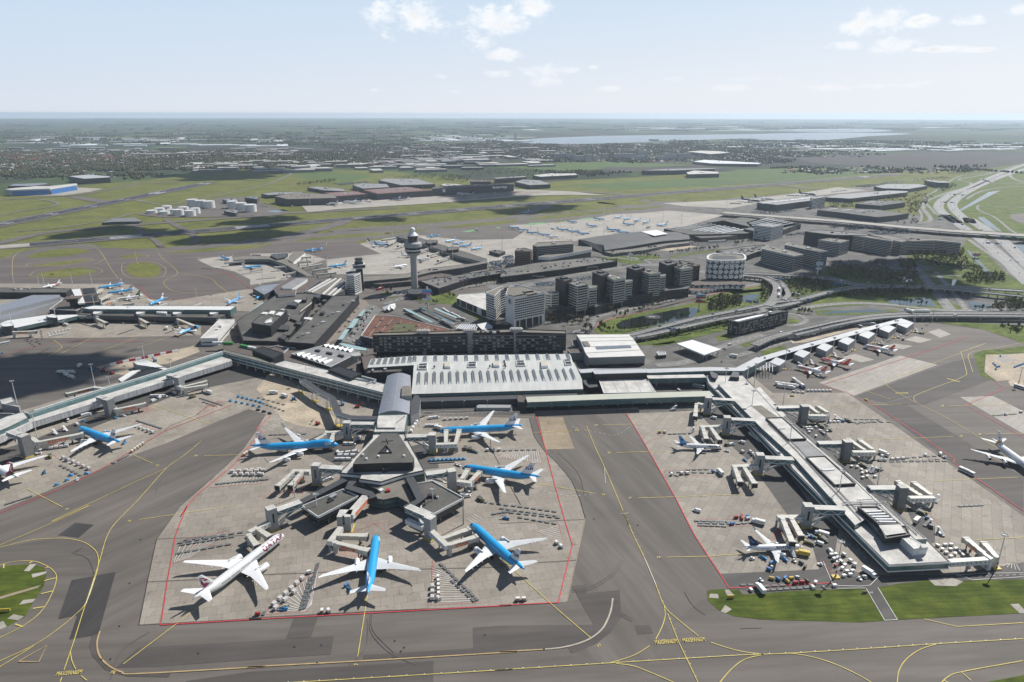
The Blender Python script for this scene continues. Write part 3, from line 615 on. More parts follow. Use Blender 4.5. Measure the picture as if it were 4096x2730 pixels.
# barrel vaulted link
vl=thing('terminal_link','grey barrel vaulted link between departure hall and hub pier','terminal building',G1("b1 1300 420"),0,None,True)
A=[G1("b1 1150 582",11),G1("b1 1230 238",11)];B=[G1("b1 1432 578",11),G1("b1 1446 236",11)]
b=MB();rings=[]
for k in range(2):
    rings.append([A[k].lerp(B[k],t)+Vector((0,0,3.4*math.sin(math.pi*t))) for t in [i/12 for i in range(13)]])
b.loft(rings,False,0);b.build('vaulted_roof',STEELB,vl,sm=True)
MB().prism([A[0],B[0],B[1],A[1]],0,11.05,0,top=False).build('wall',GREENGL,vl)
[MB().poly(r).build('gable',MGREY,vl) for r in rings]
b=MB();b.strip([rings[0][6]+Vector((0,0,.1)),rings[1][6]+Vector((0,0,.1))],.7);b.build('ridge_cap',MGREY,vl)
part_prism(vl,'stair_block',"b1 1365 330 1446 325 1446 412 1358 416",10,16,MGREY,ROOFGR)
part_prism(vl,'side_annex',"b1 1440 480 1480 400 1490 390 1530 440 1520 560 1440 600",0,9,MGREY,DARK)
# ================= departure hall, white roof with dormers ==================
hall=thing('terminal_hall','large white curved roof departure hall with two rows of roof dormers','terminal building',G1("b1 2000 300"),0,None,True)
Ls=[("b1 1450 400",9.8),("b1 1456 310",12.5),("b1 1464 205",15.),("b1 1470 122",16.3),("b1 1476 85",16.8),("b1 1478 57",16.9)]
Rs=[("b2 747 350",9.8),("b2 735 260",12.5),("b2 690 165",15.),("b2 650 100",16.3),("b2 637 55",16.8),("b2 622 35",16.9)]
Lp=[G1(a,z) for a,z in Ls];Rp=[G1(a,z) for a,z in Rs]
mroof=newmat('striped_white_roof',.42,.5);nt=mroof.node_tree
scalecol(mroof,(.50,.505,.475),mul(nt,noise_mul(nt,.06,.05,3,'World'),noise_mul(nt,.05,.6,1,'World',(1,.02,1)),brick_mul(nt,2.4,400,0,.94,1.06,.06,.8)))
b=MB();N_=40
b.loft([[Lp[k].lerp(Rp[k],i/N_) for i in range(N_+1)] for k in range(6)],False);b.build('roof',mroof,hall,sm=True)
wp=[Lp[0],Rp[0],Rp[1],Rp[2],Rp[3],Rp[5],Lp[5],Lp[3],Lp[2],Lp[1]]
b=MB();n=len(wp)
b.add([(p.x,p.y,0) for p in wp]+[(p.x,p.y,p.z-.3) for p in wp],[[i,(i+1)%n,n+(i+1)%n,n+i] for i in range(n)]);b.build('wall',DARK,hall)
fw=[Lp[0]+Vector((0,-.3,0)),Rp[0]+Vector((0,-.3,0))]
for z0,z1 in ((1,3.6),(4.4,6.6),(7.1,9)): MB().add([(fw[0].x,fw[0].y,z0),(fw[1].x,fw[1].y,z0),(fw[1].x,fw[1].y,z1),(fw[0].x,fw[0].y,z1)],[[0,1,2,3]]).build('window_band',GREENGL,hall)
def surf(k,t,u):   # point on hall roof between line k and k+1 (t) at u across
    return Lp[k].lerp(Rp[k],u).lerp(Lp[k+1].lerp(Rp[k+1],u),t)
def dormer(a,c,wd,dz,mside,mtop):
    # a front, c back (on the roof): wedge whose west face is glazed
    dirn=(c-a).normalized();q=Vector((dirn.y,-dirn.x,0)).normalized()
    v=[a-q*wd/2,a+q*wd/2,c+q*wd/2,c-q*wd/2,a.lerp(c,.12)-q*wd*.1+Vector((0,0,dz)),c-q*wd*.1+Vector((0,0,dz))]
    b=MB();b.add(v,[[0,1,4],[0,4,5,3],[2,3,5]],0);b.add(v,[[1,2,5,4]],1);b.m[1]=0
    return b.build('roof_dormer',[mtop,mside],hall)
for i in range(21):
    u=.035+i*.0462
    dormer(surf(0,.85,u),surf(1,.9,u),3.2,2.3,DARK,WHITE)
for i in range(16):
    u=.0+i*.0655
    dormer(surf(3,.25,u),surf(4,.65,u),4.2,2.4,DARK,WHITE)
# west extension strip of the upper roof band
E0=[G1("b1 1055 150",14.6),G1("b1 1062 130",15.6),G1("b1 1086 85",16.6)];E1=[Lp[3]+Vector((0,0,-.05)),Lp[3].lerp(Lp[4],.5),Lp[5]]
E0=[G1("b1 1053 165",14.8),G1("b1 1066 130",16.2),G1("b1 1088 86",16.8)];E1=[G1("b1 1468 140",16),G1("b1 1472 108",16.5),Lp[5]]
b=MB();b.loft([E0,E1],False);b.build('roof_extension',mroof,hall)
b=MB();b.add([E0[0],E1[0],E1[0]+Vector((0,0,-14)),E0[0]+Vector((0,0,-14))],[[0,1,2,3]]);b.add([E0[0],E0[2],(E0[2].x,E0[2].y,0),(E0[0].x,E0[0].y,0)],[[0,1,2,3]]);b.build('extension_wall',DARK,hall)
for i in range(7):
    u=(i+.45)/7.2
    dormer(E0[0].lerp(E1[0],u).lerp(E0[1].lerp(E1[1],u),.7),E0[1].lerp(E1[1],u).lerp(E0[2].lerp(E1[2],u),.8),4.2,2.4,DARK,WHITE)
for s,m,dz in (("b1 1512 135 1590 130 1585 178 1508 180",BLACK,.12),("b1 1955 118 2030 114 2025 158 1952 160",BLACK,.12),("b2 145 104 215 102 228 146 152 148",BLACK,.12),("b2 570 92 630 90 645 134 588 138",BLACK,.12)):
    P=[UN(n,15.9) for n in PX(s)]
    for p in P:p.z=0
    MB().ring(inset(ccw(P),-.3),.7,15.,17.).build('roof_opening_rim',OFFW,hall);MB().poly(ccw(P),16.75).build('roof_opening',BLACK,hall)
    for kk in range(3):
        q=P[0].lerp(P[1],(kk+.5)/3).lerp(P[3].lerp(P[2],(kk+.5)/3),.5);MB().box((q.x,q.y,16.76),(2.2,3.4,.6)).build('roof_plant',MGREY,hall)
for s in ("b1 1742 150 1745 110 1792 108 1797 150","b1 2180 138 2178 104 2230 100 2238 140","b2 372 146 365 94 405 92 432 140"): part_prism(hall,'roof_box',s,14,18,WHITE,BEIGE)
for s in ("b1 1652 160","b1 2150 155","b1 2283 130","b1 2290 155","b2 38 110","b2 45 140"): 
    p=G1(s,16.2);MB().tube(p,p+Vector((0,0,2)),.9,n=8).build('roof_vent',DARK,hall)
part_prism(hall,'front_annex',"b1 1485 470 1490 430 b2 690 385 700 420",0,6.5,DARK,DARK)
columns(hall,along(G("b1 1540 478 2352 445"),14)+along(G("b2 30 475 230 468"),14),6,.4,MGREY)
ea=bld('terminal_annex','black annex with long strip roof west of the white departure hall','terminal building',"b1 1045 215 1060 190 1362 175 1362 200",13,0,BLACK,ROOFD,None,.5,units=2)
# ================= black slab office with four concrete stair towers ==================
slab=bld('office_building','long black office slab with four concrete stair towers','office building',"a1 1098 1112 1110 1088 2340 1050 a2 590 1062 593 1090 a1 2340 1078",24.3,4,BLACK,ROOFGR,[(6,3.6,1.5)],.8,units=9,seed=5,glass=mat('tinted_glass',(.035,.037,.036),.1,var=.5,scale=.5,spec=.7))  # slab windows: near-black tinted glass, tone varied at random
P=G("a1 1098 1112 2340 1078 a2 593 1090",24.3);columns(slab,along(P,12),4,.6,DARK)
MB().prism(inset(ccw(G("a1 1098 1112 1110 1088 2340 1050 a2 590 1062 593 1090 a1 2340 1078",24.3)),3),0,4,0,top=False).build('ground_floor',BLACK,slab)
fd=(P[2]-P[0]).normalized();fn=Vector((fd.y,-fd.x,0))
for z in (5.2,8.8,12.4,16,19.6,23.2): MB().beam(Vector((P[0].x,P[0].y,z))+fn*.2,Vector((P[2].x,P[2].y,z))+fn*.2,.3,.45).build('floor_edge',GREY,slab)
blind=mat('window_blind',(.33,.32,.29),.7,var=.3,scale=.2)
rb=random.Random(3)
for z in (6,9.6,13.2,16.8,20.4):
    b=MB();s=3.
    while s<(P[2]-P[0]).length-6:
        if rb.random()<.5:
            q=P[0]+fd*s+fn*.25;b.add([(q.x,q.y,z+.2),((q+fd*3.3).x,(q+fd*3.3).y,z+.2),((q+fd*2.6).x,(q+fd*2.6).y,z+1.7),((q-fd*.7).x,(q-fd*.7).y,z+1.7)],[[0,1,2,3]])
        s+=5.
    b.build('window_blind_glazing',blind,slab)
for x0 in ("a1 1562","a1 1975","a1 2385"):
    p=G1(x0+(" 1270" if '1562' in x0 else " 1262" if '1975' in x0 else " 1250"))+fn*-.5
    b=MB();b.beam(p,p+Vector((0,0,24)),5.6,5.6);b.build('stair_tower',CONC,slab)
    q=p+Vector((0,0,24));b=MB();rg=[]
    for z,w in ((0,6.),(1.6,8.),(2.4,15.),(4.6,15.)): rg.append([q+fd*w/2*sx+fn*3.2*sy+Vector((0,0,z)) for sx,sy in ((-1,1),(1,1),(1,-1),(-1,-1))])
    b.loft(rg);b.build('stair_tower_head',CONC,slab)
    for kk in range(4):
        c=q+fd*(kk-1.5)*3.2+Vector((0,0,4.6));MB().tube(c,c+Vector((0,0,1.2)),1.1,n=10).build('roof_fan',OFFW,slab)
# ================= red brown plaza roof ==================
pl=thing('plaza_roof','reddish brown wedge shaped plaza roof with pale seams and roof lights','plaza building',G1("a1 1300 1050"),0,None,True)
ps="a1 995 1112 1120 930 1310 937 1900 1082 1650 1100 1110 1140"
part_prism(pl,'roof',ps,0,10,DARK,mat('red_brown_roof',(.13,.05,.028),.8,var=.35,scale=.03,coord='World',var2=.25,scale2=.15))
MB().ring(inset(ccw(G(ps,10)),-.15),.6,9.6,10.7).build('parapet',OFFW,pl)
PQ=[G1("a1 995 1112",10),G1("a1 1120 930",10),G1("a1 1900 1082",10),G1("a1 1110 1140",10)]
b=MB()
for i in range(1,9):
    u=i/9
    a=PQ[1].lerp(PQ[2],u*.97);c=PQ[0].lerp(G1("a1 1650 1100",10),u)
    b.strip([a+Vector((0,0,.12)),c+Vector((0,0,.12))],.5)
for i in range(1,5):
    u=i/5;a=PQ[1].lerp(PQ[0],u);c=PQ[2].lerp(G1("a1 1700 1095",10),u);b.strip([a+Vector((0,0,.16)),c+Vector((0,0,.16))],.2)
b.build('roof_seam',BEIGE,pl)
for i in range(1,9):
    for j in range(1,5):
        if (i+j)%2: continue
        u,v=i/9,j/5;a=PQ[1].lerp(PQ[2],u*.97).lerp(PQ[0].lerp(G1("a1 1650 1100",10),u),v)
        MB().box((a.x,a.y,10.1),(4,2.4,.9),.6,taper=.6).build('roof_light',GLASS,pl)
b=MB();b.poly(smooth(G("a1 1260 1080 1290 1010 1400 1000 1480 1010 1500 1050 1380 1085",10),4,True),10.14);b.build('green_planting',mat('sedum',(.08,.08,.03),.9,var=.3,scale=.1,coord='World'),pl)
# ================= control tower ==================
tw=thing('control_tower','tall slender control tower with wide round cab and white dome','control tower',G1("a1 1475 690"),0,None,True)
tp=G1("a1 1475 690");tp.z=0
MB().lathe(tp,[(0,5.6),(30,5.2),(54,5.2)],28).build('shaft',CONC,tw,sm=True)
MB().lathe(tp,[(54,5.2),(55,9),(59.5,11.2)],28).build('flared_collar',CONC,tw)
MB().lathe(tp,[(59.5,12),(62.5,12.4)],28).build('lower_glass_band',GLASS,tw);MB().lathe(tp,[(62.5,12.8),(64.5,13.1)],28).build('white_ring',OFFW,tw);MB().lathe(tp,[(64.5,12.8),(68,13.4)],28).build('lower_glass_band',GLASS,tw)
MB().lathe(tp,[(68,13.6),(69,14),(74,13.6),(75,12),(76,8)],28).build('upper_deck',MGREY,tw)
MB().lathe(tp,[(76,7.2),(79,7.2)],24).build('cab_base',DARK,tw);MB().lathe(tp,[(79,7.2),(85.5,8.4)],24).build('cab_glass',GLASS,tw)
MB().lathe(tp,[(85.5,8.6),(86.5,8.8),(88.5,6.5),(91,4.4),(91,0)],24).build('cab_roof',OFFW,tw)
MB().lathe(tp,[(91,3.6)]+[(94.3+4.2*math.sin(t),4.4*math.cos(t)) for t in [(-.8+i*.297) for i in range(9)]],20).build('radar_dome',OFFW,tw,sm=False)
for i in range(14):
    a=i*2*math.pi/14;q=tp+Vector((13.8*math.cos(a),13.8*math.sin(a),75));MB().tube(q,q+Vector((0,0,2.2)),.12,n=4).build('mast',MGREY,tw)
bld('tower_base_building','dark block at the foot of the control tower','building',"a1 1405 705 1440 685 1560 690 1600 712 1500 740 1420 735",8,0,BLACK,DARK,None,.4)
# old tower with white office
ow=bld('office_building','white striped office block beside the old control tower','office building',"a1 852 545 905 512 1008 512 985 548 930 572 860 565",31,0,OFFW,ROOFG,[(3.2,3,1.35)],.7,seed=2,units=1)
ot=thing('control_tower','short black control tower with square stepped decks behind striped office','control tower',G1("a1 990 700"),0,None,True)
q=G1("a1 990 705");q.z=0
MB().box(q,(9,9,39),.4).build('shaft',BLACK,ot)
for z,w,h,m in ((36.5,18,1,OFFW),(38,17,3,DARK),(41.5,19,1.2,OFFW),(43,12,3,BLACK)): MB().box((q.x,q.y,z),(w,w*.8,h),.4,0).build('deck',m,ot)
MB().lathe((q.x,q.y,46),[(0,5),(4.5,6.4)],8).build('cab_glass',GREENGL,ot);MB().lathe((q.x,q.y,50.5),[(0,6.7),(1,6.6),(1.6,0)],8).build('cab_roof',BLACK,ot)
for i in range(6): a=q+Vector((4*math.cos(i),4*math.sin(i),52));MB().tube(a,a+Vector((0,0,4)),.12,n=4).build('antenna',MGREY,ot)
# ================= dark roofed old terminal ==================
t1=bld('terminal_building','long low terminal with dark flat roof along the car forecourt','terminal building',"a1 325 1172 742 757 974 748 578 1188",14,0,BLACK,ROOFD,None,.6,seed=1)
for s in ("a1 520 950 790 940","a1 470 1058 700 1050","a1 620 855 860 848"):
    b=MB();b.strip(G(s,14.15),.7);b.build('roof_seam',DARK,t1)
for i in range(12): q=G1('a1 %d %d'%(430+i*45,1130-i*32+(i%3)*14),14);MB().box(q,(3+i%3,2,1+i%2),.6).build('roof_unit',(DARK,MGREY,OFFW)[i%3],t1)
part_prism(t1,'roof_box',"a1 625 905 640 893 668 893 655 915",14,17,BLACK);part_prism(t1,'skylight_strip',"a1 450 895 455 885 555 808 550 818",14,15.2,BEIGE)
t2=bld('terminal_building','stepped terminal roof crowded with black plant boxes','terminal building',"a1 -120 985 240 745 598 728 330 1170 -60 1160",11,0,BLACK,ROOFD,None,.5,units=16,seed=12)
for i,s in enumerate(("a1 330 835 350 815 430 815 410 845","a1 395 790 430 765 510 755 500 790","a1 565 760 590 742 635 740 615 775","a1 355 955 400 930 470 930 440 985","a1 395 1000 420 985 470 988 450 1015","a1 560 960 580 945 620 945 600 970","a1 250 1055 280 1015 350 1020 340 1060","a1 290 1100 320 1075 380 1080 350 1108","a1 250 1125 290 1105 330 1110 310 1150","a1 605 835 620 820 640 822 630 840","a1 640 800 660 785 690 790 670 805")): part_prism(t2,'plant_box',s,11,15.5 if i<3 else 14,BLACK,ROOFD if i%2 else DARK)
for s in ("a1 480 960 490 945 560 950 540 968","a1 390 800 440 770 495 765 430 815"): part_prism(t2,'air_duct',s,14,15.4,OFFW)
nb=bld('terminal_building','black upper block with white company lettering on its long wall','terminal building',"a1 12 1003 135 893 332 890 185 1030",24,11,BLACK,ROOFD,None,.6,units=0,seed=4)
e=G("a1 332 890 185 1030",24);dr=(e[1]-e[0]).normalized();no=Vector((-dr.y,dr.x,0))
if no.y>0: no=-no
xd=-dr if False else dr
text_on(nb,'lettering','Schiphol',e[0].lerp(e[1],.27)+no*.35+Vector((0,0,-4.2)),-dr if dr.x<0 else dr,(0,0,1),6.5,WHITE,.06)
for s in ("a1 130 1000 150 970 190 965 200 990","a1 225 925 260 900 300 902 270 930","a1 160 915 185 890 225 890 205 918","a1 95 915 120 900 160 902 140 918"): part_prism(nb,'roof_plant',s,24,25.6,OFFW if s!='x' else DARK)
for k in range(7):
    p=G1("a1 %d %d"%(140+k*9,1000-k*5),24);MB().tube(p,p+Vector((0,0,2.4)),.9,n=8).build('roof_fan',OFFW,nb)
bn=bld('terminal_building','brown roofed terminal wing around a white walled inner block','terminal building',"a1 205 688 355 592 560 582 632 612 470 728 240 742",12,0,DARK,ROOFB,None,.5,trim=STEELB)
part_prism(bn,'inner_block',"a1 285 668 415 597 512 600 500 612 375 692 290 690",12,16.5,OFFW,ROOFG);part_prism(bn,'low_block',"a1 243 725 275 698 412 698 405 740 250 752",12,14.5,OFFW,ROOFB)
bs=bld('terminal_building','grey terminal roof crossed by long white ridge strips','terminal building',"a1 480 722 690 600 850 598 850 700 745 760 610 740",12,0,DARK,ROOFGR,None,.4)
for s in ("a1 520 718 720 605","a1 550 725 770 602","a1 650 745 812 602","a1 740 758 845 665","a1 700 752 850 625"):
    g2=G(s,12.2);MB().beam(g2[0]+Vector((0,0,.6)),g2[1]+Vector((0,0,.6)),2.2,1.4).build('roof_ridge',OFFW,bs)
bld('lounge_hall','low blue grey folded metal roof at the edge of the old terminal','hall',"a1 22 690 110 660 300 640 330 660 210 705 125 748",8,0,DARK,STEELB,None,.3)
gg=bld('glass_canopy','pale green glass roof strip beside the airside road','glass roof',"a1 -115 985 108 815 192 815 -60 990",7,5.8,PALEGL,PALEGL,None,0)
part_prism(gg,'solar_panel',"a1 -95 975 -50 938 10 938 -35 978",7.02,7.2,STEELB);columns(gg,G("a1 -100 980 -20 920 60 850 100 820",6),5.8,.3)
wb=bld('white_pavilion','white flat roofed pavilion beside the sand yard','building',"a0 1795 1140 1965 968 2100 968 1952 1138",9,0,OFFW,ROOFW,[(3,10,1.4)],.4,units=3,unitm=OFFW,seed=8)
st=bld('terminal_annex','light grey roof with two rows of saw tooth skylights','terminal building',"a1 368 1275 690 1190 985 1258 722 1392",10,0,DARK,ROOFG,None,.5,trim=OFFW)
for i in range(6):
    u=(i+.5)/6.4
    for (a,c) in (("a1 395 1282 700 1372","a1 470 1262 790 1345"),("a1 640 1205 920 1265","a1 690 1192 965 1248")):
        A,C=G(a,10),G(c,10);p,r=A[0].lerp(A[1],u),C[0].lerp(C[1],u);d=(A[1]-A[0]).normalized()*3.2
        b=MB();v=[p-d,p+d,r+d*.2+Vector((0,0,0)),p+Vector((0,0,2.4)),r+Vector((0,0,2.0))];b.add(v,[[0,1,3]],1);b.add(v,[[0,3,4],[1,2,4,3]],0);b.build('saw_tooth_skylight',[WHITE,GREENGL],st)
for s in ("a1 580 1240 590 1232 632 1238 620 1250","a1 680 1262 690 1252 740 1262 730 1274","a1 785 1285 795 1275 845 1285 835 1296"): part_prism(st,'roof_unit',s,10,11.6,BLACK)
for lab,s,h in (('black windowless roof box on the airside terrace','a1 18 1243 112 1213 300 1268 208 1318',17),('black flat roof box above the glazed airside gallery','a1 700 1412 800 1383 1005 1452 908 1492',16)): bld('plant_building',lab,'plant room',s,h,7,BLACK,BLACK,None,.3)
tr=bld('terminal_terrace','dusty brown flat roof terrace between gallery and black roof box','terrace',"a1 -240 1180 300 1180 330 1195 560 1215 370 1280 700 1400 990 1480 1230 1400 1100 1280 1000 1300 1060 1560 250 1390 -240 1270",7,0,DARK,ROOFB,None,.3)
for k,s in enumerate(("a1 170 1220 260 1200","a1 250 1210 410 1225","a1 300 1270 370 1205","a1 330 1190 400 1180")):
    g2=G(s,8);MB().beam(g2[0],g2[1],1.2,1.2).build('air_duct',STEEL,tr)
for k,(s,m) in enumerate((("a0 1905 1180 1995 1178",OFFW),("a0 1995 1180 2090 1182",GREENP),("a0 2155 1200 2225 1215",GREENP),("a0 2225 1216 2290 1228",OFFW))):
    g2=G(s,8.6);o=MB().beam(g2[0],g2[1],3,2.6).build('site_cabin',m,None);tag(o,('white' if m is OFFW else 'green')+' site cabin on the brown terrace roof, '+('nearer the white pavilion' if k<2 else 'by the black roof box'),'cabin','site cabins on the terrace')
ga=thing('terminal_gallery','long glazed airside gallery with white roof strip on slim columns','terminal gallery',G1("b1 600 300"),0,None,True)
gs="b1 -230 10 0 62 235 130 320 104 700 188 1212 312 1195 392 230 150 0 92 -240 30"
part_prism(ga,'gallery_body',gs,5,13,GREENGL,ROOFW,.5);part_prism(ga,'gallery_terrace',"b1 -230 10 0 62 235 130 225 150 0 92 -240 30",13,13.1,ROOFGR)
f1=G("b1 -240 30 0 92 230 150 1195 392",13)
for z in (5.3,8.8,12.4):
    for a,c in zip(f1,f1[1:]): MB().beam((a.x,a.y-.2,z),(c.x,c.y-.2,z),.5,.7).build('white_fascia',OFFW,ga)
for p in along(f1,9): MB().beam((p.x,p.y-.3,5.3),(p.x,p.y-.3,12.4),.18).build('glazing_post',OFFW,ga)
for p in along(f1,13):
    MB().tube((p.x,p.y+1,0),(p.x,p.y+1,5),.35,n=6,cap=False).build('column',OFFW,ga);MB().beam((p.x,p.y+1,.5),(p.x+5,p.y-1,5),.3).build('brace',OFFW,ga)
dv=G("b1 930 280 1050 310 1150 290",13.3)
for s in ("b1 915 258 1130 300","b1 990 240 1130 275","b1 1050 310 1130 285","b1 960 262 1080 290"):
    g2=G(s,13.6);MB().beam(g2[0],g2[1],1.4,1.2).build('air_duct',STEEL,ga)
hc=thing('helipad_cone','small round concrete mushroom structure on the airside roof','roof structure',G1("b1 955 160"),0,None,True)
MB().lathe(G1("b1 958 165"),[(7,2.4),(12,2.4),(14,5.5),(15.5,5.5),(15.5,0)],16).build('cone',CONC,hc)
# forecourt canopies
for lab,s in (('pale green glass canopy over the drop off road, nearest the old terminal','a1 785 1145 850 1052 890 1052 830 1145'),('blue tinted glass canopy in the middle of the drop off road','a1 870 1042 930 958 980 955 920 1040'),('glass canopy at the far end of the drop off road','a1 960 935 1010 875 1040 872 1000 935'),('curved pale green canopy in front of the saw tooth roof','a1 790 1182 830 1176 1050 1222 1040 1245 900 1230')):
    o=bld('glass_canopy',lab,'glass canopy',s,6,5.3,PALEGL,PALEGL,None,0);columns(o,along(ccw(G(s,6)),14),5.3,.2)
# bus station canopies
for k,(s,m) in enumerate((("a1 1390 880 1420 870 1650 985 1620 990",PALEGL),("a1 1510 852 1535 850 1830 985 1800 990",GREENGL),("a1 1640 865 1665 858 1870 945 1840 950",PALEGL),("a1 1700 960 1730 955 1850 1000 1820 1010",STEELB))):
    o=bld('bus_station_canopy',('long glazed bus station canopy beside the plaza roof','long dark glass canopy in the middle of the bus station','pale canopy on the far side of the bus station','short blue grey canopy at the end of the bus station')[k],'canopy',s,5,4.6,m,m,None,0);columns(o,along(ccw(G(s,5)),15),4.6,.2)
rs=bld('station_canopy','white ribbed canopy roof near the plaza corner','canopy',"a1 1830 1030 1900 1000 2065 1005 2050 1025 1900 1050",6,5,OFFW,STEELB,None,.2)
for i in range(9):
    a=G1("a1 %d 1045"%(1850+i*22),6.2);c=G1("a1 %d 1008"%(1890+i*20),6.2);MB().beam(a,c,.9,.3).build('roof_rib',WHITE,rs)
bld('station_hall','grey flat roofed hall between bus station and tall white hotel','hall',"a1 2025 1005 2120 985 2180 1020 2170 1045 2080 1058",7,0,DARK,OFFW,None,.3);bld('link_building','dark glass link running to the white hotel','building',"a1 2180 1005 2150 985 2352 945 a2 100 970 90 1010",8,0,BLACK,GLASS,None,.3)
tent=thing('tent_roof','white and red peaked fabric tent beside the plaza roof','tent',G1("a1 1250 870"),0,None,True)
tq=G("a1 1185 875 1230 855 1300 838 1310 860 1270 880 1230 885",3)
cc_=sum(tq,Vector())/6;b=MB()
for i in range(6):
    a,c=tq[i],tq[(i+1)%6];m=a.lerp(c,.5)+Vector((0,0,-1));hi=cc_+Vector((0,0,6));b.add([a+Vector((0,0,3)),m,hi],[[0,1,2]],0);b.add([m,c+Vector((0,0,3)),hi],[[0,1,2]],1 if i==0 else 0)
b.build('fabric',[WHITE,RED],tent)
# ================= hotels and office towers ==================
ht=thing('hotel','tall white hotel block with dark window rows and round wall emblem','hotel',G1("a2 200 950"),0,None,True)
hr_="a2 45 738 160 668 405 710 398 725 122 765"
hr_="a2 48 745 122 768 403 716 322 690 300 690 200 665 70 680"
def ribbon(o,s,h,zs,mw,mg,z0=0,roof=None,pp=.8):
    part_prism(o,'wall',s,z0,h,mw,roof or ROOFG,pp);part_bands(o,s,h,zs,mg)
part_prism(ht,'wall',hr_,0,43.5,OFFW,ROOFGR,1.);e=G("a2 122 768 403 716",43.5)
d=(e[1]-e[0]);L=d.length;d/=L;no=Vector((d.y,-d.x,0))
for k in range(9):
    z=15+k*3.05;a=e[0]+d*1.5+no*.12;c=e[0]+d*(L-1.5)+no*.12;MB().add([(a.x,a.y,z),(c.x,c.y,z),(c.x,c.y,z+1.5),(a.x,a.y,z+1.5)],[[0,1,2,3]]).build('window_band',GLASS,ht)
    nn=int(L/3.2);b=MB()
    for i in range(1,nn): p=e[0]+d*(i*L/nn)+no*.2;b.beam((p.x,p.y,z),(p.x,p.y,z+1.5),.5,.2)
    b.build('window_mullion',OFFW,ht)
a=e[0]+d*4+no*.15;c=e[0]+d*(L-5)+no*.15;MB().add([(a.x,a.y,.5),(c.x,c.y,.5),(c.x,c.y,12.5),(a.x,a.y,12.5)],[[0,1,2,3]]).build('entrance_glazing',GLASS,ht)
for k in range(4): p=a.lerp(c,(k+.5)/4)+no*.5;MB().beam((p.x,p.y,0),(p.x,p.y,12.5),1.3).build('entrance_column',OFFW,ht)
part_prism(ht,'entrance_canopy',[G1("a2 225 990"),G1("a2 235 1000"),G1("a2 300 992"),G1("a2 290 978")],4.6,5.2,OFFW)
w=G("a2 48 745 122 768",43.5);wd=(w[1]-w[0]).normalized();wn=Vector((wd.y,-wd.x,0))
if wn.y>0: wn=-wn
wc=w[0].lerp(w[1],.52)+wn*.15;wc.z=37
b=MB();n=24
for i in range(n):
    t0,t1_=2*math.pi*i/n,2*math.pi*(i+1)/n
    v=[]
    for rr in (2.6,3.3):
        for t in (t0,t1_): v.append((wc.x+wd.x*rr*math.cos(t),wc.y+wd.y*rr*math.cos(t),wc.z+rr*math.sin(t)))
    b.add(v,[[0,1,3,2]])
b.build('emblem_ring',BLACK,ht);text_on(ht,'emblem_letter','S',wc,wd,(0,0,1),4.8,BLACK,.08)
for s in ("a2 70 735 120 750 230 725 180 715","a2 200 700 210 712 300 700 290 690","a2 240 730 250 738 330 720 322 712"): part_prism(ht,'roof_plant',s,43.5,45.5,DARK,ROOFGR)
hw=bld('hotel','lower white hotel wing with dark horizontal windows beside the emblem tower','hotel',"a1 2112 725 2260 662 2352 640 a2 60 632 330 695 140 650 a1 2240 700 2190 752",38,4,OFFW,ROOFGR,[(6,3.2,1.6)],1.,units=3,seed=9)
bp=bld('parking_garage','white roofed parking deck screened by dark advertising panels','car park',"a1 1850 775 1880 740 2110 720 2170 800 2150 900",10,0,OFFW,ROOFW,None,1.)
e=G("a1 1850 775 2150 900",10)
for i,(u,v,m) in enumerate(((.02,.1,BLACK),(.14,.3,DARK),(.33,.5,mat('purple_poster',(.035,.018,.03),.6)),(.53,.62,BLACK),(.64,.75,OFFW),(.77,.95,BLACK))):
    a,c=e[0].lerp(e[1],u),e[0].lerp(e[1],v);MB().beam((a.x-.3,a.y-.6,6),(c.x-.3,c.y-.6,6),.3,9).build('advertising_panel',m,bp)
WT=mat('pale_green_facade',(.40,.42,.385),.45,var=.12,scale=.3)
def wtc(lab,front,core,h,hc,back=None,seed=1):
    o=bld('office_tower',lab,'office tower',front,h,9,WT,ROOFGR,[(10,3.5,1.9)],.8,units=3,seed=seed)
    part_prism(o,'service_core',core,0,hc,BLACK,DARK,.6)
    P=ccw(G(core,hc));c=sum(P,Vector())/len(P);MB().box((c.x,c.y,hc),(9,7,2.6),.5).build('roof_plant',DARK,o)
    F_=ccw(G(front,h));c=sum(F_,Vector())/len(F_)
    for p in sorted(F_,key=lambda p:p.y)[:3]:
        q=p.lerp(c,.2);MB().beam((q.x,q.y,0),(q.x,q.y,9),.9).build('stilt',CONC,o)
    if back: part_prism(o,'side_wing',back,9,h-7,WT,ROOFGR,.5);part_bands(o,back,h-7,[(10+3.5*k,11.9+3.5*k) for k in range(int((h-18)/3.5))])
    return o
wtc('first glass banded office tower east of the white hotel',"a2 593 625 690 605 788 645 692 664","a2 495 592 555 572 645 598 585 618",44,48,"a2 790 650 865 655 868 670 800 680",1)
wtc('second glass banded office tower with slanted stilts by the pond',"a2 930 572 1032 555 1122 588 1020 606","a2 825 537 895 512 975 545 905 571",43,48,"a2 1120 605 1180 600 1186 612 1122 622",2)
wtc('third glass banded office tower, widest of the row of four',"a2 1240 520 1337 510 1437 540 1340 551","a2 1132 492 1215 467 1298 495 1215 520",43,48,"a2 1430 555 1482 550 1484 565 1430 572",3)
wtc('fourth glass banded office tower next to the patterned round hotel',"a2 1530 476 1635 463 1725 492 1620 506","a2 1422 443 1512 418 1590 450 1500 476",40,45,None,4)
bld('office_tower','low pale green office block wedged between white hotel and first tower','office tower',"a2 398 715 440 705 528 715 525 728 460 735 405 730",31,9,WT,ROOFGR,[(10,3.5,1.9)],.8,units=2,seed=6)
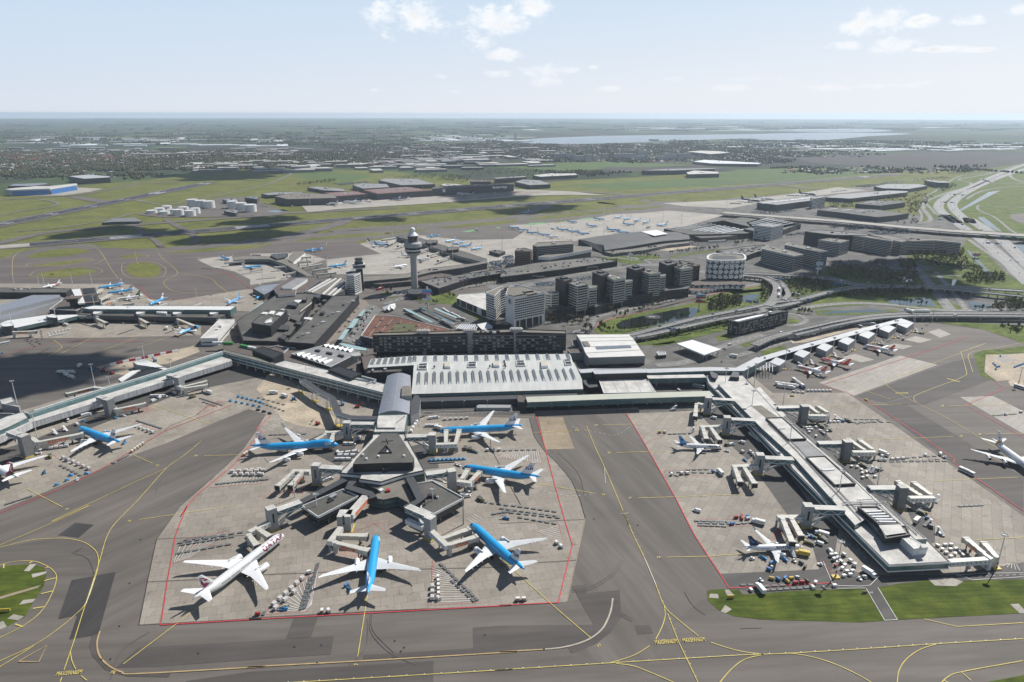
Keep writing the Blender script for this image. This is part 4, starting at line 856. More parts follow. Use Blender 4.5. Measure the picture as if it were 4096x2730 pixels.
bld('office_podium','long dark podium linking the four glass banded towers','building',"a2 400 820 560 790 800 775 1000 720 1300 660 1620 630 1700 645 1690 680 1500 700 1250 745 1000 770 850 800 650 860 470 880",13,0,BLACK,DARK,[(1,4,2.2)],.6,units=8,seed=3,glass=mat('dim_glass',(.035,.04,.042),.15,var=.4,scale=.2))
bld('office_podium','low black glass entrance hall with dark canopy below the second tower','building',"a2 835 808 1000 775 1010 800 850 850",12,0,BLACK,DARK,None,.4)
bld('office_block','dark brick office block behind the fourth glass tower','building',"a2 1600 425 1700 445 1790 470 1750 480 1640 462",28,0,BRICK,ROOFD,[(3,3.4,1.5)],.6,units=2)
# patterned round hotel
hl=thing('hotel','round cornered hotel with white and dark diamond patterned facade','hotel',G1("a2 2010 600"),0,None,True)
pat=newmat('diamond_facade',.5,.4);nt=pat.node_tree
tcn=nt.nodes.new('ShaderNodeUVMap');
vr_=nt.nodes.new('ShaderNodeVectorRotate');vr_.rotation_type='Z_AXIS';vr_.inputs['Angle'].default_value=R(45);nt.links.new(tcn.outputs[0],vr_.inputs['Vector'])
def chk(sc_,c0,c1):
    k=nt.nodes.new('ShaderNodeTexChecker');k.inputs['Scale'].default_value=sc_;nt.links.new(vr_.outputs[0],k.inputs[0]);return k.outputs['Fac']
nz=nt.nodes.new('ShaderNodeTexWhiteNoise');nz.noise_dimensions='2D';sn=nt.nodes.new('ShaderNodeVectorMath');sn.operation='SNAP';sn.inputs[1].default_value=(2.1,2.1,1);nt.links.new(vr_.outputs[0],sn.inputs[0]);nt.links.new(sn.outputs[0],nz.inputs[0])
gt=nt.nodes.new('ShaderNodeMath');gt.operation='GREATER_THAN';gt.inputs[1].default_value=.52;nt.links.new(nz.outputs[0],gt.inputs[0])
mx=nt.nodes.new('ShaderNodeMath');mx.operation='MAXIMUM';c2=chk(1/6.3,0,1);ad=nt.nodes.new('ShaderNodeMath');ad.operation='MULTIPLY';nt.links.new(c2,ad.inputs[0]);ad.inputs[1].default_value=1
c3=chk(1/2.1,0,1);nt.links.new(ad.outputs[0],mx.inputs[0]);ml=nt.nodes.new('ShaderNodeMath');ml.operation='MULTIPLY';nt.links.new(c3,ml.inputs[0]);nt.links.new(gt.outputs[0],ml.inputs[1]);nt.links.new(ml.outputs[0],mx.inputs[1])
mxx=nt.nodes.new('ShaderNodeMix');mxx.data_type='RGBA';mxx.inputs[6].default_value=(.035,.045,.05,1);mxx.inputs[7].default_value=(.62,.62,.61,1);nt.links.new(mx.outputs[0],mxx.inputs[0]);nt.links.new(mxx.outputs[2],nt.nodes['Principled BSDF'].inputs['Base Color'])
def uvwall(o,name,P,z0,z1,m):
    P=ccw(P);n=len(P);b=MB();b.add([(p.x,p.y,z0) for p in P]+[(p.x,p.y,z1) for p in P],[[i,(i+1)%n,n+(i+1)%n,n+i] for i in range(n)])
    ob=b.build(name,m,o);uv=ob.data.uv_layers.new(name='UVMap');acc=0;k=0
    for i in range(n):
        L=(P[(i+1)%n]-P[i]).length
        for u,z in ((acc,z0),(acc+L,z0),(acc+L,z1),(acc,z1)): uv.data[k].uv=(u,z);k+=1
        acc+=L
    return ob
ring=smooth(G("a2 1852 415 1870 380 1990 365 2160 370 2200 395 2185 425 2050 432 1900 430",40),5,True)
uvwall(hl,'facade',ring,11,41,pat);MB().ring(inset(ccw(ring),-.05),3.,40,41.6).build('roof_rim',OFFW,hl);MB().poly(inset(ccw(ring),2.8),40).build('roof',ROOFGR,hl)
at=smooth(G("a2 1900 405 1920 385 2080 385 2120 400 2090 420 1940 422",40),4,True);MB().poly(ccw(at),40.05).build('roof_void',BLACK,hl)
MB().prism(inset(ccw(ring),2),0,11,0,top=False).build('ground_floor',BLACK,hl)
lw=smooth(G("a2 1700 640 1730 615 1850 600 1975 600 2180 620 2172 640 2050 640 1900 645",11),4,True)
uvwall(hl,'low_wing',lw,4,11,pat);MB().poly(ccw(lw),11).build('low_wing_roof',ROOFB,hl)
lw2=smooth(G("a2 1700 672 1850 655 2000 630 2170 628 2160 645 2010 655 1850 690 1705 695",6),4,True);uvwall(hl,'lower_wing',lw2,1,6,pat);MB().poly(ccw(lw2),6).build('lower_wing_roof',BRICK,hl)
# ================= buildings beyond the motorway ramp ==================
bld('office_block','brown brick office block beside the long grey office','office building',"a2 130 345 150 325 225 320 282 340 270 352 160 352",27,0,BRICK,ROOFD,[(3,3.4,1.3)],.6,units=2,seed=2)
o=bld('office_block','long grey office with white stripes and lower stepped wing','office building',"a2 290 300 330 272 640 255 656 265 655 285 330 310",32,0,GREY,ROOFGR,[(3,3.3,1.5)],.8,units=5,seed=4)
part_prism(o,'low_wing',"a2 340 400 430 375 658 300 820 310 818 330 440 405",12,17,OFFW,ROOFGR,.5);part_prism(o,'low_wing_base',inset(ccw(G("a2 340 400 430 375 658 300 820 310 818 330 440 405",17)),1),0,12,DARK)
wv=thing('freight_hall','large dark wavy roofed freight hall with one white roof field','freight hall',G1("a2 1200 270"),0,None,True)
f_=G("a2 935 338 1180 300 1450 255 1700 235",8);m_=G("a2 925 290 1180 262 1430 225 1690 192",11.5);k_=G("a2 700 240 1000 195 1290 165 1560 170",13)
b=MB();rows=[]
for i in range(4): rows.append([f_[i],m_[i],m_[i].lerp(k_[i],.3)+Vector((0,0,-1.5)),m_[i].lerp(k_[i],.7)+Vector((0,0,.5)),k_[i]])
b.loft(rows,False);b.build('roof',mat('dark_ribbed_roof',(.075,.075,.075),.75,var=.2,scale=.03,coord='World'),wv,sm=False)
for ends in (rows[0],rows[-1]): b=MB();b.add([(p.x,p.y,p.z-.05) for p in ends]+[(p.x,p.y,0) for p in ends[::-1]],[list(range(10))]);b.build('end_wall',BLACK,wv)
b=MB();b.add([f_[0],f_[3],(f_[3].x,f_[3].y,0),(f_[0].x,f_[0].y,0)],[[0,1,2,3]]);b.build('front_wall',DARK,wv)
for p in along(f_,8): MB().beam((p.x,p.y-1,0),(p.x,p.y-1,8),.4).build('column',MGREY,wv)
b=MB();b.poly(G("a2 1262 168 1400 153 1500 188 1380 207",13.6));b.build('white_roof_field',WHITE,wv)
bld('office_block','low grey flat building in front of the wavy roofed hall','building',"a2 930 350 1180 325 1480 275 1690 255 1700 270 1500 292 1300 335 1010 370",6,0,GREY,ROOFGR,[(1.5,3,1.2)],.4,units=4)
def fac(lab,s,h,n,skylight,seed,wall=BLACK,nm='warehouse',top=None,rows=6,sz=2.6,group=None):
    o=bld(nm,lab,'warehouse',s,h,0,wall,top or ROOFD,None,.5,group=group)
    return o
def skyl(o,s,h,nu,nv,m,w=3,jit=.25,seed=1):
    q=G(s,h);r=random.Random(seed);b=MB()
    for i in range(nu):
        for j in range(nv):
            u,v=(i+.5+(j%2)*.4)/(nu+.4),(j+.5)/nv;p=q[0].lerp(q[1],u).lerp(q[3].lerp(q[2],u),v);b.box((p.x,p.y,h),(w,w,1.1),.4,taper=1.)
    ob=b.build('roof_light',m,o);ob['kind']='stuff';return ob
o=fac('black cargo warehouse dotted with rows of bright roof lights','a2 1465 145 1600 128 1870 85 2000 70 2352 150 2200 185 1780 195 1690 195',12,0,0,1);skyl(o,"a2 1700 158 1960 108 2210 150 2000 185",12.1,13,6,WHITE,5.2);skyl(o,"a2 1480 142 1840 92 1960 105 1640 155",12.1,16,3,WHITE,3.6,seed=3)
part_prism(o,'end_block',"a2 2180 140 2240 128 2352 148 2300 165",12,17,DARK);part_prism(o,'front_shop',"a2 1690 195 1780 190 2230 160 2240 185 2000 215 1800 225",0,9,BRICK,ROOFD);skyl(o,"a2 1980 200 2180 172 2200 185 2000 212",9.1,14,2,WHITE,2.2)
o=fac('dark warehouse with scattered white roof lights beyond the airside road','a3 -140 85 60 30 340 95 200 150 -60 165',12,0,0,2);skyl(o,"a3 -120 90 50 40 300 95 -40 155",12.1,14,6,WHITE,4.4,seed=5)
o=fac('dark warehouse with white roof panels near the motorway','t2 150 1510 450 1455 850 1500 620 1545 430 1540',12,0,0,3)
bld('office_block','white office block with dark window stripes before black warehouses','office building',"a3 -68 108 60 88 198 103 92 126",30,0,OFFW,ROOFG,[(3,3.3,1.5)],.8,units=2)
bld('office_block','long dark glass office nearest the ring road, white framed','office building',"a3 0 320 60 285 372 370 290 385",27,0,MGREY,ROOFGR,[(2,3.3,2)],.8,units=6,trim=OFFW)
bld('office_block','second dark glass office with white framed corner','office building',"a3 205 285 250 262 592 340 530 352",28,0,MGREY,ROOFGR,[(2,3.3,2)],.8,units=5,trim=OFFW)
bld('office_block','wide black glass office complex behind the ring of offices','office building',"a3 385 165 500 150 720 165 960 185 930 200 640 195",28,0,BLACK,DARK,[(2,3.5,1.5)],.6,units=4)
bld('office_block','grey gridded office with recessed windows and set back top','office building',"a3 508 240 600 222 785 242 700 265",26,0,CONC,ROOFGR,[(2,3.2,1.6)],.8,units=4)
bld('office_block','pale banded office wing with dark vertical glass slot','office building',"a3 795 195 930 195 1175 240 1165 250 920 212",28,0,CONC,ROOFGR,[(2,3.2,1.5)],.6)
bld('office_block','long pale office curving round toward the motorway','office building',"a3 940 185 1130 195 1310 232 1540 222 1790 252 1785 262 1550 240 1300 248 1165 238",25,0,CONC,ROOFGR,[(2,3.2,1.5)],.6,units=5)
bld('office_block','stepped pale office joining the curved wing','office building',"a3 1168 240 1180 230 1300 228 1310 240 1255 255",26,0,CONC,ROOFGR,[(2,3.2,1.5)],.6)
bld('pavilion','low round ended white pavilion among trees below the curved office','pavilion',"a3 1430 290 1500 278 1525 290 1510 312 1450 312",7,2,MGREY,GREENP,None,.4)
o=bld('hotel','black hotel block with irregular white window panels','hotel',"a3 -298 968 145 864 240 880 -203 986",17,0,BLACK,DARK,None,.8,units=3,seed=6)
e=G("a3 -298 968 -203 986 240 880",17);rb=random.Random(2)
for a,c in zip(e,e[1:]):
    d=(c-a);L=d.length;d/=L;no=Vector((d.y,-d.x,0));no=no if no.y<0 else -no
    for k in range(4):
        b=MB();s=1.
        while s<L-1.5:
            if rb.random()<.6: p=a+d*s+no*.1;r_=p+d*rb.uniform(.7,1.3);z=2+k*3.6;b.add([(p.x,p.y,z),(r_.x,r_.y,z),(r_.x,r_.y,z+2.6),(p.x,p.y,z+2.6)],[[0,1,2,3]])
            s+=1.7
        b.build('window_band',blind,o)
part_prism(o,'roof_plant',"a3 60 897 140 872 200 878 90 905",17,20,BLACK);part_prism(o,'roof_light',"a3 -250 962 0 905 30 912 -215 970",17,18.4,WHITE)
# silver shed, canopy, booth
sh=thing('cargo_shed','large silver shed with wavy white roof and ribbed end wall','shed',G1("a2 1000 1250"),0,None,True)
SL=[("a2 797 1300",11.2),("a2 765 1260",13.2),("a2 745 1205",14.2),("a2 725 1155",15.2),("a2 705 1125",15),("a2 685 1095",13.5)];SR=[("a2 1300 1282",11.2),("a2 1262 1230",13.2),("a2 1232 1185",14.2),("a2 1205 1145",15.2),("a2 1180 1115",15),("a2 1155 1090",13.5)]
A=[G1(*x) for x in SL];B=[G1(*x) for x in SR]
sr=mat('pale_shed_roof',(.60,.585,.55),.5,var=.06,scale=.1)
b=MB();b.loft([A,B],False);b.build('roof',sr,sh);b=MB();pr=[A[0],B[0],B[-1],A[-1]]
b.add([(A[0].x,A[0].y,2.5),(B[0].x,B[0].y,2.5),B[0]+Vector((0,0,-.05)),A[0]+Vector((0,0,-.05))],[[0,1,2,3]]);b.build('front_wall',mat('ribbed_steel_wall',(.30,.30,.30),.5,.2,var=.15,scale=1,stretch=(8,8,.2)),sh)
for S in (A,B): b=MB();b.add([p+Vector((0,0,-.06)) for p in S]+[(p.x,p.y,0) for p in S[::-1]],[list(range(2*len(S)))]);b.build('side_wall',MGREY,sh)
b=MB()
for k in (1,2,3,4): b.beam(A[k]+Vector((0,0,.15)),B[k]+Vector((0,0,.15)),.35,.25)
b.build('roof_seam',MGREY,sh);part_prism(sh,'roof_hatch',[A[2].lerp(B[2],u).lerp(A[3].lerp(B[3],u),t) for u,t in ((.03,.1),(.13,0),(.12,.9),(.02,.9))],14,16,OFFW,ROOFGR)
b=MB();b.add([A[1].lerp(B[1],.22).lerp(A[2].lerp(B[2],.22),.45)+Vector((0,0,.25)),A[1].lerp(B[1],.86).lerp(A[2].lerp(B[2],.86),.45)+Vector((0,0,.25)),A[2].lerp(B[2],.86)+Vector((0,0,.3)),A[2].lerp(B[2],.22)+Vector((0,0,.3))],[[0,1,2,3]]);b.build('roof_glazing',mat('ribbed_glazing',(.16,.18,.21),.3,var=.35,scale=1.5,stretch=(1,.03,1)),sh)
cn=bld('canopy','big white canopy roof over the checkpoint lanes','canopy',"a2 1585 1172 1725 1138 1982 1220 1830 1272",8.5,7,WHITE,WHITE,None,.15);columns(cn,inset(ccw(G("a2 1585 1172 1725 1138 1982 1220 1830 1272",8.5)),3)+along(G("a2 1830 1272 1982 1220",8.5),10),7,.3,MGREY)
bld('checkpoint_booth','small white roofed checkpoint booth on a kerbed island','booth',"a2 1405 1250 1420 1243 1480 1245 1490 1272 1420 1278",4,0,DARK,MGREY,[(1,4,1.6)],.5,trim=WHITE)
for lab,s,h in (('grey service block between white hall and silver shed','a2 605 1232 615 1225 745 1225 750 1255 630 1262',9),('dark service block behind the silver shed','a2 640 1150 700 1140 690 1190 650 1195',7)): bld('service_block',lab,'building',s,h,0,MGREY,ROOFB,None,.4)
# ================= pier with the long white roof (east) ==================
gp=thing('pier_building','long pier with white roof units, glazed sides and railings on top','pier building',G1("b3 500 1000"),0,None,True)
lo="c3 1150 508 1690 478 1490 285 b3 780 1130 380 770 0 395 b2 2150 195 1840 195 b2 1870 300 b2 2240 655 b3 240 1015 c3 690 55"
part_prism(gp,'gate_level',lo,3.4,8.2,DARK,ROOFW,.4);MB().poly(inset(ccw(G(lo,3.4)),.1),3.4).build('soffit',DARK,gp)
part_bands(gp,lo,8.2,[(4.4,7)],GREENGL);MB().ring(inset(ccw(G(lo,8.2)),-.35),.5,7.2,8.25).build('white_fascia',WHITE,gp);MB().ring(inset(ccw(G(lo,8.2)),-.35),.5,3.3,4.1).build('white_sill',WHITE,gp)
columns(gp,along([Vector(p) for p in inset(ccw(G(lo,3.4)),2.5)],13),3.4,.5)
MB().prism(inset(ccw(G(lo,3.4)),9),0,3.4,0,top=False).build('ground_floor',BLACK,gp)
up="b3 945 1500 845 1545 c3 750 0 c3 830 150 945 90 b3 945 1500"
ul="c3 945 88 850 148 b3 240 900 -60 640 b2 1960 290 1990 268 b3 60 640 c3 800 -120"
ul="c3 945 90 b3 420 955 b3 40 605 b2 1985 275 b2 1955 300 b3 0 690 b3 300 960 c3 845 150"
ur="c3 1490 272 1385 275 b3 860 1180 b3 400 795 b3 180 595 b2 2290 340 b2 2330 325 b3 230 590 b3 430 765 b3 920 1195"
for s,n in ((ul,'west_roof_strip'),(ur,'east_roof_strip')):
    part_prism(gp,n,s,8.2,11.6,GREENGL,ROOFW,0)
mid="b2 1985 278 b3 40 605 b3 420 955 c3 940 95 c3 1100 270 1380 272 b3 860 1185 b3 400 795 b3 180 590 b2 2290 340"
part_prism(gp,'middle_roof',mid,8.2,11.2,DARK,ROOFW,0)
for k,s in enumerate(("b3 42 607 190 600 402 792 240 798","b3 402 955 572 945 845 1192 660 1205","c3 870 -8 1040 -12 1245 142 1060 150","c3 1075 185 1090 170 1300 160 1335 238 1120 275")):
    part_prism(gp,'roof_unit',s,11.2,12.6 if k<2 else 14,BLACK,ROOFW if k!=3 else BLACK,0)
    MB().ring(inset(ccw(G(s,12.6 if k<2 else 14)),-.3),.9,12 if k<2 else 12.8,13.3 if k<2 else 14.8).build('roof_unit_rim',BLACK,gp)
part_prism(gp,'roof_unit',"c3 1055 150 1245 140 1300 215 1120 240",11.2,15,BLACK,ROOFW)
part_prism(gp,'white_plant_box',"c3 1255 255 1320 250 1495 345 1372 362",8.2,13.2,OFFW,ROOFW,.3);part_prism(gp,'white_stair_box',"c3 1428 318 1470 313 1498 345 1450 352",13.2,15,OFFW,ROOFW)
for s in ("b3 -30 520 150 480 150 530 50 560","b2 2165 160 2290 330 2180 300","b2 1905 190 1960 240 2060 245 2140 230 2060 195"): pass
part_prism(gp,'roof_unit',"b2 1878 195 1895 185 1955 215 1935 250 1900 240",8.2,12,BLACK,DARK);part_prism(gp,'roof_unit',"b2 2060 235 2090 185 2140 195 2145 240",8.2,12,BLACK,DARK)
for z,w in ((11.7,.2),):
    for s in ("b3 60 655 300 880 c3 900 110","b3 80 640 320 865 c3 930 95","b3 205 590 415 775 900 1190 c3 1400 240","b3 220 585 425 770 c3 1470 265"):
        P=G(s,11.6);b=MB()
        for a,c in zip(P,P[1:]): b.beam(a+Vector((0,0,1)),c+Vector((0,0,1)),.22);b.beam(a+Vector((0,0,.3)),c+Vector((0,0,.3)),.22)
        b.build('roof_railing',DARK,gp)
for i in range(5):
    a=G1("c3 %d %d"%(930+i*32,32+i*22),14.3);c=G1("c3 %d %d"%(1105+i*26,22+i*25),14.3);MB().beam(a,c,1.6,1.).build('air_duct',STEEL,gp)
for i in range(7):
    a,c=G1("b3 %d %d"%(270+i*50,800+i*22),11.3),G1("b3 %d %d"%(430+i*22,800+i*22),11.3)
part_prism(gp,'grey_roof_field',"b3 260 820 410 810 560 940 410 950",11.2,11.35,ROOFG);part_prism(gp,'grey_roof_field',"b3 -120 500 0 490 150 595 20 600",11.2,11.35,ROOFGR)
for s in ("b3 145 690 205 685 215 695 150 700","b3 540 1060 600 1050 670 1048 660 1062 600 1070 550 1070"): part_prism(gp,'air_duct',s,12.6,13.2,STEEL)
b=MB()
for s in ("b3 730 1355 1085 1350","b3 730 1370 1085 1365","b3 860 1335 1000 1330","b3 780 1350 790 1375","b3 900 1335 910 1370","b3 1040 1345 1050 1370"): g2=G(s,12.6);b.beam(g2[0],g2[1],.5)
b.build('roof_pipework',MGREY,gp)
# link block, terrace and corridors between hall and pier
o=bld('terminal_link','white flat roofed link block with long seams beside the departure hall','terminal building',"b2 885 265 1315 250 1400 378 930 388",8.5,0,BLACK,ROOFW,None,.4,trim=OFFW)
b=MB()
for i in (.06,.28,.5,.72,.95): P=ccw(G("b2 885 265 1315 250 1400 378 930 388",8.56));e=G("b2 885 265 1315 250 1400 378 930 388",8.6);b.strip([e[0].lerp(e[1],i),e[3].lerp(e[2],i)],.45)
b.build('roof_seam',MGREY,o)
o=bld('terminal_link','black fronted upper storey with white curved roof above the link block','terminal building',"b2 828 185 835 175 1310 165 1320 200 850 215",15,0,BLACK,STEEL,None,.4,trim=OFFW)
c=corridor('corridor','long white roofed glazed corridor across the whole middle to the far pier','b2 712 190 830 182 1320 185 1900 165 2150 168 a3 0 1300',5,12.5,11,GREENGL,STEEL,legs=16)
c=corridor('corridor','white roofed bridge corridor crossing the service yard','b2 1320 240 1840 228',5,10.5,9,GREENGL,ROOFW,legs=20)
c=corridor('corridor','long pale green roofed gate corridor in front of the link block','b2 240 445 1000 415 1900 385',4,9.5,13,GREENGL,mat('pale_green_roof',(.40,.41,.34),.55,var=.08,scale=.05),legs=14)
bld('plant_building','small dark plant block at the end of the green roofed corridor','plant room',"b2 155 440 160 405 205 405 240 440 240 470 165 470",7,0,DARK,ROOFB,None,.3)
bld('plant_building','dark service block below the link block corner','plant room',"b2 715 225 830 225 850 260 890 330 800 340 760 310",6,0,BLACK,DARK,None,.3)
# blast fence
bf=thing('blast_fence','long dark slatted jet blast fence at the stub of the taxilane','fence',G1("b2 780 590"),0,None,True)
e=G("b2 318 598 1250 560");t=G("b2 330 552 1250 518",4)
b=MB();P0=[e[0],e[1],e[1]+Vector((0,3,4.2)),e[0]+Vector((0,3,4.2))];b.add(P0,[[0,1,2,3]]);b.build('slat_panel',mat('blast_slats',(.035,.036,.038),.6,var=.5,scale=1,stretch=(1.5,.1,.1)),bf)
for p in along(e,4): MB().beam(p+Vector((0,5,0)),p+Vector((0,3,4)),.25).build('strut',MGREY,bf)
o=bld('ramp_cover','long low grey concrete ramp cover beside the terminal road','ramp cover',"b1 2030 498 2060 490 b2 105 492 100 520 b1 2030 522",3,0,MGREY,MGREY,None,0)
# ================= far low pier with seven bays (north east) ==================
hp=thing('pier_building','low white pier with a saw tooth row of gate bays','pier building',G1("a3 700 1150"),0,None,True)
part_prism(hp,'spine',"a3 -60 1310 0 1282 420 1160 830 1045 1250 938 1365 975 1310 985 1195 985 1015 1035 830 1090 640 1142 430 1200 220 1262 0 1330",0,7.6,DARK,STEEL,.2)
for xr,yr in ((1365,978),(1203,1020),(1020,1075),(840,1132),(643,1190),(440,1248),(222,1322)):
    s="a3 %d %d %d %d %d %d %d %d"%(xr,yr,xr-62,yr+48,xr-150,yr+14,xr-90,yr-32)
    part_prism(hp,'gate_bay',s,0,7.7,MGREY,STEEL,.15)
for xr,yr in ((1200,965),(1030,1018),(850,1068),(655,1120),(460,1178),(250,1238),(30,1300)):
    q=G1("a3 %d %d"%(xr,yr),7.6);MB().box(q,(1.6,1.6,1.2)).build('roof_vent',DARK,hp)
sg=thing('steel_frame','open white steel roof frame under construction with red edge beam','building frame',G1("a3 80 1390"),0,None,True)
q=G("a3 -70 1370 100 1325 165 1365 100 1420 -60 1400",7);b=MB()
for i in range(7):
    u=i/6;b.beam(q[0].lerp(q[1],u),q[4].lerp(q[3],u),.4)
    b.beam(q[0].lerp(q[4],u),q[1].lerp(q[2],u),.35)
b.build('roof_frame',WHITE,sg);MB().beam(q[1],q[2],.6).build('edge_beam',RED,sg)
for p in q+[q[0].lerp(q[1],.5),q[4].lerp(q[3],.5)]: MB().beam((p.x,p.y,0),p,.35).build('column',MGREY,sg)
# ================= west pier (front left) ==================
ep=thing('pier_building','long straight pier with glazed roof gallery and white stepped sides','pier building',G1("b0 1000 420"),0,None,True)
lb="b0 2080 110 2050 60 2000 38 b0 240 590 b0 230 570 60 640 -300 790 -300 920 0 800 210 705 290 665"
part_prism(ep,'gate_level',lb,3.6,9,mat('ribbed_white_wall',(.5,.5,.5),.5,var=.3,scale=1,stretch=(.7,.7,.02)),ROOFW,.3);MB().poly(inset(ccw(G(lb,3.6)),.1),3.6).build('soffit',DARK,ep)
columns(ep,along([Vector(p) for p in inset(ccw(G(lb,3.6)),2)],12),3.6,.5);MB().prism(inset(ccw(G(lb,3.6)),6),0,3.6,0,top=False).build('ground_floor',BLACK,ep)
gl="b0 2020 45 1985 30 1960 22 b0 225 568 b0 260 620"
P=G("b0 2000 45 1400 245 800 430 250 610",10.4);b=MB();rg=[]
for p in P:
    d=(P[0]-P[-1]).normalized();q=Vector((-d.y,d.x,0));rg.append([p+q*x+Vector((0,0,z-10.4)) for x,z in ((-5,9),(-4.4,11.6),(-2.6,12.9),(0,13.2),(2.6,12.9),(4.4,11.6),(5,9))])
b.loft(rg,False);b.build('glazed_gallery',GREENGL,ep);b=MB()
for r in rg[:1]+rg[-1:]: b.poly(r)
b.build('gallery_end',OFFW,ep)
for k,x in ((0,'gutter'),(2,'gallery_rail'),(3,'ridge_walkway'),(4,'gallery_rail')):
    b=MB()
    for a,c in zip(rg,rg[1:]): b.beam(a[k]+Vector((0,0,.15)),c[k]+Vector((0,0,.15)),.8 if k==3 else .35)
    b.build(x,OFFW,ep)
part_prism(ep,'bent_gallery',"b0 -300 740 0 640 60 615 215 570 255 625 60 720 -300 860",9,12.5,GREENGL,ROOFW,.3)
bp_=bld('lounge_building','black roofed low building attached behind the long straight pier','building',"b0 1085 262 1395 165 1510 178 1420 215 1090 315",6,0,BLACK,BLACK,None,.3)
for s in ("b0 1190 120 1280 95 1310 100 1470 165 1395 168 1230 145","b0 1060 275 1180 200 1260 190 1090 300"): part_prism(bp_,'side_wing',s,0,7,MGREY,OFFW)
part_prism(bp_,'white_roof',"b0 1395 165 1420 155 1512 178 1470 190",6,6.3,OFFW)
o=bld('jet_gate_building','grey gate building with pale roof beside the far apron light mast','building',"b0 0 465 105 440 135 475 60 500 180 515 170 530 15 500",9,0,MGREY,ROOFW,None,.3)
bld('lounge_building','black courtyard void rimmed by white roof at the bend of the pier','building',"b0 -300 585 120 590 155 610 60 690 -300 760",9.2,0,BLACK,BLACK,None,.7,trim=OFFW)
# ================= piers beyond (north west) ==================
cp=thing('pier_building','white roofed pier with trussed gallery and round ended gate bays','pier building',G1("a0 1400 920"),0,None,True)
part_prism(cp,'white_roof',"a0 735 872 835 850 2115 850 2062 886 800 882",5,14,GREENGL,OFFW,.3)
part_prism(cp,'lower_wing',"a0 730 882 2050 890 2010 935 1960 955 950 940 700 930",3.5,9,DARK,ROOFD,.2)
part_prism(cp,'apron_gallery',"a0 690 925 1962 938 1960 950 690 942",4,8,GREENGL,OFFW)
a_=G("a0 515 985 690 942 1960 952",8);b=MB()
for a,c in zip(a_,a_[1:]):
    k=int((c-a).length/5)
    for i in range(k): p,q=a.lerp(c,i/k),a.lerp(c,(i+1)/k);z0,z1=(-3.4,-.4) if i%2 else (-.4,-3.4);b.beam(p+Vector((0,-.3,z0)),q+Vector((0,-.3,z1)),.35)
b.build('truss',OFFW,cp)
part_prism(cp,'roof_plant',"a0 1398 905 1410 885 1500 885 1490 915",9,12,OFFW)
for x in (830,1215,1545,1875):
    o=part_prism(cp,'gate_bay',smooth(G("a0 %d 915 %d 890 %d 880 %d 885 %d 915 %d 925"%(x,x+30,x+110,x+118,x+60,x+20),11.5),4,True),0,11.5,MGREY,OFFW,.2)
w_=bld('pier_building','trussed white roofed gallery curving away from the round ended bays','pier building',"a0 0 1012 60 985 430 930 500 935 700 928 690 945 510 985 450 985 150 1050 0 1060",8,3.6,GREENGL,OFFW,None,.2)
for s in ("a0 415 940 480 925 510 950 505 960 430 955","a0 10 1020 90 1005 120 1030 30 1040"): part_prism(w_,'gate_tower',smooth(G(s,12),3,True),0,12,DARK,OFFW,.2)
mh=thing('terminal_hall','long hall with two sloped blue grey metal roofs','terminal building',G1("a0 250 880"),0,None,True)
A=[G1(s,z) for s,z in (("a0 -300 985",12),("a0 -300 930",17),("a0 -300 1040",9))];B=[G1(s,z) for s,z in (("a0 540 755",12),("a0 300 752",17),("a0 605 788",9))]
part_prism(mh,'lower_roof',"a0 -300 990 540 770 605 790 60 965 -300 1070",0,9,MGREY,STEELB,.2);part_prism(mh,'upper_roof',"a0 -300 935 295 757 535 753 540 775 -300 985",0,14,MGREY,STEELB,.3)
P_=G("a0 -100 940 500 790",9)
for u in (.3,.6,.65,.9): p=P_[0].lerp(P_[1],u);MB().box((p.x,p.y-2,9),(4,1,2)).build('louvre',BLACK,mh)
o=bld('pier_building','dark flat roofed pier with bridge over the far apron','pier building',"a0 -300 700 0 735 590 735 640 700 560 698 -300 690",9,0,BLACK,ROOFD,None,.4,units=3,seed=4)
o=bld('pier_building','pier head with stacked dark glass floors and white roof panel','pier building',"a0 640 705 850 690 895 820 750 830",15,0,DARK,ROOFB,[(2,4,2.4)],.4,glass=GREENGL);part_prism(o,'white_roof_panel',"a0 640 705 715 698 760 825 700 830",15,17,OFFW)
part_prism(o,'roof_frame',"a0 740 700 840 692 850 730 750 745",15,15.6,BLACK);part_prism(o,'roof_frame',"a0 750 760 860 750 870 800 765 810",15,15.6,BLACK)
tt=thing('apron_tower','small dark apron control tower with overhanging square roof','control tower',G1("a0 675 860"),0,None,True)
q=G1("a0 672 862",9);MB().box((q.x,q.y,0),(9,9,18),.3).build('shaft',BLACK,tt);MB().box((q.x,q.y,18),(13,13,4),.3,taper=1.2).build('cab',GLASS,tt);MB().box((q.x,q.y,22),(21,17,.9),.3).build('roof',ROOFB,tt)
bld('terminal_annex','brown roofed annex with white edge below the apron tower','terminal building',"a0 440 885 600 770 810 832 680 895 540 888",10,0,DARK,ROOFB,None,.5,trim=OFFW)
yp=thing('pier_building','Y shaped dark roofed pier with glazed sides and white gable','pier building',G1("a1 300 450"),0,None,True)
part_prism(yp,'south_arm',"a1 -160 408 0 395 190 405 345 440 575 580 510 582 300 470 170 430 0 430 -150 440",3,9,DARK,ROOFGR,.3)
part_prism(yp,'north_arm',"a1 330 445 345 400 380 360 480 358 490 375 400 445 380 470",3,9,OFFW,ROOFGR,.3);part_prism(yp,'lounge_block',"a1 180 395 210 378 335 380 310 410 240 425",9,12,BLACK,DARK)
part_bands(yp,"a1 -160 408 0 395 190 405 345 440 575 580 510 582 300 470 170 430 0 430 -150 440",9,[(5,7.5)],GREENGL)
bq=thing('pier_building','dark pier with two black cube lounges behind the control tower','pier building',G1("a1 1800 350"),0,None,True)
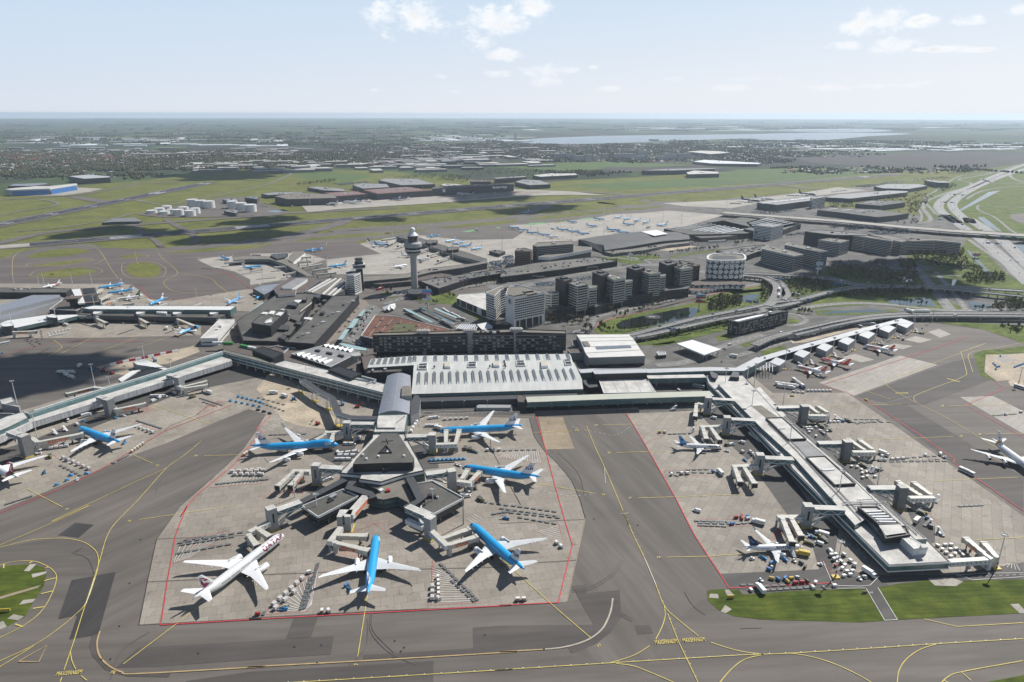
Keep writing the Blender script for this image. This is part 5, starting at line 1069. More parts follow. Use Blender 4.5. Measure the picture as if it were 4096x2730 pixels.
part_prism(bq,'gate_level',"a1 1300 222 1340 212 1520 232 2120 420 2115 455 2040 440 1880 400 1500 270",3,9,DARK,ROOFD,.3)
for s in ("a1 1575 262 1600 248 1680 252 1670 275 1590 285","a1 1760 325 1790 310 1870 312 1865 335 1780 345"): part_prism(bq,'cube_lounge',s,9,14,BLACK,ROOFD,.3)
part_bands(bq,"a1 1300 222 1340 212 1520 232 2120 420 2115 455 2040 440 1880 400 1500 270",9,[(5,7.5)],GREENGL)
o=bld('terminal_building','long low dark terminal range linking old tower and far pier','terminal building',"a1 1020 580 1390 555 1610 505 2035 455 2120 430 2122 455 1900 500 1620 540 1410 590 1020 625",11,0,DARK,ROOFGR,None,.4,units=7,seed=7,trim=GREY)
bld('terminal_building','lower terminal roof with black louvre boxes before the long range','terminal building',"a1 1030 640 1240 600 1700 545 1850 570 1600 610 1160 650",7,0,DARK,ROOFB,None,.4,units=6,unitm=BLACK,seed=9)
bld('storage_shed','flat black storage shed on the far apron','shed',"a1 2140 350 2200 338 2285 352 2230 375",6,0,BLACK,ROOFD,None,.4,units=5,seed=3)
# ================= parking decks ==================

dk=newmat('deck_surface',.85,.3);scalecol(dk,(.115,.11,.10),mul(dk.node_tree,brick_mul(dk.node_tree,2.6,6,R(14),.85,1.1,.16,2.6,0.),noise_mul(dk.node_tree,.3,.03,5,'World')))
def deck(lab,s,h):
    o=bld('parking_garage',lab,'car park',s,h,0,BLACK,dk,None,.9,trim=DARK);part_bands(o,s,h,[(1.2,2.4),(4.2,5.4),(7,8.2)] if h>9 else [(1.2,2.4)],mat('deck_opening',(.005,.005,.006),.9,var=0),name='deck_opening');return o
deck('long dark parking deck beside the motorway, control tower end','a1 1512 618 1900 560 2240 512 2300 540 1960 600 1690 688',10)
deck('long dark parking deck beside the motorway, hotel end','a2 20 508 330 452 850 398 1050 436 560 512 0 585',10)
deck('large grey parking deck behind the patterned hotel','a2 1935 340 2200 300 2352 290 2460 320 2300 350 2180 395',10)
# ================= ramps, flyovers, motorway ==================
def viaduct(lab,s,z,w,name='flyover',m=None,smth=True,step=26,cat='flyover'):
    P=G(s,z);P=smooth(P,5) if smth else P
    o=thing(name,lab,cat,(P[0].x,P[0].y,0),0,None,True)
    b=MB();rg=[];n=len(P);E=[[],[]]
    for i in range(n):
        d=(P[min(i+1,n-1)]-P[max(i-1,0)]).normalized();q=Vector((-d.y,d.x,0)).normalized()*w/2;a,c=P[i]+q,P[i]-q;E[0].append(a);E[1].append(c)
        rg.append([a-Vector((0,0,1.3)),c-Vector((0,0,1.3)),c,a])
    b.loft(rg,True,0,lambda k,i:1 if i==2 else 0);b.build('deck',[CONC,m or ROADM],o)
    b=MB()
    for e in E:
        for a,c in zip(e,e[1:]): b.beam(a+Vector((0,0,.4)),c+Vector((0,0,.4)),.3,.8)
    b.build('barrier',MGREY,o);b=MB()
    for f in (.33,.66):
        L=[a.lerp(c,f)+Vector((0,0,.05)) for a,c in zip(E[0],E[1])];b.dash(L,.3,4,6,z+.06)
    b.build('lane_marking',WHITE,o)
    if step:
        for p in along(P,step): MB().tube((p.x,p.y,0),(p.x,p.y,z-1.3),.9,n=7,cap=False).build('pillar',CONC,o)
    return o
viaduct('two lane flyover along the pond, upper deck','a2 1120 1108 1400 1035 1700 958 2000 895 2352 825 a3 100 800 340 772 600 705 800 665 1100 655 1600 665 2000 705 2352 740',6.5,11)
viaduct('lower flyover parallel to the pond flyover','a2 1160 1125 1420 1075 1700 1010 2000 945 2352 880 a3 0 850 180 830 340 790',6,10)
viaduct('curving double flyover sweeping round the white pier','a3 -60 1180 100 1110 430 1030 700 968 950 920 1200 897 1500 890 2400 890',7,12)
viaduct('second deck of the curving double flyover','a3 300 1085 500 1035 720 985 960 945 1200 922 1500 912 2400 915',7,10)
viaduct('looping two lane ramp with two lorries on it','a3 -200 555 0 575 90 610 140 660 130 730 90 800 60 830',7,13)
viaduct('outer loop ramp curving back under the ring road','a3 60 570 160 610 220 680 240 730 200 770',6.4,8)
viaduct('ring road overpass below the office blocks','a3 -300 535 0 545 300 560 600 580 700 600 900 640 1300 650 1700 655 2352 690',6.3,14)
viaduct('long straight taxiway bridge on pillars across the motorway','a3 -350 -5 0 20 700 68 1300 122 1700 152 2352 190 2600 205',9,46,'taxiway_bridge',CONL,False,45,'bridge')
def road(s,w,z=.3,m=None,dash=True,name='road'):
    P=smooth(G(s),5);b=MB();b.strip(P,w,z);o=b.build(name,m or ROADM);tag(o,kind='structure')
    if dash:
        b=MB();b.dash(P,.35,5,7,z+.03)
        for sgn in (-1,1): b.strip([p for p in P],.01,z+.03)
        tag(b.build('road_markings',WHITE),kind='structure')
    return P
# landside grass, woods floor, water
for s in ("a2 870 1010 1000 955 1400 868 1690 818 1840 755 2000 715 2400 670 2400 840 1900 905 1150 1092 900 1095 840 1050","a2 1200 1160 1400 1120 2040 1000 2040 1050 1500 1180 1230 1190","a2 1370 1180 1560 1150 1600 1170 1380 1200","a1 1160 735 1220 715 1330 755 1290 770 1180 760","a1 1450 780 1820 720 1870 760 1850 830 2120 930 2080 990 1830 830 1560 810","a2 1930 1110 2030 1080 2080 1130 1960 1150","a2 2140 1180 2352 1100 2352 1150 2200 1200","a2 1500 390 1990 320 1990 335 1560 400","a2 850 400 1380 380 1450 405 1180 470 1050 440","a3 0 1200 220 1190 230 1240 100 1290 0 1280","a3 0 1130 140 1075 160 1090 0 1150","a3 230 950 300 945 350 970 320 985 240 985","a3 250 590 700 480 950 490 1400 520 1560 500 1300 400 1290 320 1780 320 1850 200 2200 540 2352 640 2352 770 1850 720 1500 650 1000 640 600 690 300 760 60 640","a3 300 890 640 700 1500 690 1850 870 1480 880 1050 815 600 840","a3 480 870 1200 860 1250 885 900 910 500 915","a3 1560 960 2352 1000 2352 1160 2000 1040 1600 980","a2 2000 690 2352 640 2352 700 2100 730","t2 1640 1510 1700 1300 1780 1230 1900 1180 1990 1140 2500 1060 2700 1300 2700 1600 2060 1600 1800 1440","a2 1750 1000 2050 940 2050 1010 1760 1040"): sheet('grass_verge',GR_D,s,kind='stuff',z=.24,sm=False)
for k,s in enumerate(("a2 1040 1008 1130 962 1400 903 1690 850 1770 872 1700 945 1500 985 1250 1030 1100 1042","a2 2160 762 2210 735 2310 728 2292 770 2190 800","a3 1100 785 1240 765 1500 752 1565 830 1200 818","a3 1850 785 2050 808 2040 860 1880 850","a3 510 895 650 875 1000 860 1150 880 900 890 640 900","a3 1500 418 1760 453 1870 500 1560 462","a3 1235 572 1330 568 1375 610 1250 612","a3 1838 320 1880 345 2060 540 2030 560 1960 470 1850 350","a3 1700 640 1710 590 1750 590 1720 650","t2 1905 1405 2110 1280 2190 1270 2150 1290 1930 1405","t2 2035 1450 2080 1450 2170 1520 2200 1545 2180 1545 2100 1510","a3 2230 265 2352 245 2352 350 2270 310")): sheet('pond',WATERM,s,z=.3,sm=k<2)
fn=thing('fountain','round dark disc fountain with pale centre in the pond','fountain',G1("a2 1365 935"),0,None,True);MB().lathe(G1("a2 1365 935",.3),[(0,11),(.7,11),(.7,9.5),(.5,0)],24).build('rim',BLACK,fn);MB().box(G1("a2 1360 935",.9),(9,1.5,.7)).build('basin',OFFW,fn)
MOTOR=mat('motorway_asphalt',(.21,.205,.20),.8,var=.12,scale=.05,coord='World',stretch=(.2,1,1))
HW1=road("a3 2420 640 2200 430 2000 260 1800 120 1640 10 t2 1900 1490 1800 1420 1775 1365 1850 1300 2000 1240 2150 1172 2300 1112 2420 1070",27,.5,MOTOR)
HW2=road("a3 2420 490 2150 235 1950 100 1850 40 t2 1985 1490 1880 1400 1872 1350 1950 1290 2100 1215 2250 1158 2420 1105",27,.5,MOTOR)
road("a3 2352 620 2230 520 2200 470 2100 400 1950 300 1850 230",9,.45);road("t2 2060 1535 1960 1480 1780 1440 1730 1400 1680 1330 1760 1270 1900 1180 2000 1165 2200 1140",9,.45);road("t2 1640 1495 1720 1470 1690 1420 1670 1390 1700 1340 1850 1280 1960 1250 1990 1220 1910 1195 2100 1160 2300 1100",12,.45);road("t2 1650 1490 1660 1440 1640 1400",8,.45);road("t2 2420 1240 2200 1250 2050 1280 1960 1330",10,.47);road("t2 2250 1130 2260 1180 2350 1215 2450 1230",14,.47);road("t2 2050 1190 2150 1220 2300 1220 2420 1240",12,.5);road("t2 2040 1370 2040 1400 2150 1450 2250 1530 2300 1560",7,.46);road("t2 2040 1375 2200 1378 2420 1385",7,.46)
sheet('paved_apron',ASPR,"t2 2250 1440 2320 1425 2420 1425 2420 1500 2300 1480",z=.5,sm=True)
road("a2 -300 470 0 700 300 640 700 555 1100 490 1400 470 1700 520 2352 560",20,.35);road("a1 1050 760 1200 760 1500 720 2000 640 2352 570 a2 300 560 700 490",12,.4)
road("a1 1200 830 1400 770 1700 720 2120 640 a2 0 640",12,.42);road("a2 600 1090 800 1030 830 980 900 930 1100 880 1300 830 1500 790 1700 740 2000 690 2352 630",9,.33);road("a2 2352 1090 2000 1200 1700 1330 1400 1370",14,.33);road("a3 -300 1300 0 1220 250 1140 430 1080",10,.33);road("a3 240 900 350 920 400 960 330 1000 230 1010",8,.33);road("a3 300 870 500 830 800 805 1100 815 1500 855 1800 870 2352 850",13,.4);road("a3 1380 480 1480 600 1560 700 1640 800 1700 870",16,.3);road("a3 1560 520 1640 620 1760 760 1830 860",9,.3);road("a3 920 490 1300 530 1560 545 1780 560",9,.3);road("a3 600 420 1100 480 1380 500",8,.3);road("a2 900 390 1200 420 1500 420 1800 430",9,.33);road("a2 1100 385 1300 430 1350 460",8,.33)
sheet('car_park',DARKROAD,"a3 600 440 640 400 800 380 1160 420 1180 470 960 480 700 450","a3 -100 160 380 160 370 205 0 260","a3 750 140 1200 120 1340 175 1000 180","a2 1700 270 2000 240 2100 250 1750 300",z=.36)
sheet('car_park',SAND,"a2 1340 330 1700 295 1760 305 1500 345","a3 240 1130 400 1090 780 1000 980 970 1000 1000 700 1080 400 1160 280 1170",z=.36)
sheet('pavement',mat('red_cycle_path',(.24,.11,.09),.85,var=.12,scale=.1,coord='World'),"a2 850 1030 870 990 960 955 1300 880 1690 790 1840 735 2352 640 2352 646 1840 745 1300 890 970 965 885 1000 865 1035",z=.42)
sheet('cobbled_forecourt',mat('brown_paving',(.20,.165,.14),.8,var=.15,scale=.1,coord='World'),"a1 600 1190 970 780 1030 790 1060 830 780 1150 700 1180",z=.3);sheet('road',ROADM,"a1 780 1150 1060 830 1130 840 1180 880 990 1110 1090 1180 1060 1250 900 1180",z=.32)
sheet('plaza',MATS['landside_paving'],"a1 1200 880 1400 850 1500 850 1900 1000 1700 1020 1300 930",z=.3)
# ================= boarding bridges ==================
def boxway(o,name,P,w,h,mats,parent=None):
    b=MB()
    for a,c in zip(P,P[1:]): b.beam(a-Vector((0,0,h/2)),c-Vector((0,0,h/2)),w,h,0,1)
    return b.build(name,mats,parent or o)
def bridge(lab,tower=None,gang=None,fixed=None,tele=(),orange=(),th=16.5,stair=None,tw=6.,grp='passenger boarding bridges'):
    o=thing('boarding_bridge',lab,'jet bridge',G1(tower or fixed or tele[0]),0,grp,True)
    if tower:
        c=G1(tower,th);c.z=0
        g2=G(gang,14) if gang else None
        a=math.atan2((g2[1]-g2[0]).y,(g2[1]-g2[0]).x) if g2 else 0
        MB().box(c,(tw,tw,th),a,0,1).build('tower',[MGREY if th<17.5 else GREY,ROOFW],o)
        d=Vector((math.cos(a),math.sin(a),0));n=Vector((-d.y,d.x,0))
        if gang:
            boxway(o,'gangway',g2,5,3.8,[GREENGL,ROOFW])
            b=MB();k=max(2,int((g2[1]-g2[0]).length/4))
            for sgn in (-1,1):
                for i in range(k):
                    p,q=g2[0].lerp(g2[1],i/k)+n*2.56*sgn,g2[0].lerp(g2[1],(i+1)/k)+n*2.56*sgn;z0,z1=(-3.4,-.5) if i%2 else (-.5,-3.4)
                    b.beam(p+Vector((0,0,z0)),q+Vector((0,0,z1)),.35)
                for z in (-.2,-3.6): b.beam(g2[0]+n*2.56*sgn+Vector((0,0,z)),g2[1]+n*2.56*sgn+Vector((0,0,z)),.45)
            b.build('truss',OFFW,o)
            b=MB();p,q=g2[0].lerp(g2[1],.1),g2[0].lerp(g2[1],.75);b.beam(Vector((p.x,p.y,4)),Vector((q.x,q.y,9.6)),2.2,.5);b.build('support_brace',MGREY,o)
            b=MB()
            for i in range(3):
                s0=c+d*(tw/2+.6)-n*2.6+Vector((0,0,1+i*3.2));sgn=1 if i%2 else -1
                b.beam(s0+n*(0 if sgn>0 else 1.4),s0+d*4.5+n*(0 if sgn>0 else 1.4)+Vector((0,0,3.2)),1.2,.7)
            b.build('stair',OFFW,o)
        MB().box(c,(tw+1.6,tw+1.6,.7),a).build('tower_base',YEL,o);MB().box(c+d*0+n*-(tw/2+.05)+Vector((0,0,6)),(1.3,.1,7),a).build('stair_window',GLASS,o)
    if fixed:
        f=G(fixed,8);boxway(o,'fixed_tunnel',f,3.6,3.3,[OFFW,CREAM])
        b=MB();d=(f[-1]-f[-2]);L=d.length;d/=L;n=Vector((-d.y,d.x,0))
        for k in range(int(L/3)):
            for sgn in (-1,1): p=f[-2]+d*(1.5+k*3)+n*1.84*sgn-Vector((0,0,1.5));b.tube(p,p+n*.05*sgn,.45,n=10)
        b.build('porthole_window',GLASS,o)
        for p in along(f,16): MB().box((p.x,p.y,0),(1,1,4.6)).build('column',MGREY,o)
        MB().tube((f[-1].x,f[-1].y,0),(f[-1].x,f[-1].y,4.6),.8,n=8).build('column',MGREY,o)
    for k,s in enumerate(tele):
        t=G(s,7.8);a,c=t[0],t[-1];d=(c-a).normalized();d.z=0
        b=MB()
        for u0,u1,w,dz in ((0,.38,3.1,0),(.36,.7,3.5,-.1),(.68,.93,3.9,-.25)): b.beam(a.lerp(c,u0)+Vector((0,0,dz-1.5)),a.lerp(c,u1)+Vector((0,0,dz-1.5)),w,3.1)
        tl=b.build('telescopic_tunnel',CREAM,o)
        b=MB()
        q=a.lerp(c,.93)
        b.beam(q-Vector((0,0,1.9)),c-Vector((0,0,1.9)),4.4,4.);cb=b.build('cab',CREAM,tl);cb.parent=tl;
        MB().beam(c-Vector((0,0,2.1)),c+d*.5-Vector((0,0,2.1)),4.0,3.).build('canopy_bellows',BLACK,tl) 
        b=MB();q=a.lerp(c,.72);n=Vector((-d.y,d.x,0))
        for sgn in (-1,1):
            b.beam((q+n*1.7*sgn).xy.to_3d(),(q+n*1.7*sgn).xy.to_3d()+Vector((0,0,5)),.5);b.box((q+n*1.5*sgn).xy.to_3d(),(1.4,.6,1.2),math.atan2(d.y,d.x))
        b.build('wheel_bogie',DARK,tl)
        MB().tube((a.x,a.y,0),(a.x,a.y,8.1),1.7,n=12).build('rotunda',CREAM,o)
        if k in orange or (k,'t') in orange:
            p,q=a.lerp(c,.2),a.lerp(c,.62);nn=n if n.y<0 else -n
            v=[p+nn*1.9-Vector((0,0,.8)),q+nn*1.9-Vector((0,0,.8)),q+nn*1.9-Vector((0,0,2.6)),p+nn*1.9-Vector((0,0,2.6))]
            MB().add(v,[[0,1,2,3]]).build('advertising_panel',ORANGE,tl)
            L=(q-p).length;xd=(q-p) if (q-p).x>0 else (p-q)
            vs,fs=text_mesh(orange[k] if isinstance(orange,dict) else 'here I come',1.);wmx=max(v.x for v in vs)-min(v.x for v in vs);sz=min(1.3,L*.86/wmx)
            xd=xd.normalized();yd=Vector((0,0,1));og=p.lerp(q,.5)+nn*1.93-Vector((0,0,1.7))
            MB().add([og+xd*v.x*sz+yd*v.y*sz for v in vs],fs).build('lettering',WHITE,tl)
    return o
UC={0:'Uncharted territory, here I come',1:'here I come'}
bridge('double boarding bridge at the taxilane stub, first grey tower of the long white pier',"b2 1870 415","b2 1905 430 2100 440","b2 1840 485 1770 470",("b2 1762 480 1752 590",))
bridge('double boarding bridge with truss gangway, beside the blue and white jet',"b2 2040 592","b2 2075 610 2285 620","b2 2005 672 1795 680",("b2 1820 690 1855 790","b2 1890 688 1975 800"))
bridge('double boarding bridge with orange panels above the empty stand, west side of white pier',"b2 2335 925","b3 35 955 290 965","b2 2315 1025 2085 1032",("b2 2108 1045 2160 1175","b2 2190 1042 2290 1190"))
bridge('double boarding bridge reaching toward the jet with the navy fin',"b3 425 1378","b3 475 1400 745 1408","c3 380 70 148 72",("c3 195 95 285 300","c3 275 92 365 245"),{0:'here I come'})
bridge('double boarding bridge with dark tower, first on the east flank of white pier',"b3 388 490","b3 345 500 150 505","b3 425 575 610 577",("b3 500 550 415 478","b3 588 545 505 488"),th=18)
bridge('double boarding bridge with dark tower, middle of the east flank of white pier',"b3 775 805","b3 730 818 510 822","b3 820 900 1025 898",("b3 920 880 775 780","b3 990 872 880 788"),th=18)
bridge('double boarding bridge with dark tower, last on the east flank of white pier',"b3 1270 1208","b3 1220 1222 970 1222","b3 1330 1308 1555 1305",("b3 1420 1285 1222 1158","b3 1515 1278 1368 1168"),th=18)
o=bridge('long low tunnel with portholes leading off the pier end to two bridges',None,None,"c3 1690 465 2040 442",("c3 1990 385 1835 252","c3 2110 425 1998 292"),{0:'here I come'})
part_prism(o,'stair_tower',"c3 1985 398 2010 392 2085 440 2060 452",0,8.6,OFFW)
bridge('double boarding bridge at the four engined blue jumbo, upper tower',"b1 870 650","b1 905 662 1112 662","b1 838 735 672 742",("b1 672 765 592 808","b1 748 760 728 825"))
bridge('double boarding bridge with orange panel, empty stand west of the hub',"b1 595 1030","b1 615 1050 835 1062","b1 540 1088 382 1085",("b1 385 1105 245 1225","b1 465 1105 362 1220"),{1:'here I come'})
bridge('double boarding bridge at the white jet with maroon lettering',"b1 190 1420","b1 240 1440 458 1362","c1 178 130 -5 225",("c1 78 200 185 262","c1 -5 255 70 345"))
o=bridge('double boarding bridge with long orange flank at the front blue jet',"c1 855 58",None,"c1 818 178 718 310",("c1 800 250 1060 250","c1 770 318 1072 385"),{1:'here I come'},th=12,tw=9)
g2=G("b1 895 1480 1045 1310",12);boxway(o,'gangway',g2,6,3.4,[OFFW,ROOFW]);d=(g2[1]-g2[0]).normalized();n=Vector((d.y,-d.x,0))
v=[g2[0].lerp(g2[1],.12)+n*3.06,g2[1]+n*3.06,g2[1]+n*3.06-Vector((0,0,2.8)),g2[0].lerp(g2[1],.12)+n*3.06-Vector((0,0,2.8))];MB().add(v,[[0,1,2,3]]).build('orange_flank',ORANGE,o)
text_on(o,'lettering','Bucket list, here I come',g2[0].lerp(g2[1],.5)+n*3.1-Vector((0,0,1.5)),d,(0,0,1),1.5,WHITE)
o=bridge('double boarding bridge with truss gangway at the blue jet with angled tail',"c1 1618 85","b1 1600 1480 1415 1400","c1 1625 200 1778 345",("c1 1745 275 1975 185","c1 1790 335 2045 252"),{1:'here I come'})
boxway(o,'low_tunnel',G("c1 1410 105 1560 170",8),3.6,3.2,[OFFW,OFFW])
bridge('double boarding bridge at the middle blue jet east of the hub',"b1 1808 1078","b1 1765 1085 1580 1112","b1 1862 1172 1988 1188",("b1 1905 1150 1955 1065","b1 1985 1170 2065 1085"),{1:'here I come'})
bridge('double boarding bridge at the upper blue jet beside the terminal road',"b1 1635 755","b1 1605 770 1405 775","b1 1662 845 1860 838",("b1 1758 825 1760 715","b1 1848 825 1878 712"),{1:'here I come'})
bridge('single long boarding bridge with orange panel at the parked blue jet',"b0 210 778","b0 170 770 80 740","b0 285 800 340 838",("b0 345 838 750 755",),{0:'World, here I come'},tw=7,th=19)
bridge('single boarding bridge with orange panel at the empty stand of the straight pier',"b0 968 450","b0 940 440 880 425","b0 1010 520 1040 540",("b0 1045 542 1310 485",),{0:'Uncharted territory, here I come'},tw=7,th=18)
bridge('cream double boarding bridge at the pier end by the sand yard',"b0 1598 248","b0 1570 240 1505 228","b0 1590 325 1640 345",("b0 1660 352 1862 318","b0 1640 340 1855 284"),tw=7,th=16)
bridge('single boarding bridge with orange panel on the shaded side of the pier',None,None,"b0 930 355 840 345",("b0 845 345 590 405",),{0:'here I come'})
for k,s in enumerate(("a0 870 965 955 1000","a0 1255 965 1325 1000","a0 1590 965 1745 1025","a0 1920 950 1960 965")): bridge(('boarding bridge under the first round ended bay','boarding bridge under the second round ended bay','boarding bridge reaching toward the small blue jet by the pavilion','short boarding bridge at the last round ended bay')[k],None,None,"a0 %d 905 %d 950"%((870,1250,1580,1900)[k],(870,1250,1595,1915)[k]),(s,),(0,) if k<3 else ())
for k,s in enumerate(("a0 845 735 910 695","a0 895 790 990 740","a0 910 835 1040 792","a0 1110 835 1190 820","a0 1430 845 1500 820","a0 1740 845 1810 820","a0 120 1085 320 1075")): bridge(('short orange boarding bridge at the upper blue jet of the pier head','short orange boarding bridge at the lower blue jet of the pier head','short orange boarding bridge at the white jet with green fin','glazed stub bridge behind the white pier roof, first','glazed stub bridge behind the white pier roof, second','glazed stub bridge behind the white pier roof, third','orange boarding bridge below the trussed gallery')[k],None,None,None,(s,),(0,) if k in (0,1,2,6) else ())
FB=[("a1 90 385 20 380",),("a1 330 370 190 378",),("a1 410 410 540 400",),("a1 430 450 540 440",),("a1 470 495 640 465",),("a1 560 525 715 500",),("a1 600 560 765 540",),("a1 320 488 215 495",),("a1 400 540 300 560",),("a0 2280 405 2120 418",),("a0 2180 440 2010 455",),("a1 1330 228 1180 248",),("a1 1300 250 1230 285",),("a1 1420 270 1320 300",),("a1 1590 325 1520 345",),("a1 1690 358 1590 385",),("a1 1780 395 1680 430",)]
for k,s in enumerate(FB): bridge('boarding bridge on the Y shaped pier' if k<11 else 'boarding bridge on the pier with black cube lounges',None,None,None,s,(),grp='distant boarding bridges, '+('Y pier' if k<11 else 'cube pier'))
# ================= light masts ==================
def mast(s,h,lab,style=0,grp='apron light masts'):
    p=G1(s);o=thing('light_mast',lab,'light mast',p,0,grp)
    MB().tube((0,0,0),(0,0,h),.42 if style<2 else .5,.22,8).build('pole',OFFW if style!=2 else MGREY,o)
    b=MB();b.lathe((0,0,h-.5),[(0,.3),(.2,1.6),(.5,1.6)],12)
    for i in range(6):
        a=i*math.pi/3;b.box((1.7*math.cos(a),1.7*math.sin(a),h-.6),(.7,.9,.5),a)
    b.build('lamp_ring',MGREY,o)
    if style==1:
        for k in range(4): MB().tube((0,0,.6+k*1.4),(0,0,2.+k*1.4),.5,.49,8).build('warning_band',RED if k%2==0 else WHITE,o)
        MB().box((0,0,0),(4.4,3.4,.8)).build('base_block',YEL,o)
    return o
near=[("c3 670 618",25.5,1,'tall light mast with red and white foot by the container rows'),("c3 2112 535",24.5,1,'tall light mast with red and white foot at the outer end of the pier'),("b3 2300 305",20,1,'light mast with red and white foot at the gravel yard'),("c1 613 100",19,0,'grey light mast on the west gate wing'),("b1 1648 1460",19,0,'grey light mast on the east gate wing'),("c1 1918 155",24,2,'dark light mast just outside the east gate wing'),("b1 408 1330",18,0,'light mast at the empty stand west of the hub'),("b0 335 790",24,0,'light mast at the first tower of the straight pier'),("b0 1005 440",22,0,'light mast beside the middle tower of the straight pier'),("b0 155 500",24,0,'light mast left of the shaded apron'),("b0 855 355",26,0,'light mast by the shaded boarding bridge'),("a0 1298 1350",22,0,'light mast behind the red and white barrier'),("b0 1545 255",20,0,'light mast at the pier end near the sand yard'),("b1 515 310",22,0,'light mast in front of the glazed gallery')]
for s,h,st,lab in near: mast(s,h,lab,st,None)
for k,s in enumerate(("b3 185 545","b3 240 930","b3 555 840","b3 1030 1260","c3 680 -30","b2 2010 375","b2 2248 590","b2 2205 360","b2 2275 330")): mast(s,28 if k<5 else 26,'light mast rising beside the long white pier roof',0,'pier light masts')
for k,s in enumerate(("a3 205 1400","a3 425 1345","a3 630 1280","a3 825 1230","a3 1015 1165","a3 1190 1115","a3 1355 1060","a3 1525 970")): mast(s,23,'light mast with red foot along the saw tooth pier',1,'saw tooth pier masts')
for k,s in enumerate(("a0 1225 470","a0 140 720","a0 360 720","a0 400 690","a0 655 690","a0 830 690","a0 860 930","a0 1245 935","a0 1910 920","a0 510 1010","a0 20 1000","a0 120 1080","a0 1770 830","a1 245 470","a1 570 450","a1 700 520","a1 118 660","a1 1500 330","a1 1720 390","a1 1815 430","a1 1620 350","a1 1510 215","a1 1275 250","a1 1250 225","a1 2082 218","a1 2255 340","a1 2330 150","a2 17 350","a2 270 165","a2 330 255","a2 540 140","a2 640 250","a2 793 95","a2 925 205","a2 1190 170","a2 1455 100","a2 1620 115","a2 925 40","a2 1135 55")): mast(s,27,'thin light mast on the far aprons',0 if k else 1,'far apron light masts')
for k,s in enumerate(("t1 140 1330","t1 418 1320","t1 575 1312","t1 905 1290","t2 350 1400","t2 728 1320","t2 1090 1290","t0 2080 1390","t0 1940 1380","t2 85 1400","t2 950 1300")): mast(s,30,'thin light mast on the cargo aprons',0,'cargo apron light masts')
# lamps along roads
lp=thing('street_lamp','slender street lamp beside the elevated roads','street lamp',(0,0,0),0,'street lamps')
MB().tube((0,0,0),(0,0,10),.14,.08,5).build('pole',MGREY,lp);MB().beam((0,0,10),(1.6,0,10.1),.3,.2).build('lamp_head',OFFW,lp)
for s,z in ((" a2 1305 1060",0),("a2 1555 1000",0),("a2 1890 980",0),("a2 1000 1080",0),("a2 2100 920",0),("a3 200 1195",0),("a3 250 640",0),("a3 320 690",0),("a3 485 660",0),("a3 610 620",0),("a3 830 770",0),("a3 985 600",0),("a3 1140 780",0),("a3 1390 930",0),("a3 1640 780",0),("a3 155 540",0),("a2 1350 1240",0),("a2 1700 1270",0),("a2 2145 1260",0),("a2 1890 1275",0),("a1 1180 700",0),("a1 1330 640",0),("a1 1060 900",0),("a1 1100 1250",0),("b1 1725 555",0),("b1 1920 550",0),("b1 2130 545",0),("a2 205 600",0),("a2 380 620",0),("a1 2130 640",0)): put(lp,G1(s),1.2,'slender street lamp beside the elevated roads','street lamps')
# advertising pylons and road sign gantries
def pylon(s,lab,h,cols,txt=None):
    p=G1(s);o=thing('advertising_pylon',lab,'advertising pylon',p,0,None)
    MB().tube((0,0,0),(0,0,h),1.1,1.,10).build('column',OFFW,o)
    for z,r,hh,ms in cols:
        b=MB();v=[(r*math.cos(a),r*math.sin(a)) for a in (R(-150),R(-30),R(90))]
        for i in range(3):
            a,c=v[i],v[(i+1)%3];b.add([(*a,z),(*c,z),(*c,z+hh),(*a,z+hh)],[[0,1,2,3]],0 if i else 0)
        b.add([(*q,z+hh) for q in v],[[0,1,2]],1);b.build('display_panel',[ms[0],ms[1]],o)
        if len(ms)>2:
            b=MB();a,c=Vector((*v[0],z)),Vector((*v[1],z));b.add([a+Vector((0,-.1,0)),c+Vector((0,-.1,0)),c+Vector((0,-.1,hh*.5)),a+Vector((0,-.1,hh*.5))],[[0,1,2,3]]);b.build('display_band',ms[2],o)
        if len(ms)>3:
            text_on(o,'lettering',ms[3],((v[0][0]+v[1][0])/2,v[0][1]-.2,z+hh*.25),(1,0,0),(0,0,1),hh*.32,WHITE)
    return o
pylon("a1 1592 865","three sided pylon with pale blue and pink advertising panels",32,((22,8,6.5,(LBLUE,DARK,mat('pink_poster',(.45,.12,.25),.6),'los Canda')),(13,8.5,3.5,(OFFW,DARK))))
pylon("a2 1782 865","three sided pylon with red and blue panels beside the pond",24,((17,8,6,(mat('sky_poster',(.06,.28,.42),.6),DARK,RED)),(11,8.5,3.4,(RED,DARK))))
pylon("a2 1160 460","small three sided advertising pylon by the far road",22,((16,6,4,(OFFW,DARK)),))
pylon("a3 497 550","white three sided advertising pylon before the dark offices",24,((17,7,6,(mat('white_blue_poster',(.5,.56,.6),.5),DARK)),(10,6,3,(OFFW,DARK))))
pylon("a3 1895 455","advertising pylon with reddish panel beside the motorway",24,((17,8,5,(mat('rose_poster',(.35,.17,.17),.6),DARK)),(10,7,3,(GREY,DARK))))
def gantry(s,lab,w=14,h=8,n=2,m=None):
    a,c=G(s)[0],G(s)[-1];o=thing('sign_gantry',lab,'road sign',(a+c)/2,0,'road sign gantries',True)
    d=(c-a).normalized();b=MB()
    for p in (a,c): b.beam(p,p+Vector((0,0,h)),.4)
    b.beam(a+Vector((0,0,h)),c+Vector((0,0,h)),.5,.8);b.build('gantry_frame',MGREY,o)
    for i in range(n):
        p=a.lerp(c,(i+.5)/n)+Vector((0,-.5,h-1.6));k=min(4.,(a-c).length/n*.4);MB().beam(p-d*k,p+d*k,.2,2.6).build('sign_panel',m or BLUE,o)
    return o
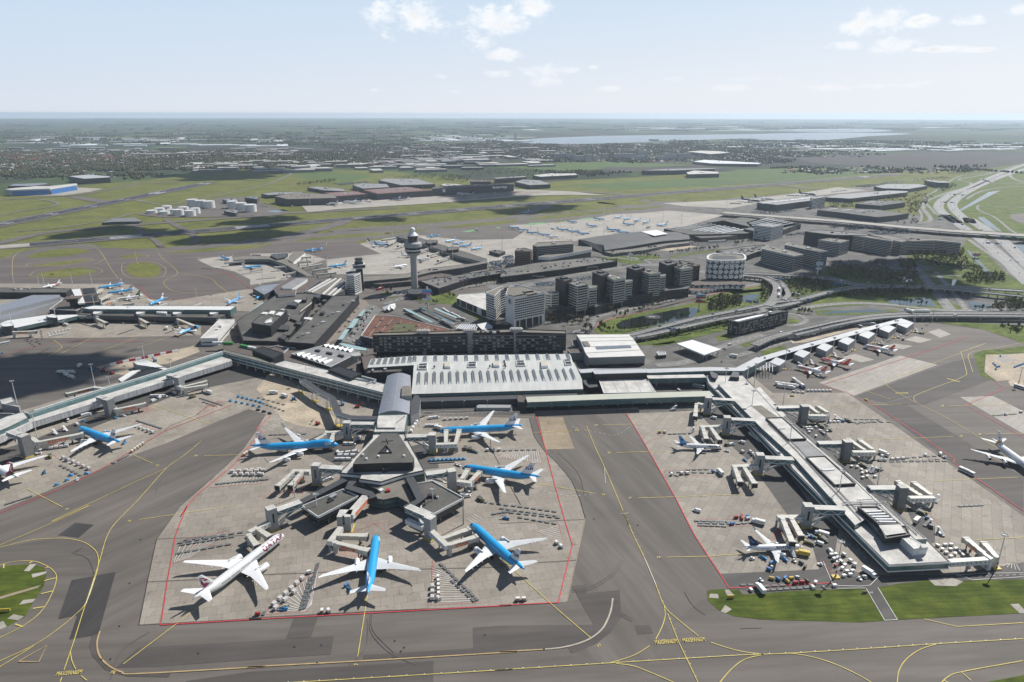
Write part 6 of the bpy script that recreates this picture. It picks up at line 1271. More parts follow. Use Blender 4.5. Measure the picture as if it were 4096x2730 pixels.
for k,(s,h) in enumerate((("a2 1490 1075 1585 1095",8),("a2 2195 830 2310 845",9),("a3 640 668 715 672",9),("a3 115 620 195 635",9),("t2 1740 1460 1890 1470",9),("t2 1790 1365 1880 1368",9),("t2 1850 1310 1960 1318",9),("t2 1750 1480 1800 1490",9),("a3 1980 290 2140 300",9),("a3 1670 100 1830 130",9),("a3 2100 225 2300 240",9),("a2 290 610 400 620",8),("a2 780 530 870 525",8),("a3 400 810 440 815",8))): gantry(s,'blue road sign gantry over the motorway ramps',h=h,n=1 if k in (7,13) else 2,m=BLUE if k not in (11,12) else DARK)
# ================= aircraft ==================
KB=mat('airliner_sky_blue',(.022,.31,.62),.3,var=.05,scale=.1,spec=.5);KD=mat('deep_blue_lettering',(.008,.06,.22),.4,var=0)
PW=mat('airliner_white',(.72,.72,.72),.35,var=.04,scale=.2);PG=mat('airliner_grey',(.50,.51,.52),.35,var=.06,scale=.2);WG=mat('wing_grey_white',(.60,.61,.61),.35,var=.07,scale=.15)
MAR=mat('maroon_paint',(.16,.008,.05),.4,var=.05);NAVY=mat('navy_paint',(.006,.02,.075),.35,var=.1);GRN=mat('tail_green',(.02,.17,.05),.4,var=.05);ORG_=mat('tail_orange_red',(.62,.075,.02),.4,var=.05);PUR=mat('tail_purple',(.11,.03,.2),.4);KRED=mat('tail_red',(.38,.015,.02),.4);PALEB=mat('pale_sky_blue',(.12,.34,.62),.35);SILV=mat('bare_metal',(.45,.45,.46),.3,.6)
KIND={'773':dict(L=73.9,S=64.8,r=3.1,zc=5.2,sw=.69,fh=10.3,er=1.95),'772':dict(L=63.7,S=60.9,r=3.1,zc=5.2,sw=.69,fh=10.3,er=1.9),'789':dict(L=62.8,S=60.1,r=2.9,zc=5.,sw=.66,fh=9.4,er=1.75,rake=1),'747':dict(L=70.6,S=64.4,r=3.25,zc=5.2,sw=.84,fh=10.6,er=1.35,ne=4,hump=1,wl=1),'340':dict(L=63.7,S=60.3,r=2.82,zc=5.,sw=.62,fh=9.2,er=1.25,ne=4,wl=1),
'737':dict(L=39.5,S=35.8,r=1.92,zc=3.2,sw=.52,fh=7.2,er=1.05,wl=1),'320':dict(L=36.,S=34.1,r=1.98,zc=3.4,sw=.5,fh=6.1,er=1.1),'190':dict(L=34.,S=27.5,r=1.6,zc=2.9,sw=.5,fh=5.8,er=.85,wl=1),'f70':dict(L=30.9,S=28.1,r=1.65,zc=2.8,sw=.38,fh=4.6,er=.8,rear=1)}
def itp(T,x):
    if x<=T[0][0]: return T[0][1:]
    for a,b in zip(T,T[1:]):
        if x<=b[0]: t=(x-a[0])/(b[0]-a[0]);return tuple(p+(q-p)*t for p,q in zip(a[1:],b[1:]))
    return T[-1][1:]
def airliner(kind,lv,label,group=None):
    K=KIND[kind];L,S,r,zc=K['L'],K['S'],K['r'],K['zc'];h=S/2
    o=thing('airliner',label,'airplane',(0,0,0),0,group)
    T=[(0,.03,-.3),(.12*r,.2,-.29),(.45*r,.46,-.24),(1.*r,.7,-.14),(1.7*r,.89,-.05),(2.5*r,.98,0),(3.1*r,1,0),(L-6.4*r,1,0),(L-5*r,.93,.07),(L-3.6*r,.75,.24),(L-2.2*r,.52,.45),(L-.9*r,.27,.62),(L,.07,.7)]
    def sp(x,ang,k=1.):
        f,zo=itp(T,x);y=f*r*math.cos(ang)*k;z=f*r*math.sin(ang)*k
        if K.get('hump') and math.sin(ang)>0:
            u=max(0,min(1,min((x-2.2)/5.5,(25-x)/6.)));u=u*u*(3-2*u);z*=1+.36*u
        return Vector((L/2-x,y,zc+zo*r+z))
    n=20;xs=[t[0] for t in T[:7]]+[3.1*r+(L-9.5*r)*i/14 for i in range(1,14)]+[t[0] for t in T[7:]]
    up,lo,th=lv.get('up',PW),lv.get('lo',PG),lv.get('th',-.3)
    mats=[lo,up]+[b[2] for b in lv.get('rear',[])]
    def mf(k,i):
        a=2*math.pi*(i+.5)/n;x=(xs[k]+xs[k+1])/2
        for j,bnd in enumerate(lv.get('rear',[])):
            if x/L+math.sin(a)*bnd[3]>bnd[0] and x/L+math.sin(a)*bnd[3]<bnd[1]: return 2+j
        return 1 if math.sin(a)>th else 0
    b=MB();b.loft([[sp(x,2*math.pi*i/n) for i in range(n)] for x in xs],True,0,mf);b.build('fuselage',mats,o,sm=True)
    # cockpit and cabin windows, doors
    b=MB()
    c0,c1=(.72*r,1.22*r)
    for j in range(-3,3):
        a0,a1=math.pi/2+j*.3+.02,math.pi/2+(j+1)*.3-.02
        b.add([sp(c0+abs(j+.5)*.12*r,a0,1.03),sp(c0+abs(j+.5)*.12*r,a1,1.03),sp(c1+abs(j+.5)*.12*r,a1,1.03),sp(c1+abs(j+.5)*.12*r,a0,1.03)],[[0,1,2,3]])
    b.build('cockpit_window',GLASS,o)
    for sg in (1,-1):
        b=MB();x=3.2*r
        while x<L-6*r:
            if not (int((x-3.2*r)/.55)%14==13):
                a0,a1=(.12,.3) if r>2.5 else (.1,.28)
                aa=[a0,a0,a1,a1] if sg>0 else [math.pi-a0,math.pi-a0,math.pi-a1,math.pi-a1]
                b.add([sp(x,aa[0],1.008),sp(x+.36,aa[1],1.008),sp(x+.36,aa[2],1.008),sp(x,aa[3],1.008)],[[0,1,2,3]])
            x+=.55
        b.build('window_row',lv.get('win',DARK),o)
        b=MB()
        for u in ((.1,.3,.62,.85) if r>2.5 else (.13,.82)):
            x=u*L
            for da,db,xa,xb in ((-.05,.62,0,.12),(-.05,.62,1.1,1.22),(.58,.62,0,1.22)):
                A=[da,da,db,db];A=A if sg>0 else [math.pi-q for q in A];b.add([sp(x+xa,A[0],1.007),sp(x+xb,A[1],1.007),sp(x+xb,A[2],1.007),sp(x+xa,A[3],1.007)],[[0,1,2,3]])
        b.build('door_outline',MGREY,o)
    # wings
    xr=L*(.36 if not K.get('hump') else .30);zr=zc-.5*r if not K.get('rear') else zc-.7*r
    if K.get('rear'): xr=L*.40
    dih=math.tan(R(6.))
    def wsec(y,x,c,z,t,sg): return [Vector((L/2-x-c*u,sg*y,z+t*v)) for u,v in ((0,0),(.12,.55),(.4,.62),(.75,.3),(1,0),(.7,-.12),(.3,-.38),(.1,-.3))]
    for sg in (1,-1):
        secs=[wsec(.3*r,xr-.02*h,.44*h,zr-.1*r,.045*h*1.0,sg),wsec(.36*h,xr+.36*h*K['sw'],.235*h,zr+.36*h*dih*.7,.024*h,sg),wsec(.93*h,xr+.93*h*K['sw'],.085*h,zr+.93*h*dih*1.05,.009*h,sg),wsec(h,xr+h*(K['sw']+(.06 if K.get('rake') else .015)),.035*h if K.get('rake') else .062*h,zr+h*dih*1.15,.005*h,sg)]
        b=MB();b.loft(secs,True);w=b.build('wing',lv.get('wing',WG),o,sm=False)
        if K.get('wl'):
            x=xr+h*(K['sw']+.015);z=zr+h*dih*1.15;b=MB();b.loft([wsec(h,x,.062*h,z,.005*h,sg),wsec(h+.25,x+.03*h,.05*h,z+.05*h,.004*h,sg),wsec(h+.5,x+.10*h,.025*h,z+.135*h,.003*h,sg)],True);b.build('winglet',lv.get('wl',WG),w)
        b=MB()
        for u in ((.3,.5,.66,.8) if r>2.5 else (.38,.6)):
            x=xr+u*h*K['sw']+(.44*h+(u-.0)*h*(.235-.44)/.36 if u<.36 else .235*h+(u-.36)*h*(.085-.235)/.57)/1.;p=Vector((L/2-x+.03*h,sg*u*h,zr+u*h*dih*.85-.012*h));b.tube(p+Vector((.05*h,0,-.004*h)),p-Vector((.07*h,0,0)),.014*h,.004*h,6)
        b.build('flap_fairing',lv.get('wing',WG),w)
        er=K['er'];pos=[.33] if K.get('ne',2)==2 else [.37,.68]
        for u in pos:
            if K.get('rear'): ec=Vector((L/2-.70*L,sg*(r+er*.95),zc+.35*r))
            else: ec=Vector((L/2-(xr+u*h*K['sw']-1.5*er),sg*u*h,zr+u*h*dih*.8-er*1.05))
            if not K.get('rear') and ec.z<er+.5: ec.z=er+.5
            b=MB();rg=[[ec+Vector((dx*er,q*er*math.cos(2*math.pi*i/14),q*er*math.sin(2*math.pi*i/14))) for i in range(14)] for dx,q in ((1.75,.86),(1.9,.93),(1.5,1.),(0,1.02),(-1.,.9),(-1.6,.74))]
            b.loft(rg,True,cap=False);b.loft([[ec+Vector((dx*er,q*er*math.cos(2*math.pi*i/12),q*er*math.sin(2*math.pi*i/12))) for i in range(12)] for dx,q in ((-1.2,.7),(-2.1,.45),(-2.7,.1))],True,1)
            e=b.build('engine',[lv.get('eng',PW),SILV],o,sm=True)
            b=MB();b.tube(ec+Vector((1.5*er,0,0)),ec+Vector((1.45*er,0,0)),.9*er,n=14);b.build('fan',BLACK,e)
            b=MB();p=ec+Vector((.6*er,0,er*.8))
            if K.get('rear'): b.beam(ec,Vector((ec.x,0,zc)),er*1.4,.3)
            else: b.beam(p,ec+Vector((-2.8*er,0,er*1.35)),.35*er,.8*er)
            b.build('pylon',WG,e)
    # tail
    fh=K['fh'];fx=L-1.15*fh-.09*L+.02*L;zt=zc+.85*r
    T_=K.get('rear')
    def fsec(u,t=1.): # u 0..1 up the fin
        c=.86*fh*(1-u)+.33*fh*u;x=fx+u*.84*fh;z=zt+u*fh
        return [(x,z),(c,0)]
    b=MB();rg=[]
    for u in (-.08,.0,1.):
        (x,z),(c,_)=fsec(u);t=.055*fh*(1-.55*max(u,0))
        rg.append([Vector((L/2-x-c*p,q*t,z)) for p,q in ((0,0),(.25,1),(.6,.8),(1,0),(.6,-.8),(.25,-1))])
    b.loft(rg,True);fin=b.build('fin',lv.get('fin',PW),o)
    for sg in (1,-1):
        hs=.335*h if not T_ else .3*h;x0=L-.125*L-.2*hs if not T_ else fx+.86*fh;z0=zc+.55*r if not T_ else zt+fh*.98
        b=MB();b.loft([wsec(.1*r if not T_ else 0,x0,.62*hs,z0,.05*hs,sg),wsec(hs,x0+.68*hs,.24*hs,z0+.12*hs,.02*hs,sg)],True);b.build('tailplane',lv.get('wing',WG),o)
    # landing gear
    def gear(x,y,rw,n2,nm):
        b=MB();b.tube((L/2-x,y,rw),(L/2-x,y,zc-.6*r),.12*r/1.9+.05,n=6,mi=1)
        for k in range(n2):
            for yy in (-.55,.55): b.tube((L/2-x-(k-(n2-1)/2)*rw*2.15,y+yy*r/1.9*.7-.18,rw),(L/2-x-(k-(n2-1)/2)*rw*2.15,y+yy*r/1.9*.7+.18,rw),rw,n=10)
        b.build('landing_gear',[TYRE,SILV],o)
    rw=.66 if r>2.5 else .5;gear(2.*r if r<2.5 else 1.9*r,0,rw*.8,1,0)
    for sg in (1,-1): gear(xr+.36*h,sg*r*1.65 if r>2.5 else sg*r*1.4,rw,3 if kind[:2]=='77' else 2 if r>2.5 else 1,0)
    # writing
    def onbody(body,u,a0,size,m,bold=.02,sides=(1,-1),space=1.,nm='lettering'):
        vs,fs=text_mesh(body,size,space,bold)
        for sg in sides:
            b=MB();out=[]
            for v in vs:
                a=a0+v.y/r;x=u*L+(v.x if sg>0 else -v.x)
                out.append(sp(max(.2,x),a if sg>0 else math.pi-a,1.015))
            b.add(out,fs);b.build(nm,m,o)
    def finpt(u,v,sg): # u along chord 0..1, v up 0..1
        (x,z),(c,_)=fsec(v);t=.055*fh*(1-.55*v)*min(1.,.15+min(u,1-u)*3.6)
        return Vector((L/2-x-c*u,sg*(t+.04),z))
    def finpoly(polys,m,nm='fin_marking'):
        for sg in (1,-1):
            b=MB()
            for P in polys: b.add([finpt(u,v,sg) for u,v in P],[list(range(len(P)))])
            b.build(nm,m,fin)
    def fintext(body,size,v0,u0,m,bold=.02):
        vs,fs=text_mesh(body,size,1.,bold)
        for sg in (1,-1):
            b=MB();out=[]
            for v in vs:
                vv=v0+v.y;(x,z),(c,_)=fsec(vv);(x0_,_z),(cc,_c)=fsec(v0);uu=(x0_+cc*u0+(v.x*fh if sg>0 else -v.x*fh)-x)/c;out.append(finpt(uu,vv,sg))
            b.add(out,fs);b.build('fin_lettering',m,fin)
    for t in lv.get('body',[]): onbody(*t)
    for t in lv.get('finp',[]): finpoly(*t)
    for t in lv.get('fint',[]): fintext(*t)
    return o
def disc(u,v,ru,rv,n=10): return [(u+ru*math.cos(2*math.pi*i/n),v+rv*math.sin(2*math.pi*i/n)) for i in range(n)]
CROWN=[disc(.5+d,.71,.035,.02) for d in (-.16,-.08,.08,.16)]+[disc(.5,.735,.04,.026),[(.48,.75),(.52,.75),(.52,.8),(.48,.8)],[(.32,.635),(.68,.635),(.68,.675),(.32,.675)]]
KLM=dict(up=KB,lo=PG,th=-.42,win=KD,finp=[(CROWN,KD)],fint=[('KLM',.29,.47,.5,KD,.04)],body=[('KLM',.115,.45,2.5,PW,.04)],eng=PW)
KLA=dict(KLM);KLA['fint']=[('KLM',.29,.47,.5,KD,.04),('Asia',.13,.33,.52,KD,.01)];KLA['finp']=[]
KLS=dict(KLM);KLS['body']=[];KLS['fint']=[('KLM',.27,.48,.5,KD,.03)]
ORYX=[[(.05,.12),(.9,.12),(.95,.5),(.8,.75),(.62,.62),(.5,.3),(.35,.2)],[(.3,.75),(.7,.88),(.85,.82),(.5,.7),(.3,.6)],[(.2,.6),(.45,.62),(.6,.55),(.4,.5),(.2,.42)]]
QAT=dict(up=mat('airliner_pale_grey',(.60,.61,.60),.35,var=.04,scale=.2),lo=PG,th=-1.1,wing=PW,fin=mat('fin_pale_grey',(.5,.5,.5),.4),finp=[(ORYX,MAR),([[(.55,.45),(.66,.62),(.74,.6),(.7,.42),(.62,.36)],[(.66,.62),(.62,.8),(.65,.8),(.7,.61)]],PG)],body=[('QATAR',.17,.62,4.9,MAR,.035,(1,-1),1.15),('airways',.36,.35,2.2,MGREY,.0)])
KEN=dict(up=PW,lo=PG,th=-.6,wing=PW,rear=[(.80,.835,KRED,.02),(.835,.885,GRN,.02),(.885,.925,BLACK,.02)],fin=KRED,eng=KRED,finp=[([[(.35,.2),(.48,.2),(.48,.8),(.35,.8)],[(.48,.48),(.78,.8),(.88,.8),(.55,.42)],[(.5,.5),(.85,.2),(.72,.2),(.45,.42)]],PW)])
EGY=dict(up=PW,lo=PW,th=-2,fin=NAVY,wl=LBLUE,body=[('EGYPTAIR',.33,.42,2.3,NAVY,.045)],finp=[([[(.3,.35),(.55,.62),(.95,.75),(.95,.7),(.6,.55),(.38,.33)],[(.4,.3),(.65,.5),(.95,.6),(.95,.55),(.7,.44),(.48,.28)]],PALEB)])
BLU=dict(up=PW,lo=NAVY,th=-.62,rear=[(.83,.99,NAVY,.06)],fin=PALEB,eng=NAVY,wl=NAVY,body=[('Blue Air',.2,.45,2.1,NAVY,.04)],finp=[([[(.25,.55),(.8,.72),(.6,.58),(.9,.6),(.62,.5),(.78,.2),(.5,.46),(.25,.5)]],NAVY)])
EZ1=dict(up=PW,lo=PW,th=-2,fin=ORG_,eng=ORG_,body=[('easyJet.com',.3,.42,2.9,ORG_,.04)],fint=[('easyJet',.19,.5,.5,PW,.01)])
EZ2=dict(up=PW,lo=PW,th=-2,fin=ORG_,eng=ORG_,rear=[(.70,.92,ORG_,.1),(.0,.24,ORG_,-.12)],body=[('easyJet',.16,.5,1.6,PW,.04)],fint=[('easyJet',.19,.5,.5,PW,.01)])
TRA=dict(up=PW,lo=PW,th=-2,fin=GRN,wl=PW,eng=PW,rear=[(.84,.93,GRN,.05)],body=[('transavia',.3,.42,2.7,GRN,.04)],finp=[([disc(.58,.55,.26,.16)],PW),([disc(.6,.56,.17,.1)],GRN),([[(.35,.55),(.62,.6),(.62,.5),(.35,.48)]],PW)])
SUR=dict(up=PW,lo=PW,th=-2,fin=PW,eng=PW,rear=[(.84,.88,ORG_,.03),(.88,.92,YEL,.03)],finp=[([[(.2,.16),(.75,.1),(.8,.22),(.25,.26)]],ORG_),([[(.22,.08),(.75,.02),(.76,.1),(.22,.15)]],YEL),([[(.35,.5),(.6,.62),(.55,.5),(.75,.55),(.5,.38),(.5,.3)]],KRED)])
TUI=dict(up=PALEB,lo=PW,th=-.2,fin=PALEB,eng=PALEB,wl=PALEB,rear=[(.78,.88,NAVY,.06)],finp=[([[(.4,.45),(.8,.75),(.7,.5),(.5,.38)]],KRED)])
WHI=dict(up=PW,lo=PW,th=-2,fin=PW);LUF=dict(up=PW,lo=PG,th=-.5,fin=NAVY,finp=[([disc(.55,.5,.2,.13)],YEL)]);FLY=dict(up=PW,lo=PW,th=-2,fin=PW,rear=[(.66,.76,ORANGE,.0),(.76,.88,PUR,.0)]);CAR=dict(up=PG,lo=PG,th=-2,fin=NAVY);CAB=dict(up=NAVY,lo=PG,th=-.2,fin=NAVY)
PLANES=[('773',QAT,"c1 300 258 c0 1745 832",'white widebody jet with maroon antelope fin and maroon lettering',0),
('789',KLM,"c1 1140 255 c1 1062 785",'sky blue jet seen from above, nose to the hub between two boarding bridges',0),
('772',KLA,"c1 1985 158 c2 222 555",'sky blue jet parked obliquely at the east gate wing, tail toward the open apron',0),
('773',KLM,"b1 1703 735 b2 207 675",'sky blue widebody by the terminal road, farthest up the east side of the hub',0),
('772',KLM,"b1 1912 1060 b2 360 1137",'sky blue widebody in the middle stand east of the hub',0),
('747',KLM,"b1 785 855 b0 2260 868",'four engined sky blue jumbo with humped nose west of the hub',0),
('772',KLA,"b0 705 720 b0 1080 840",'sky blue widebody at the long straight pier behind a long orange bridge',0),
('789',KEN,"b0 -240 970 b0 240 1195",'white jet with red green and black striped tail cut by the picture edge',0),
('737',BLU,"b2 1985 868 b2 1575 840",'small white jet with navy belly and swift on its pale blue fin',0),
('737',EGY,"c3 365 350 c2 2190 345",'white narrowbody with navy fin beside the yellow catering truck',0),
('320',EZ1,"a3 302 1372 a3 612 1432",'white and orange jet with orange lettering beside the queue of passengers',0),
('320',EZ2,"a3 515 1302 a3 828 1362",'white and orange jet with orange nose and rear body at the saw tooth pier',0),
('320',EZ1,"a3 915 1185 a3 1218 1232",'white and orange jet alone at the far bays of the saw tooth pier',0),
('340',SUR,"b3 2520 1130 b3 2078 790",'white four engined jet taxiing at the picture edge, red bird on its fin',0),
('190',FLY,"a0 400 685 a0 522 652",'white commuter jet with orange and purple tail stripes',0),
('737',KLS,"a0 905 690 a0 1085 652",'sky blue narrowbody, upper of two at the dark glass pier head',0),
('737',KLS,"a0 985 735 a0 1190 700",'sky blue narrowbody, lower of two at the dark glass pier head',0),
('737',TRA,"a0 1045 795 a0 1262 755",'white jet with green fin and green lettering at the pier head',0),
('737',KLS,"a0 1365 830 a0 1450 785",'pale blue jet nosed in behind the white pier roof',0),
('737',TUI,"a0 2030 835 a0 2165 760",'blue and white holiday jet with red mark near the green glass roof',0),
('f70',KLS,"a1 40 790 a1 145 725",'small T tailed blue jet by the folded metal roof',0),
('737',KLS,"a0 1770 1035 a0 1610 1090",'blue jet nosed toward the white pavilion, near the red fire tender',0),
('737',KLS,"a0 2058 435 a0 1965 400",'blue jet at the pale apron tip of the Y shaped pier',0),
('737',KLS,"a0 2340 490 a0 2165 505",'blue jet with belly in shade on the outer side of the Y shaped pier',0),
('737',KLS,"a1 490 352 a1 642 330",'blue jet at the outer end of the white gabled Y pier arm',0),
('737',KLS,"a1 732 492 a1 848 470",'blue jet near the root of the Y shaped pier',0),
('320',LUF,"a1 1190 272 a1 1035 265",'white jet with dark blue fin at the far pier corner',0),
('737',TUI,"a1 1252 292 a1 1105 290",'blue holiday jet in front of the white one with dark fin',0),
('320',WHI,"a1 1385 480 a1 1290 490",'all white jet taxiing on the pale apron left of the tower shaft',0),
('320',WHI,"a1 1460 392 a1 1375 385",'white jet half hidden behind the control tower shaft, upper',0),
('320',WHI,"a1 1595 420 a1 1470 420",'white jet just behind the control tower shaft, lower',0)]
G2='blue commuter jets on the remote apron';G3='blue commuter jets along the cube lounge pier'
for s in ("1580 222 1698 205","1745 268 1843 245","1815 285 1915 265","1875 308 1988 290","1978 335 2083 312"): PLANES.append(('190',KLS,'a1 '+s,'blue commuter jet in the row along the cube lounge pier',G3))
for s in ("158 142 74 132","240 160 152 152","330 185 242 178","438 202 332 192","600 158 508 148","695 172 605 165","782 190 695 182","680 88 595 78","865 125 765 112","928 62 835 52","1195 108 1095 98","1140 178 1045 172","1008 48 1110 28","1090 62 1190 42","1190 78 1275 56","1265 92 1358 72","505 220 412 215"): PLANES.append(('190',KLS if s!="505 220 412 215" else WHI,'a2 '+s,'blue commuter jet parked on the remote apron' if s!="505 220 412 215" else 'lone white commuter jet at the end of the blue row',G2 if s!="505 220 412 215" else 0))
PLANES+=[('737',KLS,"a2 1070 160 a2 948 148",'white and blue narrowbody behind the wavy roofed hall',0),('737',KLS,"a2 1390 115 a2 1518 98",'larger blue and white jet alone at the right end of the remote apron',0),('190',KLS,"t1 1245 1432 t1 1288 1420",'blue jet taxiing alone off the runway',0),
('747',CAR,"t1 65 1365 t1 150 1355",'pale freighter with dark fin before the brown cargo roofs',0),('747',CAB,"t1 385 1342 t1 452 1332",'freighter with dark rear body before the red cargo shed',0),('747',CAR,"t1 808 1305 t1 905 1305",'grey freighter in the shade of a cloud on the cargo apron',0),('773',WHI,"t0 2195 1368 t0 2262 1372",'white freighter at the near end of the cargo apron',0),
('773',CAB,"t2 570 1350 t2 440 1332",'dark blue freighter with tall fin, first on the far cargo apron',0),('773',LUF,"t2 645 1335 t2 545 1322",'white freighter with blue fin, second on the far cargo apron',0),('747',CAB,"t2 940 1305 t2 832 1290",'freighter with dark fin, third on the far cargo apron',0)]
PROTO={}
for kind,lv,s,lab,grp in PLANES:
    K=KIND[kind];key=(kind,id(lv))
    a=G1(' '.join(s.split()[:3]),K['zc']-.2*K['r']);c=UN(PX(s)[1],K['zc']+.6*K['r']);a.z=c.z=0
    d=(a-c).normalized();m=(a+c)/2
    if key not in PROTO: o=airliner(kind,lv,lab,grp or None);PROTO[key]=o
    else: o=copy_tree(PROTO[key]);o['label']=lab
    if grp: o['group']=grp
    elif 'group' in o: del o['group']
    o.location=(m.x,m.y,.12 if m.y<1500 else .5);o.rotation_euler=(0,0,math.atan2(d.y,d.x))
# ================= ground equipment and vehicles ==================
CARW=mat('car_white',(.66,.66,.66),.3,var=.03);CARB=mat('car_black',(.015,.016,.018),.25,var=.1);CARS=mat('car_silver',(.36,.37,.38),.3,.3,var=.05);CARR=mat('car_red',(.33,.02,.02),.3,var=.05);CARBL=mat('car_blue',(.02,.06,.2),.3,var=.05);GUN=mat('dolly_steel',(.085,.088,.085),.6,.3,var=.25,scale=1);WRAP=mat('wrapped_cargo',(.52,.49,.46),.5,var=.25,scale=.9);ROLLM=mat('roller_steel',(.33,.34,.33),.4,.5,var=.1)
def P_(name,lab,cat): return thing(name,lab,cat)
def wheels(o,xs,y,r=.32,nm='wheel'):
    for x in xs:
        for s in (1,-1): MB().tube((x,s*y-.12,r),(x,s*y+.12,r),r,n=8).build(nm,TYRE,o)
def mk_dolly():
    o=P_('cargo_dolly','x','dolly');MB().box((0,0,.35),(3.3,1.7,.2)).build('frame',GUN,o)
    b=MB()
    for i in range(5): b.box((-1.35+i*.68,0,.55),(.3,1.55,.1))
    b.build('roller_grate',ROLLM,o);MB().beam((1.6,0,.4),(2.5,0,.3),.12).build('tow_bar',GUN,o);wheels(o,(-1.1,1.1),.75,.25);return o
def mk_cont(m,nm='cargo_container'):
    o=P_(nm,'x','container');b=MB();rg=[[(x,y,z) for y,z in ((-.8,0),(.8,0),(1.15,.5),(1.15,1.6),(-1.15,1.6),(-1.15,.5))] for x in (-.78,.78)]
    b.loft(rg);b.build('container_shell',m,o);MB().box((0,0,1.6),(1.62,2.36,.06)).build('lid',OFFW,o);MB().beam((.8,0,.1),(.8,0,1.5),1.9,.04).build('door',MGREY,o);return o
def mk_pallet():
    o=P_('cargo_pallet','x','cargo');b=MB();rg=[[(x*k,y*k,z) for x,y in ((-1.5,-1.1),(1.5,-1.1),(1.55,0),(1.5,1.1),(-1.5,1.1),(-1.55,0))] for z,k in ((0,1),(.9,1.02),(1.5,.96),(1.75,.8))]
    b.loft(rg);b.build('wrapped_load',WRAP,o);MB().box((0,0,-.06),(3.2,2.3,.06)).build('pallet_base',ROLLM,o);return o
def mk_cart(m):
    o=P_('baggage_cart','x','baggage cart');MB().box((0,0,.4),(3,1.5,.2)).build('frame',GUN,o);b=MB();rg=[[(x,y,z) for y,z in ((-.75,.62),(.75,.62),(.78,1.7),(.4,2.05),(-.4,2.05),(-.78,1.7))] for x in (-1.4,1.4)];b.loft(rg);b.build('canopy',m,o);wheels(o,(-1,1),.65,.25);return o
def mk_tug(m):
    o=P_('baggage_tug','x','tractor');MB().box((0,0,.3),(3,1.6,.7)).build('body',m,o);MB().box((-.5,0,1.),(1.2,1.5,.9),taper=.85).build('cab',m,o);MB().box((-.5,0,1.2),(1.3,1.54,.45),taper=.93).build('cab_glass',GLASS,o);wheels(o,(-.9,.9),.75,.35);return o
def mk_car(m,L=4.4,W=1.8,H=1.45,van=False,nm='car'):
    o=P_(nm,'x','car' if not van else 'van');b=MB()
    if van: pr=[(-L/2,.35),(-L/2,H),(L/2-1.6,H),(L/2-.75,1.15),(L/2,.95),(L/2,.35)]
    else: pr=[(-L/2,.35),(-L/2,.85),(-L/2+.5,.95),(-L/2+.9,H),(L/2-2.1,H),(L/2-1.2,.95),(L/2,.8),(L/2,.35)]
    b.loft([[(x,y*(1 if z<1 else .88),z) for x,z in pr] for y in (-W/2,W/2)]);b.build('body',m,o)
    b=MB()
    if van:
        b.add([(L/2-1.58,-W*.42,H-.02),(L/2-1.58,W*.42,H-.02),(L/2-.72,W*.46,1.2),(L/2-.72,-W*.46,1.2)],[[0,1,2,3]])
        for s in (1,-1): b.add([(L/2-2.3,s*W*.455,1.35),(L/2-1.3,s*W*.462,1.35),(L/2-1.6,s*W*.455,H-.15),(L/2-2.3,s*W*.455,H-.15)],[[0,1,2,3]])
    else:
        for s in (1,-1): b.add([(-L/2+.85,s*W*.47,.98),(L/2-1.4,s*W*.47,.98),(L/2-2.1,s*W*.455,H-.08),(-L/2+1.1,s*W*.455,H-.08)],[[0,1,2,3]])
        b.add([(L/2-2.06,-W*.42,H),(L/2-2.06,W*.42,H),(L/2-1.16,W*.45,.99),(L/2-1.16,-W*.45,.99)],[[0,1,2,3]]);b.add([(-L/2+.86,-W*.42,H-.02),(-L/2+.86,W*.42,H-.02),(-L/2+.44,W*.45,.99),(-L/2+.44,-W*.45,.99)],[[0,1,2,3]])
    b.build('window_glass',GLASS,o);wheels(o,(-L/2+.85,L/2-.9),W/2-.08,.33);return o
def mk_truck(m,L=9,lab='truck',cabm=None,H=3.6):
    o=P_(lab,'x','truck');MB().box((-1,0,1),(L-2.4,2.5,H-1)).build('cargo_box',m,o);MB().box((L/2-1,0,.5),(1.9,2.4,2.3),taper=.93).build('cab',cabm or CARW,o);MB().box((L/2-.55,0,1.7),(1.05,2.3,.8),taper=.95).build('windscreen',GLASS,o);wheels(o,(-L/2+1.5,L/2-1.4),1.05,.5);MB().box((-.5,0,.6),(L-2,1,.4)).build('chassis',GUN,o);return o
def mk_loader():
    o=P_('container_loader','x','loader');MB().box((0,0,.4),(7,3,.5)).build('chassis',GUN,o);MB().box((-.5,0,2.1),(5,2.8,.25)).build('lift_platform',GUN,o);b=MB()
    for s in (-1,1): b.beam((-2,s,.9),(1.5,s,2.1),.2);b.beam((-2,s,2.1),(1.5,s,.9),.2)
    b.build('scissor_lift',YEL,o);MB().box((2.7,1,.9),(1.2,1,1.7)).build('operator_cab',YEL,o);wheels(o,(-2.6,2.6),1.3,.45);return o
def mk_stairs():
    o=P_('stair_truck','x','stairs');MB().box((0,0,.4),(6,2,.7)).build('chassis',CARW,o);MB().beam((-2.6,0,1),(2.2,0,4.2),1.6,.3).build('stair_flight',OFFW,o);MB().box((2.9,0,4),(1.6,1.8,.25)).build('top_platform',OFFW,o);b=MB()
    for s in (-.85,.85): b.beam((-2.6,s,2),(2.2,s,5.2),.1)
    b.build('handrail',MGREY,o);MB().box((2.4,0,1),(.5,1.4,3)).build('support_frame',MGREY,o);wheels(o,(-2,2),.9,.4);return o
def mk_belt():
    o=P_('belt_loader','x','belt loader');MB().box((0,0,.4),(5,1.7,.6)).build('chassis',LBLUE,o);MB().beam((-3.2,.3,1.1),(3.4,.3,2.4),.9,.25).build('conveyor_belt',GUN,o);MB().box((.6,-.5,1),(1.1,.7,1)).build('driver_seat',BLUE,o);wheels(o,(-1.6,1.6),.8,.35);return o
